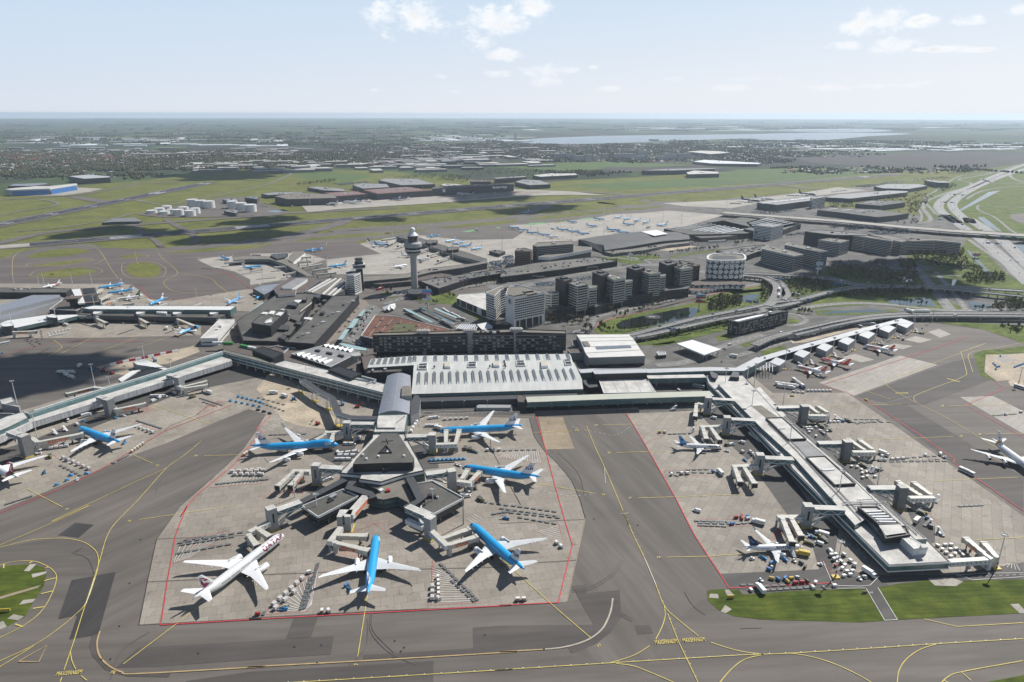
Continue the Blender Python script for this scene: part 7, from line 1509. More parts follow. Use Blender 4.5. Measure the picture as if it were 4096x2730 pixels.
def mk_bus(m,L=12,lab='bus'):
    o=P_(lab,'x','bus');MB().box((0,0,.4),(L,2.5,2.7)).build('body',m,o);MB().box((0,0,1.4),(L*.97,2.56,.9)).build('window_band',GLASS,o);MB().box((0,0,3.1),(L*.4,1.6,.25)).build('roof_unit',OFFW,o);wheels(o,(-L/2+2.5,L/2-2.5),1.1,.5);return o
def mk_digger(m):
    o=P_('excavator','x','excavator')
    for s in (1,-1): MB().box((0,s*1.1,0),(4,.6,.9)).build('crawler_track',TYRE,o)
    MB().box((-.4,0,.9),(3.2,2.6,1.5)).build('body',m,o);MB().box((.7,.7,2.3),(1.2,1,.9)).build('cab',GLASS,o);b=MB();b.beam((1,0,2),(4,0,4.6),.5);b.beam((4,0,4.6),(6.3,0,2.2),.4);b.build('boom_arm',m,o);MB().box((6.3,0,1.2),(1,1.2,1)).build('bucket',GUN,o);return o
PR={};ND=0;DX=MB()
def get(k):
    if k in PR: return PR[k]
    f={'D':mk_dolly,'C':lambda:mk_cont(OFFW),'T':lambda:mk_cont(TAN),'K':mk_pallet,'B':lambda:mk_cart(BLUE),'R':lambda:mk_cart(RED),'Y':lambda:mk_cart(YEL),'W':lambda:mk_cart(OFFW),'G':lambda:mk_cart(GUN),'U':lambda:mk_tug(LBLUE),'u':lambda:mk_tug(CARW),'V':lambda:mk_car(CARW,5.6,2.,2.3,True,'van'),'c':lambda:mk_car(CARW),'k':lambda:mk_car(CARB),'s':lambda:mk_car(CARS),'r':lambda:mk_car(CARR),'b':lambda:mk_car(CARBL),'y':lambda:mk_car(YEL),'L':lambda:mk_truck(OFFW),'l':lambda:mk_truck(YEL,9,'truck',YEL),'P':mk_loader,'S':mk_stairs,'E':mk_belt,'M':lambda:mk_bus(RED,17,'articulated_bus'),'N':lambda:mk_bus(OFFW),'X':lambda:mk_digger(BLUE),'x':lambda:mk_digger(RED),'H':lambda:mk_truck(OFFW,15,'lorry',CARBL,4),'n':lambda:mk_bus(CARB,14)}[k]
    PR[k]=f();return PR[k]
NM={'D':'empty cargo dolly','C':'pale cargo container','T':'tan cargo box','K':'wrapped cargo pallet','B':'blue baggage cart','R':'red baggage cart','Y':'yellow baggage cart','W':'white baggage cart','G':'grey baggage cart','U':'blue tractor','u':'white tractor','V':'white van','c':'white car','k':'black car','s':'silver car','r':'red car','b':'dark blue car','y':'yellow car','L':'white box truck','l':'yellow catering truck','P':'container loader','S':'mobile stairs','E':'blue belt loader','M':'red articulated bus','N':'white bus','X':'blue excavator','x':'red excavator','H':'long white lorry','n':'dark bus'}
rv=random.Random(11)
def place(k,p,a,where,grp,z=.12):
    base=z
    global ND
    if k=='D':
        ND+=1
        if ND>300: DX.box((p.x,p.y,z+.2),(3.2,1.7,.35),a);return
    if k in 'CTK' and p.y<560 and ND<300:
        ND+=1
        put(get('D'),(p.x,p.y,z),a,'cargo dolly carrying a load '+where,'loaded dollies '+where if grp else None);base=z+.66
    return put(get(k),(p.x,p.y,base),a+(math.pi/2 if k in 'CT' else 0),NM[k]+' '+where,(grp or NM[k]+'s')+' '+where if grp is not None else None)
def rows(where,spec,z=.12):
    """spec: 'K panel x0 y0 x1 y1 n ; ...'  kind letters cycle along the row; ~ = random heading"""
    cnt={}
    for s in spec.split(';'):
        t=s.split();ks=t[0];n=int(t[-1]) if (len(t)-2)%2==1 else 1;P=G(' '.join(t[1:-1] if (len(t)-2)%2==1 else t[1:]),z)
        a0=None
        if len(P)>1: d=P[-1]-P[0];a0=math.atan2(d.y,d.x)
        for i in range(n):
            p=P[0] if n==1 and len(P)==1 else P[0].lerp(P[-1],i/max(1,n-1))
            k=ks[i%len(ks)] if len(ks)>1 and ks[0]!='~' else ks[-1]
            a=(a0 if a0 is not None else .6)+rv.uniform(-.06,.06)
            if len(P)==1: a=rv.choice((.25,.9,1.8,2.6,-1.))+rv.uniform(-.2,.2)
            place(k,p,a,where,NM[k]+'s',z)
rows('west of the maroon finned jet',"D c0 1610 425 2050 345 7;D c0 1640 348 2080 278 8;D c0 1625 330 2000 268 6;D c0 1680 305 2160 238 7")
rows('between the maroon finned jet and the front blue jet',"K c1 225 885 475 655 6;K c1 240 920 405 775 3;C c1 535 600;D c1 615 522 500 905 12;D c1 545 650 465 912 8;D c1 130 962;R c1 78 975;E c1 310 925;B c1 872 712;E c1 900 742")
rows('in the hatched triangle east of the front blue jet',"D c1 1720 520 2035 825 10;D c1 1825 672 2005 835 5;T c1 1692 640 1698 790 5;K c1 1642 725 1640 825 3;K c1 1695 830")
rows('on the red line at the apron edge',"T c1 655 948;C c1 713 945;T c2 168 838 222 836 2;C c2 512 328 552 360 2")
rows('stored east of the east gate wing',"D b2 125 1400 490 1450 7;D b2 20 1425 500 1490 9;D b2 40 1455 520 1505 8;D b2 185 1505 490 1558 6;D b1 2110 1370 2300 1395 4;D b1 2190 1475 2340 1450 4;E b1 2300 1515;P b1 2070 1350")
rows('behind the four engined jumbo tail',"K b0 2085 1110 2325 1090 5;K b0 2110 1135 2325 1132 5;K b1 10 1110 120 1100 3;K b1 25 1135 110 1135 2;D b0 1955 1215 2340 1172 9;D b1 20 1188 150 1172 4;D b1 190 772 490 762 8;L b1 300 920;T b0 2195 955 2215 940 2")
rows('beside the upper blue jet nose',"W b1 1750 632 1945 620 5;V b1 1630 620 1670 615 2;V b1 1600 690 1680 690 3;L b1 1690 715;P b1 1935 890;P b1 1980 905;E b1 2020 920;C b1 2130 908 2235 905 3;D b2 45 907 310 897 6")
rows('parked south of the upper boarding bridges',"U b1 1620 1000 1920 985 9;D b1 1635 1020 1820 1008 6;u b1 1855 1035 1880 1045 2;V b1 1965 1290;V b1 1950 1320;P b1 2015 1240")
rows('lined up at the hub ramp west side',"V b1 830 940 950 925 3;V b1 820 962 935 960 3;V b1 795 995 895 995 3;V b1 870 855 920 855 2;V b1 955 820 990 800 3;V b1 1450 735 1500 650 4;V b1 1580 930;V b1 680 1185 720 1170 3;V b1 790 930")
rows('east of the blue jet on the straight pier stand',"D b0 1235 650 1440 715 11;K b0 1225 702 1370 758 5;T b0 1190 930 1285 862 5;D b0 1075 1000 1140 968 3;U b0 1040 630;U b0 1190 580;E b0 1120 850;u b0 1115 610;D b0 1020 1028")
rows('beside the striped tail jet',"K b0 575 990 800 1085 6;D b0 550 1055 720 1140 6;D b0 70 1400 270 1335 5;U b0 515 1228 605 1188 2;U b0 640 1142 780 1125 2;E b0 405 1115;c b0 700 1180;K b0 460 905 600 885 4;E b0 560 870;P b0 450 980;S b0 340 950")
rows('on the straight pier ramp',"V b0 1375 432 1475 432 4;V b0 1380 470 1440 440 2;V b0 1565 402;V b0 615 655;V b0 695 688;L b0 780 612;S b0 500 770;S b0 590 740;U b0 755 655")
rows('by the low walls west of the gallery',"D b0 1800 448 1985 505 8;D b0 1830 482 1920 512 4;U b0 2070 470 2330 520 6;U b0 2140 432 2340 482 6;D b1 20 455 300 555 9;D b1 80 440 300 500 6;L b1 310 430;L b0 1875 402;P b0 1725 440;L b1 215 402;k b1 75 550 180 580 3;X b1 395 455")
rows('at the blue and white jet',"D b2 1525 752 1655 748 4;Y b2 1433 740;W b2 1478 740;S b2 1720 735;P b2 2035 845;V b2 2080 848;u b2 1975 882;c b2 2035 905;V b2 2170 828;S b2 1555 535;V b2 1915 610;u b2 1810 608;V b2 2250 760 2320 810 5")
rows('in the painted box north of the west bridge towers',"D b2 1540 1092 1880 1098 6;D b2 1690 1072 1850 1068 4;C b2 1540 1120;C b2 1632 1112 1682 1110 2;B b2 1912 1092;D b2 1585 1125;L b2 1975 1105;K b2 2175 915;K b2 2245 915 2290 960 3;E b2 2200 985")
rows('in the painted box beside the west taxilane edge',"D c2 1770 118 2050 126 6;D c2 1800 138 2060 142 5;D c2 1800 158 2010 166 5;R c2 2120 92;R c2 2170 80 2172 102 2;B c2 2225 85;B c2 2085 150;W c2 2225 102;D c2 2140 142 2250 132 3;L c2 2320 140;V c2 1768 32")
rows('around the navy finned jet',"l c3 372 420;u c3 412 402;E c3 210 462;E c3 20 450;S c3 285 420;u c3 300 480;P c3 435 320;V c3 520 322;V c3 620 390;u c3 530 508;B c3 92 500;B c3 72 558;G c3 395 535;G c3 360 500;u c2 2265 460;P c3 560 285;E c3 460 262;L c3 545 245;u c3 98 535")
rows('clustered at the foot of the pier light mast',"C c3 630 432 668 428 2;C c3 743 428;C c3 655 468 690 458 2;C c3 800 482;C c3 715 492;C c3 685 502;K c3 840 518;C c3 752 518 730 545 2;C c3 770 572 820 568 2;C c3 745 612 802 602 2;R c3 675 522")
rows('along the grass edge below the navy finned jet',"D c3 50 702 195 692 3;D c3 55 738 350 718 6;D c3 410 712;C c3 490 672;Y c3 97 640;B c3 155 647;B c3 215 638;Y c3 270 638;Y c3 240 667;R c3 310 677 370 672 2;G c3 412 662;u c3 330 627;D c2 2185 692 2320 690 3;K c3 465 715;D c3 570 712;C c3 660 700;u c2 2345 655;C c2 2255 742;L c2 2340 740")
rows('turning at the service road corner',"L c3 965 590;u c3 930 620;u c3 885 640")
rows('in the corner beside the pier end tunnel',"C c3 1583 338;C c3 1650 332 1702 330 2;C c3 1625 372;C c3 1697 372 1747 367 2;C c3 1660 402;C c3 1740 412;C c3 1785 392 1810 422 2;C c3 1702 437;C c3 1862 520;S c3 1490 150;L c3 1395 120;B c3 1490 95;P c3 1440 45;S c3 1610 230;P c3 1530 160")
rows('east of the first dark bridge tower',"C b3 620 642 690 640 3;B b3 730 637;P b3 780 630;D b3 850 615 1040 615 5;D b3 830 642 1140 637 6;D b3 865 652 1060 628 4;S b3 685 615;L b3 540 632;V b3 460 625")
rows('clustered on the ramp between first and second dark tower',"C b3 405 695 435 692 2;C b3 420 712 450 712 2;C b3 430 735;C b3 490 690;C b3 530 722;C b3 490 770;P b3 545 685;S b3 560 740;P b3 600 715;u b3 368 682;u b3 590 675")
rows('in the long row east of the second dark tower',"D b3 1170 992 1640 985 9;D b3 1310 957 1550 940 5;K b3 1175 975 1270 967 3;K b3 1470 937;W b3 1065 985 1105 985 2;D b3 1000 980 1030 978 2;D b3 1350 985 1580 970 5;V b3 1605 925;u b3 1642 955;V b3 915 978;L b3 1095 930;C b3 1085 945")
rows('clustered on the ramp before the last dark tower',"C b3 810 1042;C b3 860 1047;C b3 900 1072 905 1102 2;C b3 945 1092 950 1132 2;C b3 910 1142;C b3 1020 1132;S b3 965 1080;P b3 1055 1070;u b3 890 1020;P b3 920 1035;S b3 1000 1090")
rows('near the last dark tower',"D b3 1790 1390 1970 1380 5;V b3 1455 1385;u b3 1430 1380;S b3 1575 1345")
rows('crossing the east apron',"N b3 1840 1090;y b3 940 442;y b3 278 408;D b3 2090 575 2270 560 6;W b3 2325 548;u b3 2190 570")
rows('in the yard by the striped jets',"L b3 160 310 290 325 4;L b3 180 330 260 340 3;H b3 310 290 350 320 3;C b3 420 362 620 362 7;K b3 290 372 370 380 3;S a3 350 1370;S a3 505 1460;S a3 930 1205;S a3 1120 1255;S a3 660 1285;S a3 1050 1170;S a3 1220 1110;P a3 1270 1130;P a3 1085 1182;P a3 705 1305;P a3 500 1370;S a3 450 1350;P a3 410 1360;P a3 1430 1075;S a3 1390 1065;u a3 730 1248;u a3 1100 1132;u a3 1275 1080;u a3 1440 1030")
rows('on the stand below the round ended bays',"C a0 450 1130 600 1100 6;C a0 440 1110 620 1065 7;C a0 470 1090 600 1070 5;D a0 230 1160 310 1215 5;D a0 250 1155 360 1195 4;D a0 330 1150 350 1190 3;D a0 365 1080 380 1150 5;D a0 720 1010 840 1045 7;D a0 1070 1105 1190 1065 7;D a0 1490 1095 1555 1070 4;L a0 1495 1058;r a0 1572 1122;P a0 1570 1050;L a0 590 1030;N a0 40 1200;U a0 25 1282;u a0 1105 1010;u a0 1360 1005 1390 1003 2")
rows('in the shaded works yard',"L b0 560 225 640 225 2;L b0 600 250 650 270 2;c b0 522 212;X b0 820 200;x b0 925 205;x b0 1005 228;X b0 1390 115;D b0 540 265 640 320 4;L b0 715 165;x b1 610 675;x b1 965 520;X b1 830 500")
rows('on the Y pier aprons',"D a1 65 610 220 595 9;D a1 580 412 680 405 6;D a1 0 545 110 525 7;D a0 1815 515 1890 520 5;D a0 2170 565 2340 545 8;D a0 1950 515 2050 520 5;V a0 1790 430;u a1 260 640;P a1 440 775;S a0 2130 455;D a1 1255 358 1380 350 6;L a1 1110 320;S a1 1340 300;P a1 1490 430;P a1 1530 455;k a1 45 830;U a1 150 780")
rows('on the remote apron among the blue jets',"N a1 2030 162;N a2 470 150;V a2 660 100;V a2 810 170;L a2 250 185;L a2 430 205;N a2 1330 130;V a2 1100 170;V a2 860 75;V a2 1010 60;V a2 1110 75;V a2 1210 95;V a2 1280 105;L a2 190 180;L a2 1320 140;u a2 430 110;u a2 555 225;D a2 510 240 620 242 6;u a2 690 212;u a2 780 185")
rows('on the gravel yard behind the fence',"U a3 2080 1345 2110 1375 3;U a3 2100 1395 2130 1370 2;U a3 2140 1278;U a3 2270 1375 2352 1345 6;N b3 2320 330")
rows('on the cargo aprons',"V t1 30 1360;L t1 180 1355 220 1362 4;D t1 120 1380 200 1375 4;V t1 350 1350 480 1345 5;D t1 500 1345 540 1340 3;L t1 60 1340 130 1335 5;D t1 620 1325 680 1330 5;V t1 760 1305 790 1310 3;L t1 920 1290;V t1 1060 1300;L t1 1130 1275 1190 1270 5;L t2 380 1365 440 1365 5;V t2 540 1310;L t2 760 1310 830 1312 6;L t2 1060 1285 1150 1275 6;L t0 1960 1395;D t0 2110 1385 2150 1390 4;D t0 2280 1385 2330 1385 4",z=.3)
# road traffic
def on_path(P,n,where,z,offs,kinds,seed,f0=0.,f1=1.):
    r=random.Random(seed);D=[0]
    for a,b in zip(P,P[1:]): D.append(D[-1]+(b-a).length)
    for i in range(n):
        s=D[-1]*(f0+(f1-f0)*(i+r.random()*.8)/n)
        j=max(k for k in range(len(D)) if D[k]<=s);j=min(j,len(P)-2);t=(s-D[j])/max(1e-6,D[j+1]-D[j]);p=P[j].lerp(P[j+1],t);d=(P[j+1]-P[j]).normalized()
        o=r.choice(offs);q=p+Vector((-d.y,d.x,0))*o;a=math.atan2(d.y,d.x)+(math.pi if o>0 else 0);k=r.choice(kinds);place(k,q,a,where,NM[k]+'s',z)
KC='ckskcsbcV'
on_path(HW1,48,'driving on the near motorway carriageway',.62,(-12,-8,-4,0,4,8),KC,1);on_path(HW2,48,'driving on the far motorway carriageway',.62,(-12,-8,-4,0,4,8,12),KC+'L',2)
for s,n,z,w,sd in (("a2 1120 1108 1400 1035 1700 958 2000 895 2352 825",7,6.5,'on the pond flyover',3),("a2 1160 1125 1420 1075 1700 1010 2000 945 2352 880",5,6.,'on the lower pond flyover',4),("a3 100 800 340 772 600 705 800 665 1100 655 1600 665 2000 705",8,6.5,'on the long overpass',5),("a3 0 545 300 560 700 600 1300 650 1700 655 2352 690",5,6.4,'on the ring road overpass',6),("a3 300 1085 960 945 1500 912 2300 915",2,7.1,'on the curving double flyover',7)): on_path(smooth(G(s,z),4),n,w,z+.05,(-2.5,2.5),KC,sd)
rows('on the looping ramp',"H a3 155 745 155 690 2;c a3 185 660;k a3 200 675",7.05);rows('on the curving flyover carrying white drums',"H a3 1320 882;L a3 1370 884 1480 884 4",7.05)
rows('on the access roads near the white pier',"L a3 175 1085;c a3 255 1075;L a2 2090 1290;c a2 815 1030;c a2 1310 1148;V a2 2060 1185;s a2 1990 1330;H a3 300 735;k a2 875 935;s a2 2010 1220",.4)
rows('queueing on the drop off forecourt',"ck a1 1105 860 920 1120 15;sck a1 1075 870 880 1140 14;kcs a1 1040 905 900 1100 10;sk a1 970 870 730 1100 7;V a1 890 985;y a1 855 1025;kscc a1 960 1155 1060 1200 6;cks a1 930 1165 1000 1200 5;kcr a1 1040 960 1010 1060 4;sc a1 800 1080 740 1090 2;ck a1 1150 800 1210 780 4;c a1 1300 790 1390 775 3",.4)
rows('on the road round the old tower',"M a1 1165 695;M a1 1265 655;n a1 1345 650;cs a1 1060 672 1120 695 4;ks a1 1300 715 1400 735 6",.5)
rows('at the bus station',"N a1 1400 890 1450 910 2;N a1 1545 890;N a1 1740 885 1770 905 2;N a1 1820 925 1860 945 2;N a1 1900 965;ck a1 1700 980 1950 975 7;r a1 1395 875",.4)
rows('parked along the hotel frontage',"sck a2 620 1085 800 1085 7;k a2 640 1078;ck a2 1515 800 1550 790 3;r a2 600 935 750 915 4;ks a2 1200 820 1260 825 3",.4)
rows('at the freight halls',"H a2 1890 265 2000 258 4;L a2 2050 238 2200 225 8;n a2 1325 330;L a2 1370 335;L a2 550 420 590 412 2;L a2 650 405 760 390 4;cs a2 1710 285 1850 275 8;L a2 470 425",.4)
rows('in the contractors depot beside the saw tooth pier',"L a3 260 1125 310 1120 3;H a3 370 1105 450 1095 4;H a3 470 1085 600 1045 6;H a3 620 1045 760 1015 7;N a3 800 1000 860 1015 2;L a3 910 1000 990 1000 3",.45)
rows('near the pier roof corner',"N b2 1780 330;c b2 1600 355",.2)
tag(DX.build('cargo_dollies',GUN),kind='stuff')
# red and white barrier blocks
e=G("b0 985 155 1595 25")
for i in range(11):
    u=i/11;p,q=e[0].lerp(e[1],u+.002),e[0].lerp(e[1],u+1/11-.002);m=(p+q)/2;d=q-p
    o=MB();L_=d.length
    o.loft([[(x,y,z) for y,z in ((-.9,0),(.9,0),(.5,2.6),(-.5,2.6))] for x in (-L_/2,L_/2)]);ob=o.build('barrier_block',WHITE if i%2==0 else mat('barrier_red',(.32,.02,.04),.6));ob.location=m;ob.rotation_euler=(0,0,math.atan2(d.y,d.x));tag(ob,('white' if i%2==0 else 'dark red')+' block of the striped barrier wall at the works yard','barrier','striped barrier wall, '+('white' if i%2==0 else 'red')+' blocks')
# waiting passengers
pm=[mat('clothing_%s'%n,c,.8,var=.1) for n,c in (('dark',(.03,.03,.04)),('blue',(.03,.06,.16)),('grey',(.15,.15,.15)))];skin=mat('skin',(.45,.27,.19),.6,var=0)
b=MB();rg=[[(x*w+ox,y*w*.7,z) for x,y in [(math.cos(t),math.sin(t)) for t in [i*math.pi/4 for i in range(8)]]] for z,w,ox in ((0,.15,0),(.45,.16,0),(.85,.2,0),(1.1,.19,0),(1.4,.24,0),(1.5,.12,0),(1.58,.09,0),(1.7,.11,0.01),(1.82,.02,0))]
b.loft(rg,True,0,lambda k,i:1 if k>4 else 0)
for i in range(32):
    s=("a3 205 1408 320 1412","a3 405 1470 490 1475")[i%2];q=G(s);p=q[0].lerp(q[1],(i//2+rv.random()*.7)/16)
    if i==0: pm0=b.build('person',[pm[0],skin],None,None,0,True)
    ob=pm0 if i==0 else pm0.copy()
    if i: COL.objects.link(ob)
    ob.location=(p.x,p.y+rv.uniform(-1.5,1.5),.12);ob.rotation_euler=(0,0,rv.uniform(0,6));tag(ob,'passenger in dark clothes standing in the queue at the '+('front' if i%2==0 else 'rear')+' boarding stairs','person','queue at the '+('front' if i%2==0 else 'rear')+' stairs')
# ================= painted markings ==================
YL=mat('yellow_line_paint',(.52,.42,.11),.75,var=.18,scale=.15,coord='World');RL=mat('red_line_paint',(.48,.035,.045),.75,var=.15,scale=.15,coord='World');WL=mat('white_line_paint',(.62,.62,.60),.75,var=.2,scale=.15,coord='World');SLOT=mat('drain_slot',(.02,.02,.02),.9,var=.2);TANL=mat('tan_sealed_strip',(.36,.26,.13),.8,var=.2,scale=.2,coord='World');DAMP=mat('tyre_mark',(.085,.078,.073),.85,var=.2,scale=.1,coord='World')
def lines(name,m,w,z,specs,sm=True,dash=None):
    b=MB()
    for i,s in enumerate(specs):
        P=G(s);P=smooth(P,6) if sm and len(P)>2 else P
        if dash: b.dash(P,w,dash[0],dash[1],z+i*.0006)
        else: b.strip(P,w,z+i*.0006)
    o=b.build(name,m);tag(o,kind='structure');return o
Z=.30
lines('taxi_line',YL,.42,Z,["c0 -300 520 0 360 400 190 820 -8 b0 460 1560 1000 1300 1300 1160 1500 1070","c0 0 380 260 315 450 296 620 297 760 330 850 390 885 450 888 530 860 650 780 870 660 1000 500 1130 310 1255 0 1400","c0 0 1455 310 1262","b0 1810 828 1650 960 1500 1070 1250 1350 1040 1568 c0 960 290 890 530 770 900 680 1190 640 1310 585 1475","c0 640 1300 655 1390 690 1468","c0 735 1525 790 1568","c0 565 1540 550 1580","c0 0 1190 200 1090 370 960 470 800 515 650 480 580 400 530 300 500 130 505 0 540","b2 778 680 860 880 940 1050 1060 1330 1160 1568 c2 1110 30 1200 245 1300 450 1395 670 1480 880 1600 1000 1790 1152","c2 1480 880 1488 970 1460 1070 1405 1182","c2 1350 1240 1240 1310 1130 1355 1000 1392","c2 1510 950 1600 1180 1700 1390 1785 1570","c2 1900 1207 2080 1265 2220 1295 2352 1310","c1 -560 1650 0 1605 700 1560 1650 1500 2352 1455 c2 0 1461 1000 1395 2000 1330 2352 1312 c3 0 1313 300 1300 1000 1255 1550 1215 2352 1165","c2 1050 1400 1200 1420 1350 1475 1570 1568","c2 2352 1318 2200 1360 2080 1450 1970 1580","c3 250 1300 420 1325 620 1380 830 1470 1010 1570","c3 1570 1217 1420 1270 1300 1360 1240 1460 1225 1580","c3 1610 1575 1680 1510 1800 1465 2352 1362","c3 1800 1465 1890 1542","c3 1640 1540 1710 1570","c1 1062 785 975 1348","c2 20 460 460 860 825 1172","c0 1790 905 1115 1420"])
lines('taxi_line',YL,.42,Z,["c0 1255 125 1600 72 2090 0","c3 1465 990 1760 1058 2352 1022","b0 1830 962 2180 950","b0 1200 955 1372 1030","b0 240 1258 565 1425","b0 1360 500 1830 660","b2 300 742 645 728","b2 920 672 1190 665 1320 662","b2 1045 920 1500 905","b2 1240 1327 1700 1310 2190 1290","b2 290 1190 860 1288","c2 1505 445 1880 435 2190 412","b3 610 500 1265 475","b3 850 805 1725 765","b3 1555 1165 2305 1128","b3 1680 492 2220 475","b3 2010 742 2352 735","c3 1920 280 2352 255","b3 600 250 1160 432"],False)
lines('taxi_line',YL,.42,Z,["a3 2010 1160 1700 1280 1250 1455 1130 1490 1110 1520 b3 1108 285 1150 330 1300 420 1400 470 1700 620 2100 860 2352 1010","b3 1385 455 1365 420 1400 390 1600 310 1740 260 1820 220 1838 190 1790 20 a3 1785 1240 1870 1210 2010 1160","a3 1850 1280 1890 1240 2110 1200 2352 1150","a3 1848 1280 1895 1420"])
lines('taxi_line',YL,.55,Z,["a0 110 600 118 420 220 340","a0 940 430 910 385 870 340 790 310","a0 940 430 1000 530 1060 610","a0 1410 370 1460 430 1590 550 1475 625 1480 670 1560 720 1750 735 2000 733","a0 1590 550 1870 600 1960 670 2060 740 2150 790","a0 1045 610 700 610 120 610","a0 1090 480 1140 460 1340 455 1470 500 1475 570 1400 600 1180 600 1095 550 1088 500 1092 478","a0 260 585 340 535 600 510 830 505 915 545 800 580 560 605 360 600 265 585","a0 940 430 800 490 500 500 120 510","a0 0 440 110 410 300 395 600 375 830 370","a1 430 270 400 255 560 225 700 165 880 110 860 90","a1 560 225 300 260 0 330","a1 680 300 700 270 850 260 950 255","a0 230 498 300 465 700 430 830 440 600 485 240 500","a0 1040 412 1180 385 1320 395 1280 420 1060 425","a0 1500 1130 1230 1230","a0 840 1130 550 1280","a0 1240 1130 930 1245","a0 480 1160 550 1215 540 1240 430 1310","a2 400 40 230 60 160 40 260 10","t1 900 1500 1150 1460 1290 1400 1380 1370","t1 640 1510 560 1540 640 1568","t2 0 1375 400 1360 900 1275"])
lines('apron_boundary_line',RL,.62,Z+.03,["c0 1450 1070 1500 720 1580 260 1680 0 b0 1620 1511 1750 1330 2100 1040 2352 740 b1 60 720 190 600","c0 1450 1068 2352 1012 c1 0 1018 1250 945 2352 880 c2 0 882 530 855","c2 530 855 655 335 590 130 b2 590 1540 500 1230 410 890 325 600","b2 1135 570 1300 840 1580 1330 1750 1660 c2 2060 720","b0 -300 1600 0 1482 480 1290 850 1120 1280 860 1480 740 2080 505","c2 2060 720 2352 705 c3 640 670","b3 850 425 1000 475 1450 770 1735 970 1720 1000 1900 1120 2352 1430","b3 2352 770 1830 485 2180 330 2090 275","a3 570 1530 1000 1390 1460 1240 1850 1100","b3 820 400 760 370 570 320 570 300","a0 1200 670 1250 675 1330 780 1700 785 2000 788","a0 1880 530 2050 560 2260 705","a0 730 1165 1300 1170","a0 0 1300 400 1200 740 1165"],False)
lines('stand_marking',RL,.22,Z+.04,["c1 120 970 630 545 520 945 150 970","c1 1632 880 1642 480","c1 1632 880 2085 858 1880 670","c0 1550 518 1720 470 1730 355 2100 350","c0 1650 300 2068 222","c1 920 240 1100 160 1255 130 1245 240 1100 140 990 150","b2 0 970 385 1025 350 890","c2 335 215 580 335 530 150","b2 1475 1080 1920 1060 1935 1130 1490 1118 1475 1080","c2 1745 110 2240 100 2300 160 1770 170 1745 110","c3 545 465 680 640","b3 1600 1560 1500 1450","b0 1890 1245 2352 1205","b0 1765 600 1860 510","b0 480 955 830 1105","b0 1150 650 1430 735","b2 1300 840 1500 750 1240 745"],False)
hb=MB()
def hatch(s0,s1,n,w=.25):
    a,c=G(s0),G(s1)
    for i in range(n):
        u=(i+.5)/n;hb.strip([a[0].lerp(a[1],u),c[0].lerp(c[1],u)],w,Z+.045)
hatch("c1 165 950 630 550","c1 500 945 560 880",13);hatch("c1 1640 870 1640 540","c1 2060 850 1780 600",14);hatch("c2 340 215 520 330","c2 525 160 578 330",10);hatch("b2 0 960 380 1020","b2 60 900 350 895",16);hatch("c0 1555 510 1715 465","c0 1600 350 2060 230",8);hatch("b0 1900 1240 2340 1205","b0 2050 1120 2352 1120",13);hatch("b0 480 955 640 1020","b0 560 1010 720 1070",6);hatch("b0 1150 655 1420 735","b0 1190 640 1430 700",10);hatch("c3 2150 510 2340 560","c3 2200 490 2300 500",5);hatch("b1 150 720 280 600","b1 200 740 350 610",7);hatch("c1 1940 110 2020 60","c1 2000 150 2100 110",4);hatch("b3 1690 1380 2190 1350","b3 1720 1395 2210 1365",12)
tag(hb.build('hatch_markings',WL),kind='structure')
rb_=MB();hb=rb_;hatch("b0 1180 540 1330 510","b0 1230 600 1400 550",8);hatch("b0 480 870 700 800","b0 420 860 640 790",8);hatch("c1 790 430 1010 470","c1 820 400 1060 400",8);hatch("b1 110 1340 500 1300","b1 150 1290 480 1250",9);hatch("b0 1765 600 2040 490","b0 1880 500 1960 460",7);hatch("c3 90 300 200 240","c3 130 200 190 180",5);tag(rb_.build('hatch_markings',RL),kind='structure')
lines('road_edge_line',WL,.3,Z+.05,["c3 660 695 900 700 980 690 1030 640 1060 610","c3 690 720 940 716","c3 1112 1006 945 720","c3 1225 998 1050 712","c3 1112 1006 1225 998","c3 1700 575 1900 640 2352 610","c3 1750 600 1980 580 2352 575","c3 640 670 560 480","b1 1500 590 2352 550","b1 1490 620 1560 560 2352 530","b0 250 760 900 520","b2 1600 520 1900 480"],False)
lines('road_centre_line',WL,.25,Z+.05,["c3 680 30 1000 560","b3 500 560 1560 1560","b3 30 680 900 1500","b1 1520 600 2352 560","c3 1700 620 2352 590","b0 300 780 1400 380 2000 160","b2 640 690 900 745 1010 765 1100 735 1190 675","b2 320 1225 450 1280 650 1310 850 1290","b3 1100 470 1370 400"],True,(2,2.4))
lines('drain_channel',SLOT,.35,Z+.02,["c0 1255 1070 1330 680 1410 300 1620 0 b0 1850 1210 2050 1030 2180 900 2280 760 2352 690","c0 1330 682 2000 648 c1 0 620 1000 575 2352 535","c2 0 520 690 475","c0 1410 298 2200 262","c2 0 148 770 108","b2 265 615 285 690 310 780 400 905 500 1000 590 1100 650 1180 720 1340 770 1510","c0 1255 1068 2352 1005 c1 0 1003 1250 930 2000 900","b0 1475 740 1525 695 1750 605 1880 500 2050 470","b2 60 1155 190 1390","b1 2130 560 2165 890 2240 1030"],False)
lines('slab_joint',CONT,.5,Z+.01,["c2 770 105 690 475 610 845","c0 1410 300 1335 682"],False)
lines('sealed_strip',TANL,.8,Z+.02,["c0 905 1125 880 1230 900 1340 980 1430 1100 1490 1250 1505 2352 1440 c1 0 1442 1000 1385 2352 1300 c2 0 1300 400 1275"],True)
lines('sealed_strip',mat('pale_sealed_strip',(.36,.32,.26),.8,var=.2,scale=.2,coord='World'),.95,Z+.02,["c2 1018 815 1005 910 975 1000 920 1095 820 1175 700 1225 560 1258 400 1276"],True)
lines('sealed_strip',TANL,.7,Z+.02,["c0 175 1400 360 1400 430 1255 175 1400"],False)
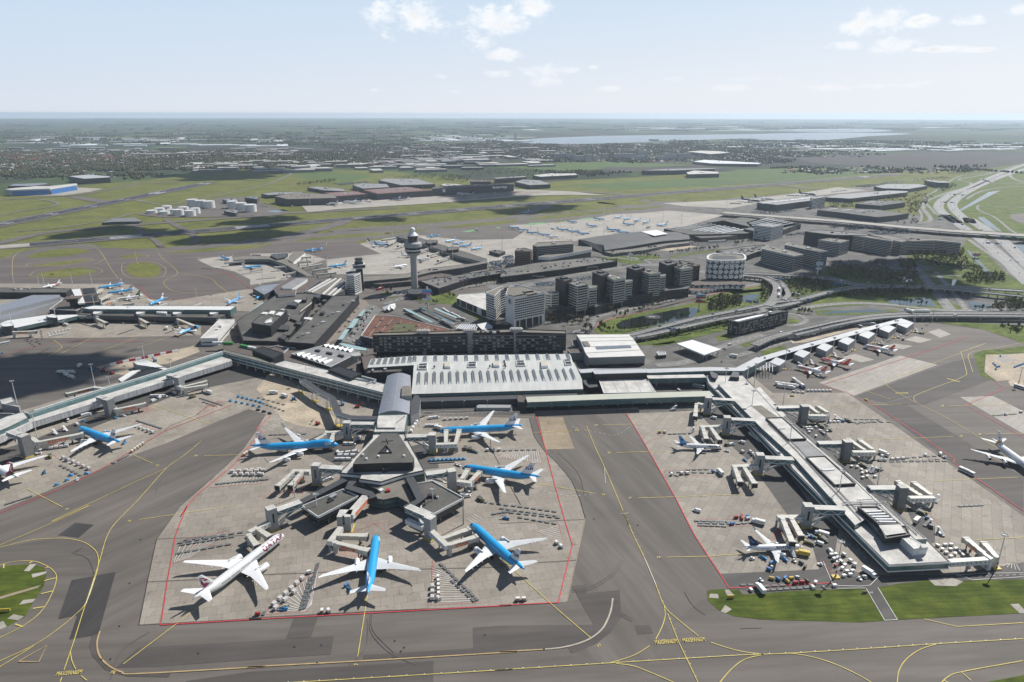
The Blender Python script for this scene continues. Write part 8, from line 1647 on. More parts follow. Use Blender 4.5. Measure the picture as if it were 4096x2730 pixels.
lines('centre_joint_mark',WL,.25,Z+.06,["c0 855 650 782 880","c2 1300 450 1400 685","b2 940 1060 950 1195","c2 1083 55 1158 52"],False)
lines('shoulder_bar',YL,.8,Z+.03,["c0 405 675 510 650","c0 375 793 480 768","c0 305 925 410 908","c0 145 1065 215 1090","c0 270 520 298 500","c0 415 562 442 552","c0 40 565 42 530","a0 1090 500 1140 505","a0 1095 540 1140 530"],False)
# tyre marks
tm=[]
r_=random.Random(5)
lines('tyre_marks',DAMP,.35,Z-.05,["c1 1090 950 1090 1120 1250 1300 1500 1420","c1 1105 950 1110 1110 1300 1310","c1 1060 1000 1050 1250 900 1420","c2 640 745 800 720 1000 600 1090 470","c2 650 760 820 735 1020 610 1110 480","c0 1000 1560 1100 1300 1350 1130","c0 1560 1300 1440 1500","c0 1620 1280 1520 1500","b0 1400 1300 1430 1200 1500 1130","c0 650 420 800 480 860 640","c2 2160 1080 2352 1075","c2 1660 755 1740 880 1850 960","b3 1950 900 2150 960 2300 1080","b3 1250 620 1500 760 1600 700","b2 520 920 700 1100 760 1300"],True)
# lettering on the ground
def gtext(body,s0,s1,hpx,m=YL,flip=False,z=Z+.06,nm='ground_lettering'):
    """s0,s1: ends of the baseline; hpx: a point on the top of the letters above s0"""
    a,c,t=G1(s0),G1(s1),G1(hpx);vs,fs=text_mesh(body,1.,1.,.012);x0,x1=min(v.x for v in vs),max(v.x for v in vs);y0,y1=min(v.y for v in vs),max(v.y for v in vs)
    X=c-a;Y=t-a;o=MB().add([Vector(((a+X*((v.x-x0)/(x1-x0))+Y*((v.y-y0)/(y1-y0))).xy.to_tuple()+(z,))) for v in vs],fs).build(nm,m);tag(o,kind='structure')
gtext('MAXSPAN65M',"c0 508 1530","c0 735 1510","c0 530 1490");gtext('MAXSPAN65M',"c2 1400 1230","c2 1600 1215","c2 1392 1190");gtext('MAXSPAN65M',"c2 1652 1210","c2 1850 1198","c2 1640 1172")
gtext('F8',"c0 1000 1505","c0 1035 1510","c0 1015 1478");gtext('F9',"c1 940 1428","c1 975 1426","c1 943 1412");gtext('F7',"c2 895 1258","c2 922 1240","c2 878 1240");gtext('F5',"b2 918 1305","b2 945 1305","b2 922 1290");gtext('E7',"b0 1402 1058","b0 1428 1052","b0 1405 1045");gtext('E9',"b0 590 1455","b0 620 1448","b0 595 1440");gtext('F6',"c0 1150 148","c0 1178 145","c0 1155 130");gtext('F4',"b0 1745 972","b0 1772 966","b0 1748 958");gtext('E5',"b0 1850 678","b0 1876 672","b0 1852 665")
for k,(x,y) in enumerate(((692,722),(862,675),(978,923),(1168,1328))): gtext(('F1','23','25','27')[k],"b2 %d %d"%(x-14,y+7),"b2 %d %d"%(x+14,y+6),"b2 %d %d"%(x-12,y-8))
gtext('29',"c2 1408 458","c2 1442 456","c2 1410 440");gtext('MAXSPAN40M',"b3 1200 385","b3 1312 385","b3 1205 372");gtext('MAXSPAN40M',"b3 1660 252","b3 1770 282","b3 1670 242");gtext('STOP',"c3 1008 764","c3 975 762","c3 1006 752",WL)
for s in ("b3 1525 1270","b3 1955 745","b3 1790 762","b3 1620 492"): q=s.split();x,y=float(q[1]),float(q[2]);gtext('28',"b3 %d %d"%(x-14,y+6),"b3 %d %d"%(x+14,y+5),"b3 %d %d"%(x-13,y-6))
# green centre lights and drain lids
b=MB()
P=G("c1 0 1605 700 1560 1650 1500 c2 0 1461 1000 1395 2352 1312 c3 300 1300 1550 1215 2352 1165")
for p in along(P,7.5): b.box((p.x,p.y+.35,Z),(.5,.35,.1))
for s in ("c2 1110 30 1300 450 1480 880","c2 1510 950 1785 1570"):
    for p in along(G(s),7.5): b.box((p.x+.3,p.y,Z),(.35,.35,.1))
tag(b.build('taxiway_lights',WHITE),kind='stuff')
b=MB()
for s in ("c0 1170 693","c0 1265 302","c0 1080 1078","c0 1000 1375","c0 1785 1320","c1 408 1260","c1 648 1243","c1 1307 1202","c1 1390 1262","c1 1362 1297","c1 2115 1150","c2 850 103","c2 1240 158","c0 920 1378","c1 610 1402","c1 1296 1358","c2 405 1275"): p=G1(s);b.box((p.x,p.y,Z-.04),(.9,.9,.06),.3)
tag(b.build('drain_covers',SLOT),kind='structure')
# yellow apron signs
for k,(s,w,h) in enumerate((("c0 45 955",7,1.6),("c2 2075 810",4,1.6),("c3 930 762",3,1),("a0 470 574",6,2))):
    o=thing('taxiway_sign',('long yellow sign on the near grass island','yellow sign on the lawn by the concrete pads','low dark sign beside the service road','yellow sign on the far oval grass island')[k],'sign',G1(s));MB().box((0,0,.7),(w,.5,h),.1).build('sign_panel',YEL if k!=2 else DARK,o);b=MB()
    for x in (-w*.35,0,w*.35): b.box((x,0,.1),(.3,.3,.8),.1)
    b.build('post',BLACK,o)
for s in ("c0 288 885","c3 97 995","c3 595 1008","c2 1898 850","c2 2148 982","c2 2278 992","c3 1325 988","c3 2140 935","c0 283 912","c0 255 952"): pass
# ================= trees and woods ==================
rt=random.Random(21)
LEAF=[mat('leaf_olive',(.085,.095,.025),.9,var=.35,scale=.35,coord='World',spec=.1),mat('leaf_brown',(.105,.085,.045),.9,var=.3,scale=.35,coord='World',spec=.1),mat('leaf_fresh',(.11,.135,.03),.9,var=.3,scale=.35,coord='World',spec=.1)]
BARK=mat('bark',(.06,.045,.032),.9,var=.2)
def leafquad(b,c,s,r):
    n=Vector((r.gauss(0,1),r.gauss(0,1),r.gauss(0,1)+.4)).normalized();u=n.orthogonal().normalized()*s;v=n.cross(u).normalized()*s*r.uniform(.5,1)
    b.add([c-u-v*.3,c+v,c+u-v*.2,c-v],[[0,1,2,3]])
def crown(b,c,rx,rz,n,s,r):
    lob=[(c+Vector((r.gauss(0,.42)*rx,r.gauss(0,.42)*rx,r.gauss(0,.38)*rz)),r.uniform(.3,.55)) for _ in range(6)]
    for i in range(n):
        q,k=r.choice(lob);d=Vector((r.gauss(0,1),r.gauss(0,1),r.gauss(0,1))).normalized()*r.uniform(.5,1)
        leafquad(b,q+Vector((d.x*rx*k,d.y*rx*k,d.z*rz*k)),s*r.uniform(.6,1.2),r)
def mk_tree(m,h,w,sd,n=130):
    r=random.Random(sd);o=thing('tree','x','tree');b=MB();b.tube((0,0,0),(.1,0,h*.5),.22,.12,6,cap=False)
    for i in range(5): a=r.uniform(0,6.28);z=h*r.uniform(.3,.5);b.tube((0,0,z),(w*.45*math.cos(a),w*.45*math.sin(a),z+h*.3),.1,.03,4,cap=False)
    b.build('trunk',BARK,o);b=MB();crown(b,Vector((0,0,h*.64)),w*.55,h*.36,n,.62,r);b.build('crown',m,o);return o
TP=[mk_tree(LEAF[0],8,5,1),mk_tree(LEAF[1],9,6,2,90),mk_tree(LEAF[2],7,5.5,3),mk_tree(LEAF[1],7,4.5,4,70),mk_tree(LEAF[0],10,4,5)]
def trees(where,spec,jit=2.,kinds=(0,1,2,3,4)):
    for s in spec.split(';'):
        t=s.split();n=int(t[-1]);P=G(' '.join(t[:-1]));
        for i in range(n):
            u=(i+rt.uniform(.2,.8))/n*(len(P)-1);k=min(int(u),len(P)-2);p=P[k].lerp(P[k+1],u-k)
            put(TP[rt.choice(kinds)],(p.x+rt.uniform(-jit,jit),p.y+rt.uniform(-jit,jit),.2),rt.uniform(0,6),'young spring tree '+where,'trees '+where,rt.uniform(.75,1.2))
trees('in the street in front of the banded towers',"a2 420 1000 620 970 760 960 18;a2 600 1010 800 985 9;a2 920 900 1000 880 1080 940 1160 900 10;a2 1270 810 1340 800 5;a2 1360 830 1480 810 1700 740 14;a2 1200 890 1400 850 7;a2 720 1040 840 1070 6;a2 440 960 560 950 6",2.5,(1,3,1,0))
trees('on the banks of the pond',"a2 900 1010 930 1060 1130 1060 12;a2 1140 1060 1330 1030 1500 990 10;a2 1600 950 1700 930 5;a2 1250 890 1260 885 2",2,(2,0))
trees('along the dark parking deck',"a2 20 610 480 545 900 480 1050 450 32;a1 1880 690 2352 620 13;a1 2140 600 2300 560 6",2.5,(0,1,4))
trees('on the green by the tower foot',"a1 1180 700 1300 690 5;a1 1240 760 1250 720 3;a1 1690 730 1840 770 10;a1 1500 800 1700 830 8",3)
trees('along the roads by the freight halls',"a2 980 380 1430 400 20;a2 1490 370 1980 320 22;a2 2080 290 2352 250 14;a2 1700 260 1720 300 2",4,(0,2,1))
trees('beside the lower flyover',"a2 1400 1140 2030 1010 20;a2 2040 1040 2040 1000 3;a3 310 890 440 900 8",2.5,(0,2))
trees('round the black hotel block and ponds',"a3 1220 790 1500 830 8;a3 1900 860 2060 860 6;a3 250 830 340 830 4",3,(0,2))
woods=MB();rw_=random.Random(8)
def inpoly(p,P):
    c=False
    for i in range(len(P)):
        a,b=P[i],P[i-1]
        if (a.y>p.y)!=(b.y>p.y) and p.x<(b.x-a.x)*(p.y-a.y)/(b.y-a.y)+a.x: c=not c
    return c
def wood(s,n,h,w,nl=26,sz=1.1,lean=None):
    P=G(s);x0,x1=min(p.x for p in P),max(p.x for p in P);y0,y1=min(p.y for p in P),max(p.y for p in P);k=0;t=0
    while k<n and t<n*20:
        t+=1;p=Vector((rw_.uniform(x0,x1),rw_.uniform(y0,y1),0))
        if not inpoly(p,P): continue
        k+=1;hh=h*rw_.uniform(.6,1.25);o=len(woods.f);crown(woods,p+Vector((0,0,hh*.58)),w*rw_.uniform(.7,1.2),hh*.42,nl,sz,rw_)
        mi=rw_.choice((0,1,1,2) if lean is None else lean)
        for j in range(o,len(woods.f)): woods.m[j]=mi
for s,n,h,w in (("a2 1850 800 2000 740 2180 760 2160 830 2000 870 1880 880",170,7,2.2),("a3 90 620 260 570 620 590 700 640 560 690 300 750 230 720",190,8,2.6),("a3 580 500 700 480 960 490 1380 540 1420 620 1000 620 600 580",260,9,3),("a3 920 690 1180 655 1500 670 1520 730 1250 750 950 760",170,9,3),("a3 660 720 900 680 900 740 620 770",40,6,2),("a3 1310 330 1450 300 1800 330 1860 470 1980 500 1960 540 1600 500 1380 430",240,9,3.2),("a3 1220 420 1360 440 1400 500 1240 490",60,8,3),("a3 1780 570 1900 520 2150 550 2200 590 2100 630 1850 640",130,8,3),("a3 2080 800 2352 770 2352 870 2060 860",90,8,3),("a3 2140 1000 2352 1010 2352 1080 2200 1060",20,5,2),("a3 0 610 60 640 80 780 0 800",50,7,2.4),("a2 2280 560 2352 600 2352 700 2290 640",0,6,2),("t2 1200 1330 1500 1310 1640 1290 1760 1300 1660 1390 1560 1400",130,9,4),("t2 960 1400 1200 1350 1210 1390 1000 1410",60,8,3.5),("t2 1750 1260 1860 1230 1900 1240 1780 1290",50,9,4),("t2 1580 1370 1650 1340 1640 1420 1560 1430",40,9,4),("t2 1280 1440 1600 1420 1640 1500 1500 1500",60,8,3.5),("t1 1200 1190 1400 1150 1750 1150 1760 1175 1500 1190 1300 1205",260,11,6),("t1 370 1200 600 1175 900 1190 860 1235 650 1210",200,11,6),("t1 850 1140 1300 1130 1350 1160 900 1190",120,9,6),("t0 1970 1250 2250 1215 2260 1230 2000 1252",80,12,5),("a3 950 440 1100 430 1130 480 980 470",20,8,2.5)): wood(s,n,h,w)
ob=woods.build('woods',LEAF);tag(ob,kind='stuff')
reed=MB()
for s in ("a2 1000 1000 1040 1010 1130 968 1400 905 1690 852 1690 845 1400 895 1130 955 1010 990","a2 2200 800 2320 770 2352 740 2352 800 2250 815"):
    P=G(s);x0,x1=min(p.x for p in P),max(p.x for p in P);y0,y1=min(p.y for p in P),max(p.y for p in P);k=0
    while k<500:
        p=Vector((rw_.uniform(x0,x1),rw_.uniform(y0,y1),.8));k+=1
        if inpoly(p,P): leafquad(reed,p,.9,rw_)
tag(reed.build('reeds',LEAF[1]),kind='stuff')
# ================= distant buildings ==================
RB=mat('red_cargo_roof',(.16,.075,.06),.8,var=.15,scale=.05);GLH=mat('greenhouse_glass',(.66,.68,.68),.45,var=.2,scale=.02,coord='World',spec=.4)
def far(lab,s,h,top=None,wall=None,sk=None,name='warehouse',grp=None):
    o=bld(name,lab,'warehouse' if name=='warehouse' else 'building',s,h,0,wall or DARK,top or ROOFG,None,.4,group=grp,units=7,seed=len(lab))
    if sk: q=skyl(o,sk[0],h+.1,sk[1],sk[2],WHITE,sk[3] if len(sk)>3 else 4)
    return o
far('long dark cargo hall nearest the fuel tanks',"t0 1840 1325 1980 1300 2240 1310 2260 1335 1930 1345",20,ROOFGR,DARK);far('brown roofed cargo hall continuing the dark one',"t1 -90 1300 120 1288 205 1308 0 1325",18,RB,DARK,("t1 -60 1305 110 1292 170 1305 0 1320",10,3))
far('long red roofed cargo shed with white roof lights',"t1 170 1280 470 1258 635 1282 270 1308",19,RB,DARK,("t1 200 1282 460 1262 590 1280 270 1302",16,5))
o=far('long dark cargo hall with red striped parapet',"t1 635 1262 700 1252 1185 1232 1182 1240 640 1272",24,ROOFD,DARK);e=G("t1 640 1272 1182 1240",24);d=(e[1]-e[0]).normalized();text_on(o,'lettering','Martinair Cargo',e[0].lerp(e[1],.82)+Vector((0,-1,-7)),d,(0,0,1),9,WHITE,.1);text_on(o,'lettering','M',e[0].lerp(e[1],.13)+Vector((0,-1,-8)),d,(0,0,1),11,WHITE,.15)
b=MB()
for i in range(9): p,q=e[0].lerp(e[1],i/9+.02),e[0].lerp(e[1],i/9+.06);b.beam(p+Vector((0,-.6,.6)),q+Vector((0,-.6,.6)),1,1.2)
b.build('parapet_stripe',RED,o)
for lab,s,h,top in (('grey cargo roofs behind the red shed, west',"t1 100 1248 160 1235 330 1240 350 1262 170 1272",14,ROOFG),('wide grey flat cargo roof behind the red shed',"t1 275 1215 320 1202 540 1205 655 1240 430 1248",14,ROOFG),('grey block behind the dark cargo hall',"t1 690 1245 720 1236 800 1238 870 1250 760 1258",12,ROOFW),('brown brick office at the end of the cargo hall',"t1 890 1218 915 1210 1030 1212 1028 1222 900 1224",26,ROOFB),('long low office behind the tree belt',"t1 1050 1195 1260 1182 1268 1190 1060 1203",18,ROOFG),('dark depot beyond the cargo apron end',"t1 1190 1222 1250 1206 1360 1212 1430 1238 1290 1245",14,ROOFG),('white roofed sheds beside the green field',"t1 1310 1178 1420 1165 1600 1165 1610 1175 1360 1188",12,ROOFW),('white roofed hall by the far green field',"t2 80 1155 130 1142 290 1150 300 1162 90 1168",16,ROOFW),('long dark hall behind the white roofed one',"t2 -220 1145 -60 1132 270 1125 272 1130 0 1142",18,ROOFG),('large pale greenhouse roof beyond the runway end',"t2 120 1082 200 1070 585 1090 560 1098 250 1095",12,GLH),('white roofed warehouse block at the field edge',"t2 80 1015 180 1008 300 1012 375 1022 240 1032",22,ROOFW),('grey shed at the corner of the cargo yard',"t0 1640 1335 1680 1325 1735 1330 1720 1345",14,STEELB),('flat depot with white tank roofs beyond the tanks',"t0 1490 1350 1540 1340 1600 1345 1570 1362",10,ROOFG),('flat roofed depot beside the last white tanks',"t0 1500 1425 1540 1415 1600 1420 1580 1440",9,ROOFG),('grey hall row beside the far cargo depot',"t0 1750 1308 1850 1296 2030 1295 2020 1305 1800 1318",10,ROOFG),('flat grey roofs with white lorries behind cargo shed',"t0 2060 1265 2130 1258 2300 1272 2320 1290 2180 1285",10,ROOFG)): far(lab,s,h,top)
o=far('freight terminal with slanted white roof stripes',"t2 555 1358 600 1345 900 1312 1010 1320 1010 1330 690 1372",18,ROOFG,DARK)
for k in range(9): a,c=G1("t2 %d %d"%(590+k*36,1362-k*4),18.8),G1("t2 %d %d"%(660+k*36,1350-k*4),18.8);MB().beam(a,c,5,1).build('roof_stripe',WHITE,o)
bld('office_block','white striped office block at the freight terminal end','office building',"t2 912 1322 1000 1312 1015 1318 930 1330",30,0,OFFW,ROOFG,[(3,4,2)],.6)
for lab,s,h,sk in (('very long dark ribbed freight hall beyond the office block',"t2 1010 1320 1100 1298 1440 1272 1570 1275 1560 1285 1180 1328",12,None),('dark warehouse with white roof panels by the motorway trees',"t2 1215 1362 1310 1340 1520 1342 1550 1352 1380 1375",14,("t2 1250 1360 1320 1345 1500 1345 1400 1368",8,3)),('long brown warehouse with pale roof sections near the bridge',"t2 960 1405 1040 1385 1350 1400 1575 1425 1480 1440 1360 1452 1100 1420",14,("t2 990 1400 1050 1392 1330 1415 1250 1420",9,3)),('grey depot by the long term car park',"t2 1340 1245 1430 1228 1640 1228 1700 1240 1570 1262 1400 1258",12,None),('banded grey office near the motorway curve',"t2 1680 1205 1710 1198 1830 1210 1845 1220 1760 1218",18,None)): far(lab,s,h,ROOFG if not sk else ROOFD,DARK,sk)
hgr=thing('hangar','large hangar with folding bright blue doors and pale roof','hangar',G1("t0 300 1320"),0,None,True)
part_prism(hgr,'hall',"t0 30 1283 72 1288 322 1278 330 1278 514 1248 512 1242 330 1262 240 1262 75 1277",17,20,OFFW,ROOFW);part_prism(hgr,'hall_base',"t0 30 1283 72 1288 322 1278 330 1278 514 1248 512 1242 330 1262 240 1262 75 1277",0,19.9,MGREY)
BD=mat('hangar_door_blue',(.03,.13,.36),.45,var=.08)
for s in ("t0 80 1288 316 1279","t0 336 1278 510 1249"):
    g2=G(s,20);MB().beam(g2[0].xy.to_3d()+Vector((0,-2,7.5)),g2[1].xy.to_3d()+Vector((0,-2,7.5)),1,15).build('hangar_door',BD,hgr)
bld('hangar','dark hall with wide grey metal roof beyond the blue doored hangar','hangar',"t0 455 1195 590 1183 735 1195 735 1202 560 1212",20,0,DARK,STEEL,None,.4);bld('hangar','low dark hall with blue grey roof behind the blue doored hangar','hangar',"t0 50 1262 90 1248 290 1240 330 1246 210 1262",18,0,DARK,STEELB,None,.4)
bun=bld('noise_barrier','long dark engine run up pen with ribbed wall beside the runway','blast pen',"t0 680 1506 760 1478 900 1470 950 1492 930 1497 760 1500",6,0,DARK,GREY,None,0)
tk=thing('storage_tank','x','tank',(0,0,0));MB().lathe((0,0,0),[(0,1),(1,1),(1.04,0)],28).build('shell',OFFW,tk);MB().lathe((0,0,1),[(0,1.01),(.015,1.01),(.015,.96)],28).build('rim',MGREY,tk)
b=MB()
for i in range(10): a0,a1=-2.3+i*.09,-2.2+i*.09;b.beam((1.03*math.cos(a0),1.03*math.sin(a0),i*.1),(1.03*math.cos(a1),1.03*math.sin(a1),(i+1)*.1),.04)
b.build('spiral_stair',MGREY,tk)
for k,(x0,x1,yt,yb) in enumerate(((1255,1328,1355,1398),(1310,1383,1363,1405),(1363,1440,1372,1410),(1525,1597,1370,1410),(1580,1655,1378,1422),(1640,1720,1388,1434),(1160,1232,1418,1458),(1240,1312,1424,1464),(1275,1342,1410,1448),(1198,1265,1404,1440),(985,1052,1426,1445),(1035,1102,1413,1430),(1085,1148,1401,1415),(1068,1136,1431,1451),(1118,1165,1419,1438))):
    a,c=G1("t0 %d %d"%(x0,yb-6)),G1("t0 %d %d"%(x1,yb-6));m=(a+c)/2;r=(c-a).length/2;h=(20 if k<6 else 15 if k<10 else 7.5)
    o=put(tk,m,0,('white cylindrical fuel tank in the far tall trio','white cylindrical fuel tank in the separate tall trio','white medium fuel tank in the front cluster','low wide white fuel tank')[0 if k<3 else 1 if k<6 else 2 if k<10 else 3],('fuel tanks, far tall trio','fuel tanks, separate tall trio','fuel tanks, front cluster','low fuel tanks')[0 if k<3 else 1 if k<6 else 2 if k<10 else 3]);o.scale=(r,r,h)
rf=random.Random(31)
def fbox(b,p,L,w,h,a,mt,mw=0): b.box(p,(L,w,h),a,mw,mt)
# offices and greenhouses one can tell apart
fp=MB();fp.box((0,0,0),(1,1,1),0,0,1)
def farproto(nm,lab,cat,mw,mt):
    o=MB().box((0,0,0),(1,1,1),0,0,1).build(nm,[mw,mt]);tag(o,lab,cat);return o
FO=farproto('office_block','distant grey office block beyond the airfield','office building',MGREY,ROOFG);FG=farproto('greenhouse','long pale greenhouse glinting on the far plain','greenhouse',OFFW,GLH);FW=farproto('warehouse','distant flat roofed warehouse in the industrial belt','warehouse',GREY,ROOFW);FD=farproto('warehouse','distant dark flat roofed warehouse in the industrial belt','warehouse',DARK,ROOFG)
def fput(pr,s,L,w,h,a,lab,grp):
    o=put(pr,(*s[:2],-.8),a,lab,grp);o.scale=(L,w,h);return o
for k,(x,y) in enumerate(((1480,1068),(1520,1062),(1570,1075),(1620,1082),(1680,1085),(1735,1082),(1790,1072),(1895,1065),(1960,1058),(2030,1078),(2045,1050),(2170,1080),(2210,1072),(2260,1068),(2310,1068),(2345,1062))):
    fput(FO,G1("t1 %d %d"%(x,y)),rf.uniform(40,75),rf.uniform(18,28),rf.uniform(26,42),rf.uniform(.2,.5),'distant grey office block in the cluster beyond the fields','distant office cluster')
fput(FO,G1("t1 1194 948"),28,24,75,.3,'lone dark high rise beside the far lake end',None)
for rg,n,pr,lab,grp,LL,WW,HH in (("F 20 318 700 340",46,FG,'long pale greenhouse on the plain beyond the town','greenhouses beyond the town',(120,420),(35,90),(6,9)),("F 950 310 1190 326",22,FG,'long pale greenhouse west of the lake','greenhouses west of the lake',(200,600),(50,120),(6,9)),("F 1660 326 2340 346",34,FG,'long pale greenhouse beyond the dark ploughed field','greenhouses beyond the ploughed field',(120,420),(40,90),(6,9)),("F 1100 290 2300 300",14,FG,'tiny bright greenhouse near the horizon','greenhouses near the horizon',(400,1100),(120,300),(6,9)),("F 440 376 1010 398",70,FW,'pale flat roofed warehouse in the industrial belt','pale warehouses in the industrial belt',(50,150),(25,60),(8,15)),("F 860 366 1120 390",30,FD,'dark flat roofed warehouse in the industrial belt','dark warehouses in the industrial belt',(60,150),(30,60),(9,16)),("F 880 340 1260 384",50,FW,'white roofed warehouse in the belt toward the lake','white warehouses toward the lake',(70,190),(35,70),(9,14)),("F 1780 338 2050 346",14,FW,'white roofed shed at the lake side village','lake side sheds',(80,200),(30,60),(6,9)),("F 30 344 700 362",60,FW,'pale warehouse roof among the town trees','pale warehouses in the town',(60,160),(25,50),(8,13))):
    P=PX(rg)
    for i in range(n):
        p=UN((rf.uniform(P[0][0],P[1][0]),rf.uniform(P[0][1],P[1][1])));fput(pr,p,rf.uniform(*LL),rf.uniform(*WW),rf.uniform(*HH),rf.choice((.32,.32+math.pi/2,.2,.4,.35)),lab,grp)
# houses and trees nobody could count
hs=MB();tr_=MB()
def scatter(rg,nh,nt,hsz=(8,22),hm=(2,3,2,4,5,5),tsz=(7,15),clus=26):
    P=PX(rg);P=[P[0],P[1]]
    for i in range(nh):
        p=UN((rf.uniform(P[0][0],P[1][0]),rf.uniform(P[0][1],P[1][1])));a=rf.choice((.32,1.9,.5));L,w,h=rf.uniform(*hsz),rf.uniform(7,12),rf.uniform(5,8)
        c,s=math.cos(a),math.sin(a);v=[]
        for x,y,z in ((-L/2,-w/2,0),(L/2,-w/2,0),(L/2,w/2,0),(-L/2,w/2,0),(-L/2,-w/2,h*.6),(L/2,-w/2,h*.6),(L/2,w/2,h*.6),(-L/2,w/2,h*.6),(-L/2,0,h*1.2),(L/2,0,h*1.2)): v.append((p.x+x*c-y*s,p.y+x*s+y*c,z-.8))
        m=rf.choice(hm);hs.add(v,[[0,1,5,4],[1,2,6,9,5],[2,3,7,6],[3,0,4,8,7]],rf.choice((0,1)));hs.add([v[4],v[5],v[9],v[8]],[[0,1,2,3]],m);hs.add([v[8],v[9],v[6],v[7]],[[0,1,2,3]],m)
    for i in range(nt//clus):
        q=UN((rf.uniform(P[0][0],P[1][0]),rf.uniform(P[0][1],P[1][1])));ang=rf.choice((.32,1.9,.3,2.));sp_=rf.uniform(2.5,8)*(1+q.y/6000);wd_=rf.choice((3,8,25))
        for j in range(clus):
            t=(j-clus/2)*sp_;p=q+Vector((math.cos(ang)*t+rf.gauss(0,wd_),math.sin(ang)*t+rf.gauss(0,wd_),0));r=rf.uniform(*tsz)*.55;h=rf.uniform(*tsz)
            n=6;o=rf.uniform(0,1);v=[(p.x,p.y,h*1.05)]
            for z,k in ((.8,.6),(.4,1.),(.05,.55)): v+=[(p.x+r*k*rf.uniform(.6,1.3)*math.cos(o+6.283*i2/n),p.y+r*k*rf.uniform(.6,1.3)*math.sin(o+6.283*i2/n),h*z*rf.uniform(.85,1.15)) for i2 in range(n)]
            fs=[[0,1+i2,1+(i2+1)%n] for i2 in range(n)]
            for k in (0,1): fs+=[[1+k*n+i2,1+k*n+(i2+1)%n,1+(k+1)*n+(i2+1)%n,1+(k+1)*n+i2] for i2 in range(n)]
            tr_.add([(x,y,z-.8) for x,y,z in v],fs,rf.choice((0,0,1)))
scatter("F -60 350 560 392",1500,6500);scatter("F 0 357 130 372",240,100,(10,40),(4,4,4,3));scatter("F 180 360 260 372",120,60,(10,30),(4,4,3));scatter("F 480 350 900 384",800,4200);scatter("F 780 332 1260 364",800,5200);scatter("F 1200 332 1800 372",1000,4800);scatter("F -60 392 330 412",60,900,tsz=(8,16));scatter("F 330 378 620 392",60,500);scatter("F 0 300 1150 336",400,5200,(15,40),tsz=(9,18));scatter("F 1500 322 2400 340",300,2400,(15,40),tsz=(9,18));scatter("F 1240 330 1620 340",80,500);scatter("F 1560 345 2000 360",160,700);scatter("F 0 282 2400 300",120,4200,(30,60),tsz=(12,26),clus=40);scatter("F -60 276 2400 286",0,1600,tsz=(15,40),clus=50);scatter("F 1250 396 1500 404",0,120);scatter("F 1800 384 2160 396",120,260);scatter("F 2180 380 2300 392",0,140)
tag(hs.build('houses',[BEIGE,BRICK,mat('house_roof_grey',(.13,.125,.12),.8,var=.2),mat('house_roof_dark',(.07,.06,.055),.8,var=.2),mat('house_roof_red',(.24,.07,.045),.8,var=.2),ROOFW]),kind='stuff')
LF=[mat('far_foliage_dark',(.072,.082,.042),.95,var=.25,scale=.01,coord='World',spec=.1),mat('far_foliage_brown',(.095,.09,.058),.95,var=.25,scale=.01,coord='World',spec=.1)]
tag(tr_.build('tree_belts',LF),kind='stuff')
# parked cars too many and too small to count
pc=MB()
def lot(s,nu,nv,h=.5,miss=.25):
    q=G(s,h)
    for j in range(nv):
        for i in range(nu):
            if rf.random()<miss: continue
            p=q[0].lerp(q[1],(i+.5)/nu).lerp(q[3].lerp(q[2],(i+.5)/nu),(j+.5)/nv);e=q[1]-q[0];pc.box((p.x,p.y,h),(1.8,4.3,.75),math.atan2(e.y,e.x),rf.choice((0,0,1,1,2,2,3)));pc.box((p.x,p.y,h+.75),(1.6,2.2,.6),math.atan2(e.y,e.x),4,taper=.999)
for s,nu,nv in (("t2 1320 1240 1420 1215 1800 1175 1880 1185",95,12),("t2 1180 1245 1330 1228 1400 1240 1280 1252",40,6),("t2 860 1110 1150 1112 1150 1122 880 1118",60,6),("t2 1270 1120 1530 1130 1500 1140 1260 1130",50,5),("t2 1820 1150 2000 1130 2000 1150 1850 1160",30,4),("t1 0 1238 190 1222 215 1232 20 1250",40,4),("t0 2230 1235 2350 1228 2350 1245 2250 1250",24,5),("t2 900 1420 1100 1432 1300 1460 1090 1445",34,3),("t2 1150 1500 1400 1505 1400 1525 1180 1520",30,4),("t2 500 1420 760 1395 830 1412 600 1440",30,4),("a3 720 130 860 115 900 140 740 160",22,3),("a3 950 160 1280 120 1350 180 1050 190",40,7),("t2 1000 1500 1080 1490 1160 1510 1060 1530",20,5),("t0 1690 1390 1850 1355 1900 1370 1760 1405",10,3)): lot(s,nu,nv)
lot("a3 640 410 1150 440 1170 470 700 445",40,5,.6,.82);lot("a2 300 640 450 622 470 660 340 665",16,5,13,.3);lot("a2 680 590 830 570 840 600 700 610",14,4,13,.4);lot("a1 1560 610 2230 520 2250 535 1700 660",50,8,10.2,.9);lot("a2 0 540 850 402 1000 430 60 560",60,6,10.2,.93);lot("a2 1960 345 2352 296 2380 310 2180 375",40,6,10.2,.85)
for s,nu,nv in (("a1 1180 650 1300 610 1400 640 1260 690",12,3),("a1 1300 715 1450 690 1470 715 1320 740",14,3),("a1 2150 440 2352 420 2352 460 2170 490",22,4),("a2 20 400 110 380 120 410 30 440",9,4),("a1 2180 530 2352 500 2352 520 2200 545",16,2),("a2 380 640 480 625 490 650 400 660",10,3),("a2 1720 250 1880 235 1900 250 1740 268",16,3),("a2 1950 245 2100 232 2110 244 1960 258",15,2),("a3 200 190 380 170 380 195 220 205",16,3),("a3 720 130 880 112 1000 130 820 152",26,4),("a1 2120 450 2230 440 2260 500 2140 520",12,5),("t2 560 1385 720 1372 740 1386 580 1400",20,3),("t2 1030 1355 1200 1338 1210 1350 1060 1368",20,3)): lot(s,nu,nv,.5,.35)
tag(pc.build('parked_cars',[CARW,CARS,CARB,CARBL,GLASS]),kind='stuff')
lot_=None
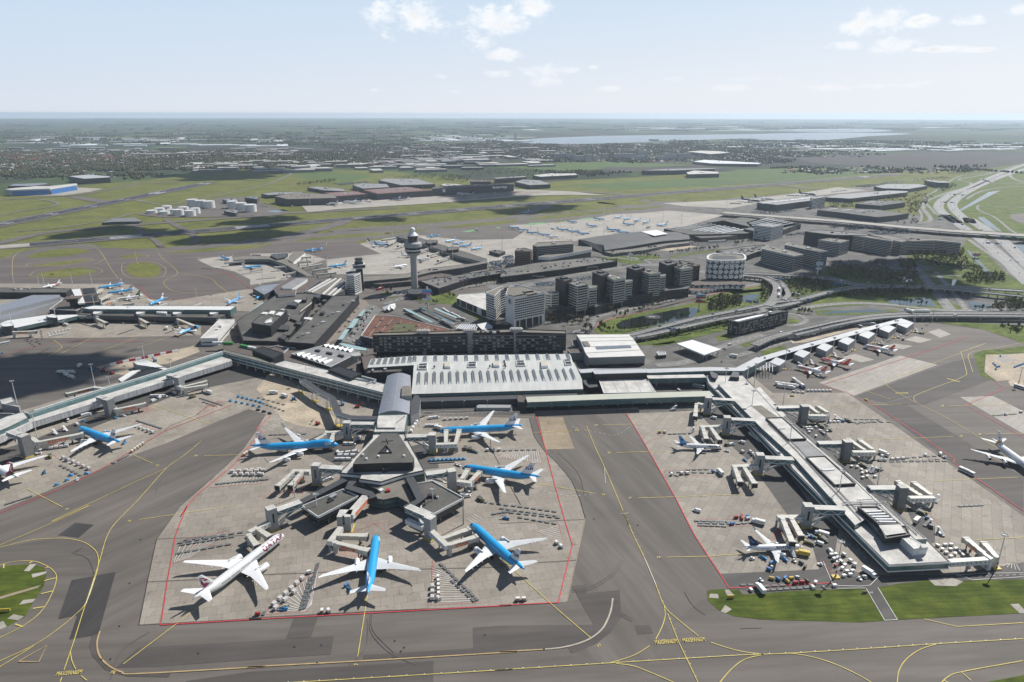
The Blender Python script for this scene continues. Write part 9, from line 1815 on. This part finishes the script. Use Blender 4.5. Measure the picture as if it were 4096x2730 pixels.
# ================= clouds overhead that shade the ground ==================
CM=mat('cloud_vapour',(.85,.85,.86),1.,var=0,spec=0)
sd_=Vector((math.sin(SA)*math.cos(SE),math.cos(SA)*math.cos(SE),math.sin(SE)))
def cloud(pts,r0,n,alt=900,sd=1,edge=.35):
    r=random.Random(sd);b=MB();C_=[p+sd_*(alt/sd_.z) for p in pts]
    t_=(1+5**.5)/2;ico=[Vector(v).normalized() for v in ((-1,t_,0),(1,t_,0),(-1,-t_,0),(1,-t_,0),(0,-1,t_),(0,1,t_),(0,-1,-t_),(0,1,-t_),(t_,0,-1),(t_,0,1),(-t_,0,-1),(-t_,0,1))]
    fs=[(0,11,5),(0,5,1),(0,1,7),(0,7,10),(0,10,11),(1,5,9),(5,11,4),(11,10,2),(10,7,6),(7,1,8),(3,9,4),(3,4,2),(3,2,6),(3,6,8),(3,8,9),(4,9,5),(2,4,11),(6,2,10),(8,6,7),(9,8,1)]
    for k in range(n):
        c=r.choice(C_);d=abs(r.gauss(0,.62));a=r.uniform(0,6.283);s=r0*(.34 if d<.6 else .16 if d<1. else .07)*r.uniform(.6,1.3)
        q=c+Vector((math.cos(a)*d*r0,math.sin(a)*d*r0,r.uniform(-.1,.25)*r0));b.add([q+v*s*r.uniform(.8,1.2) for v in ico],fs)
    tag(b.build('clouds',CM,None,None,0,True),kind='stuff')
cloud(G("a0 60 1420 a0 300 1480 b0 100 250 a0 700 1400 b0 330 300"),62,420,900,1);cloud(G("a0 700 215 850 190 1050 180 1250 180 1420 195 1000 160"),62,420,1000,2);cloud(G("a0 1950 240 2250 250 2352 90 a1 150 70 a1 250 200 a1 60 200 a0 1800 260 2050 255 2150 100 a1 300 60 a1 150 130 t1 350 1470"),62,640,1000,3)
cloud(G("a3 700 570 1200 570 1350 460 1000 500 1100 660 1500 650 760 640"),85,620,1000,4);cloud(G("t1 850 1310 1050 1305 1150 1330 1450 1395 1350 1405 1250 1415 950 1340"),95,420,1300,5);cloud(G("t0 1380 1180 1550 1172 1700 1165 1550 1195"),190,340,1700,6)
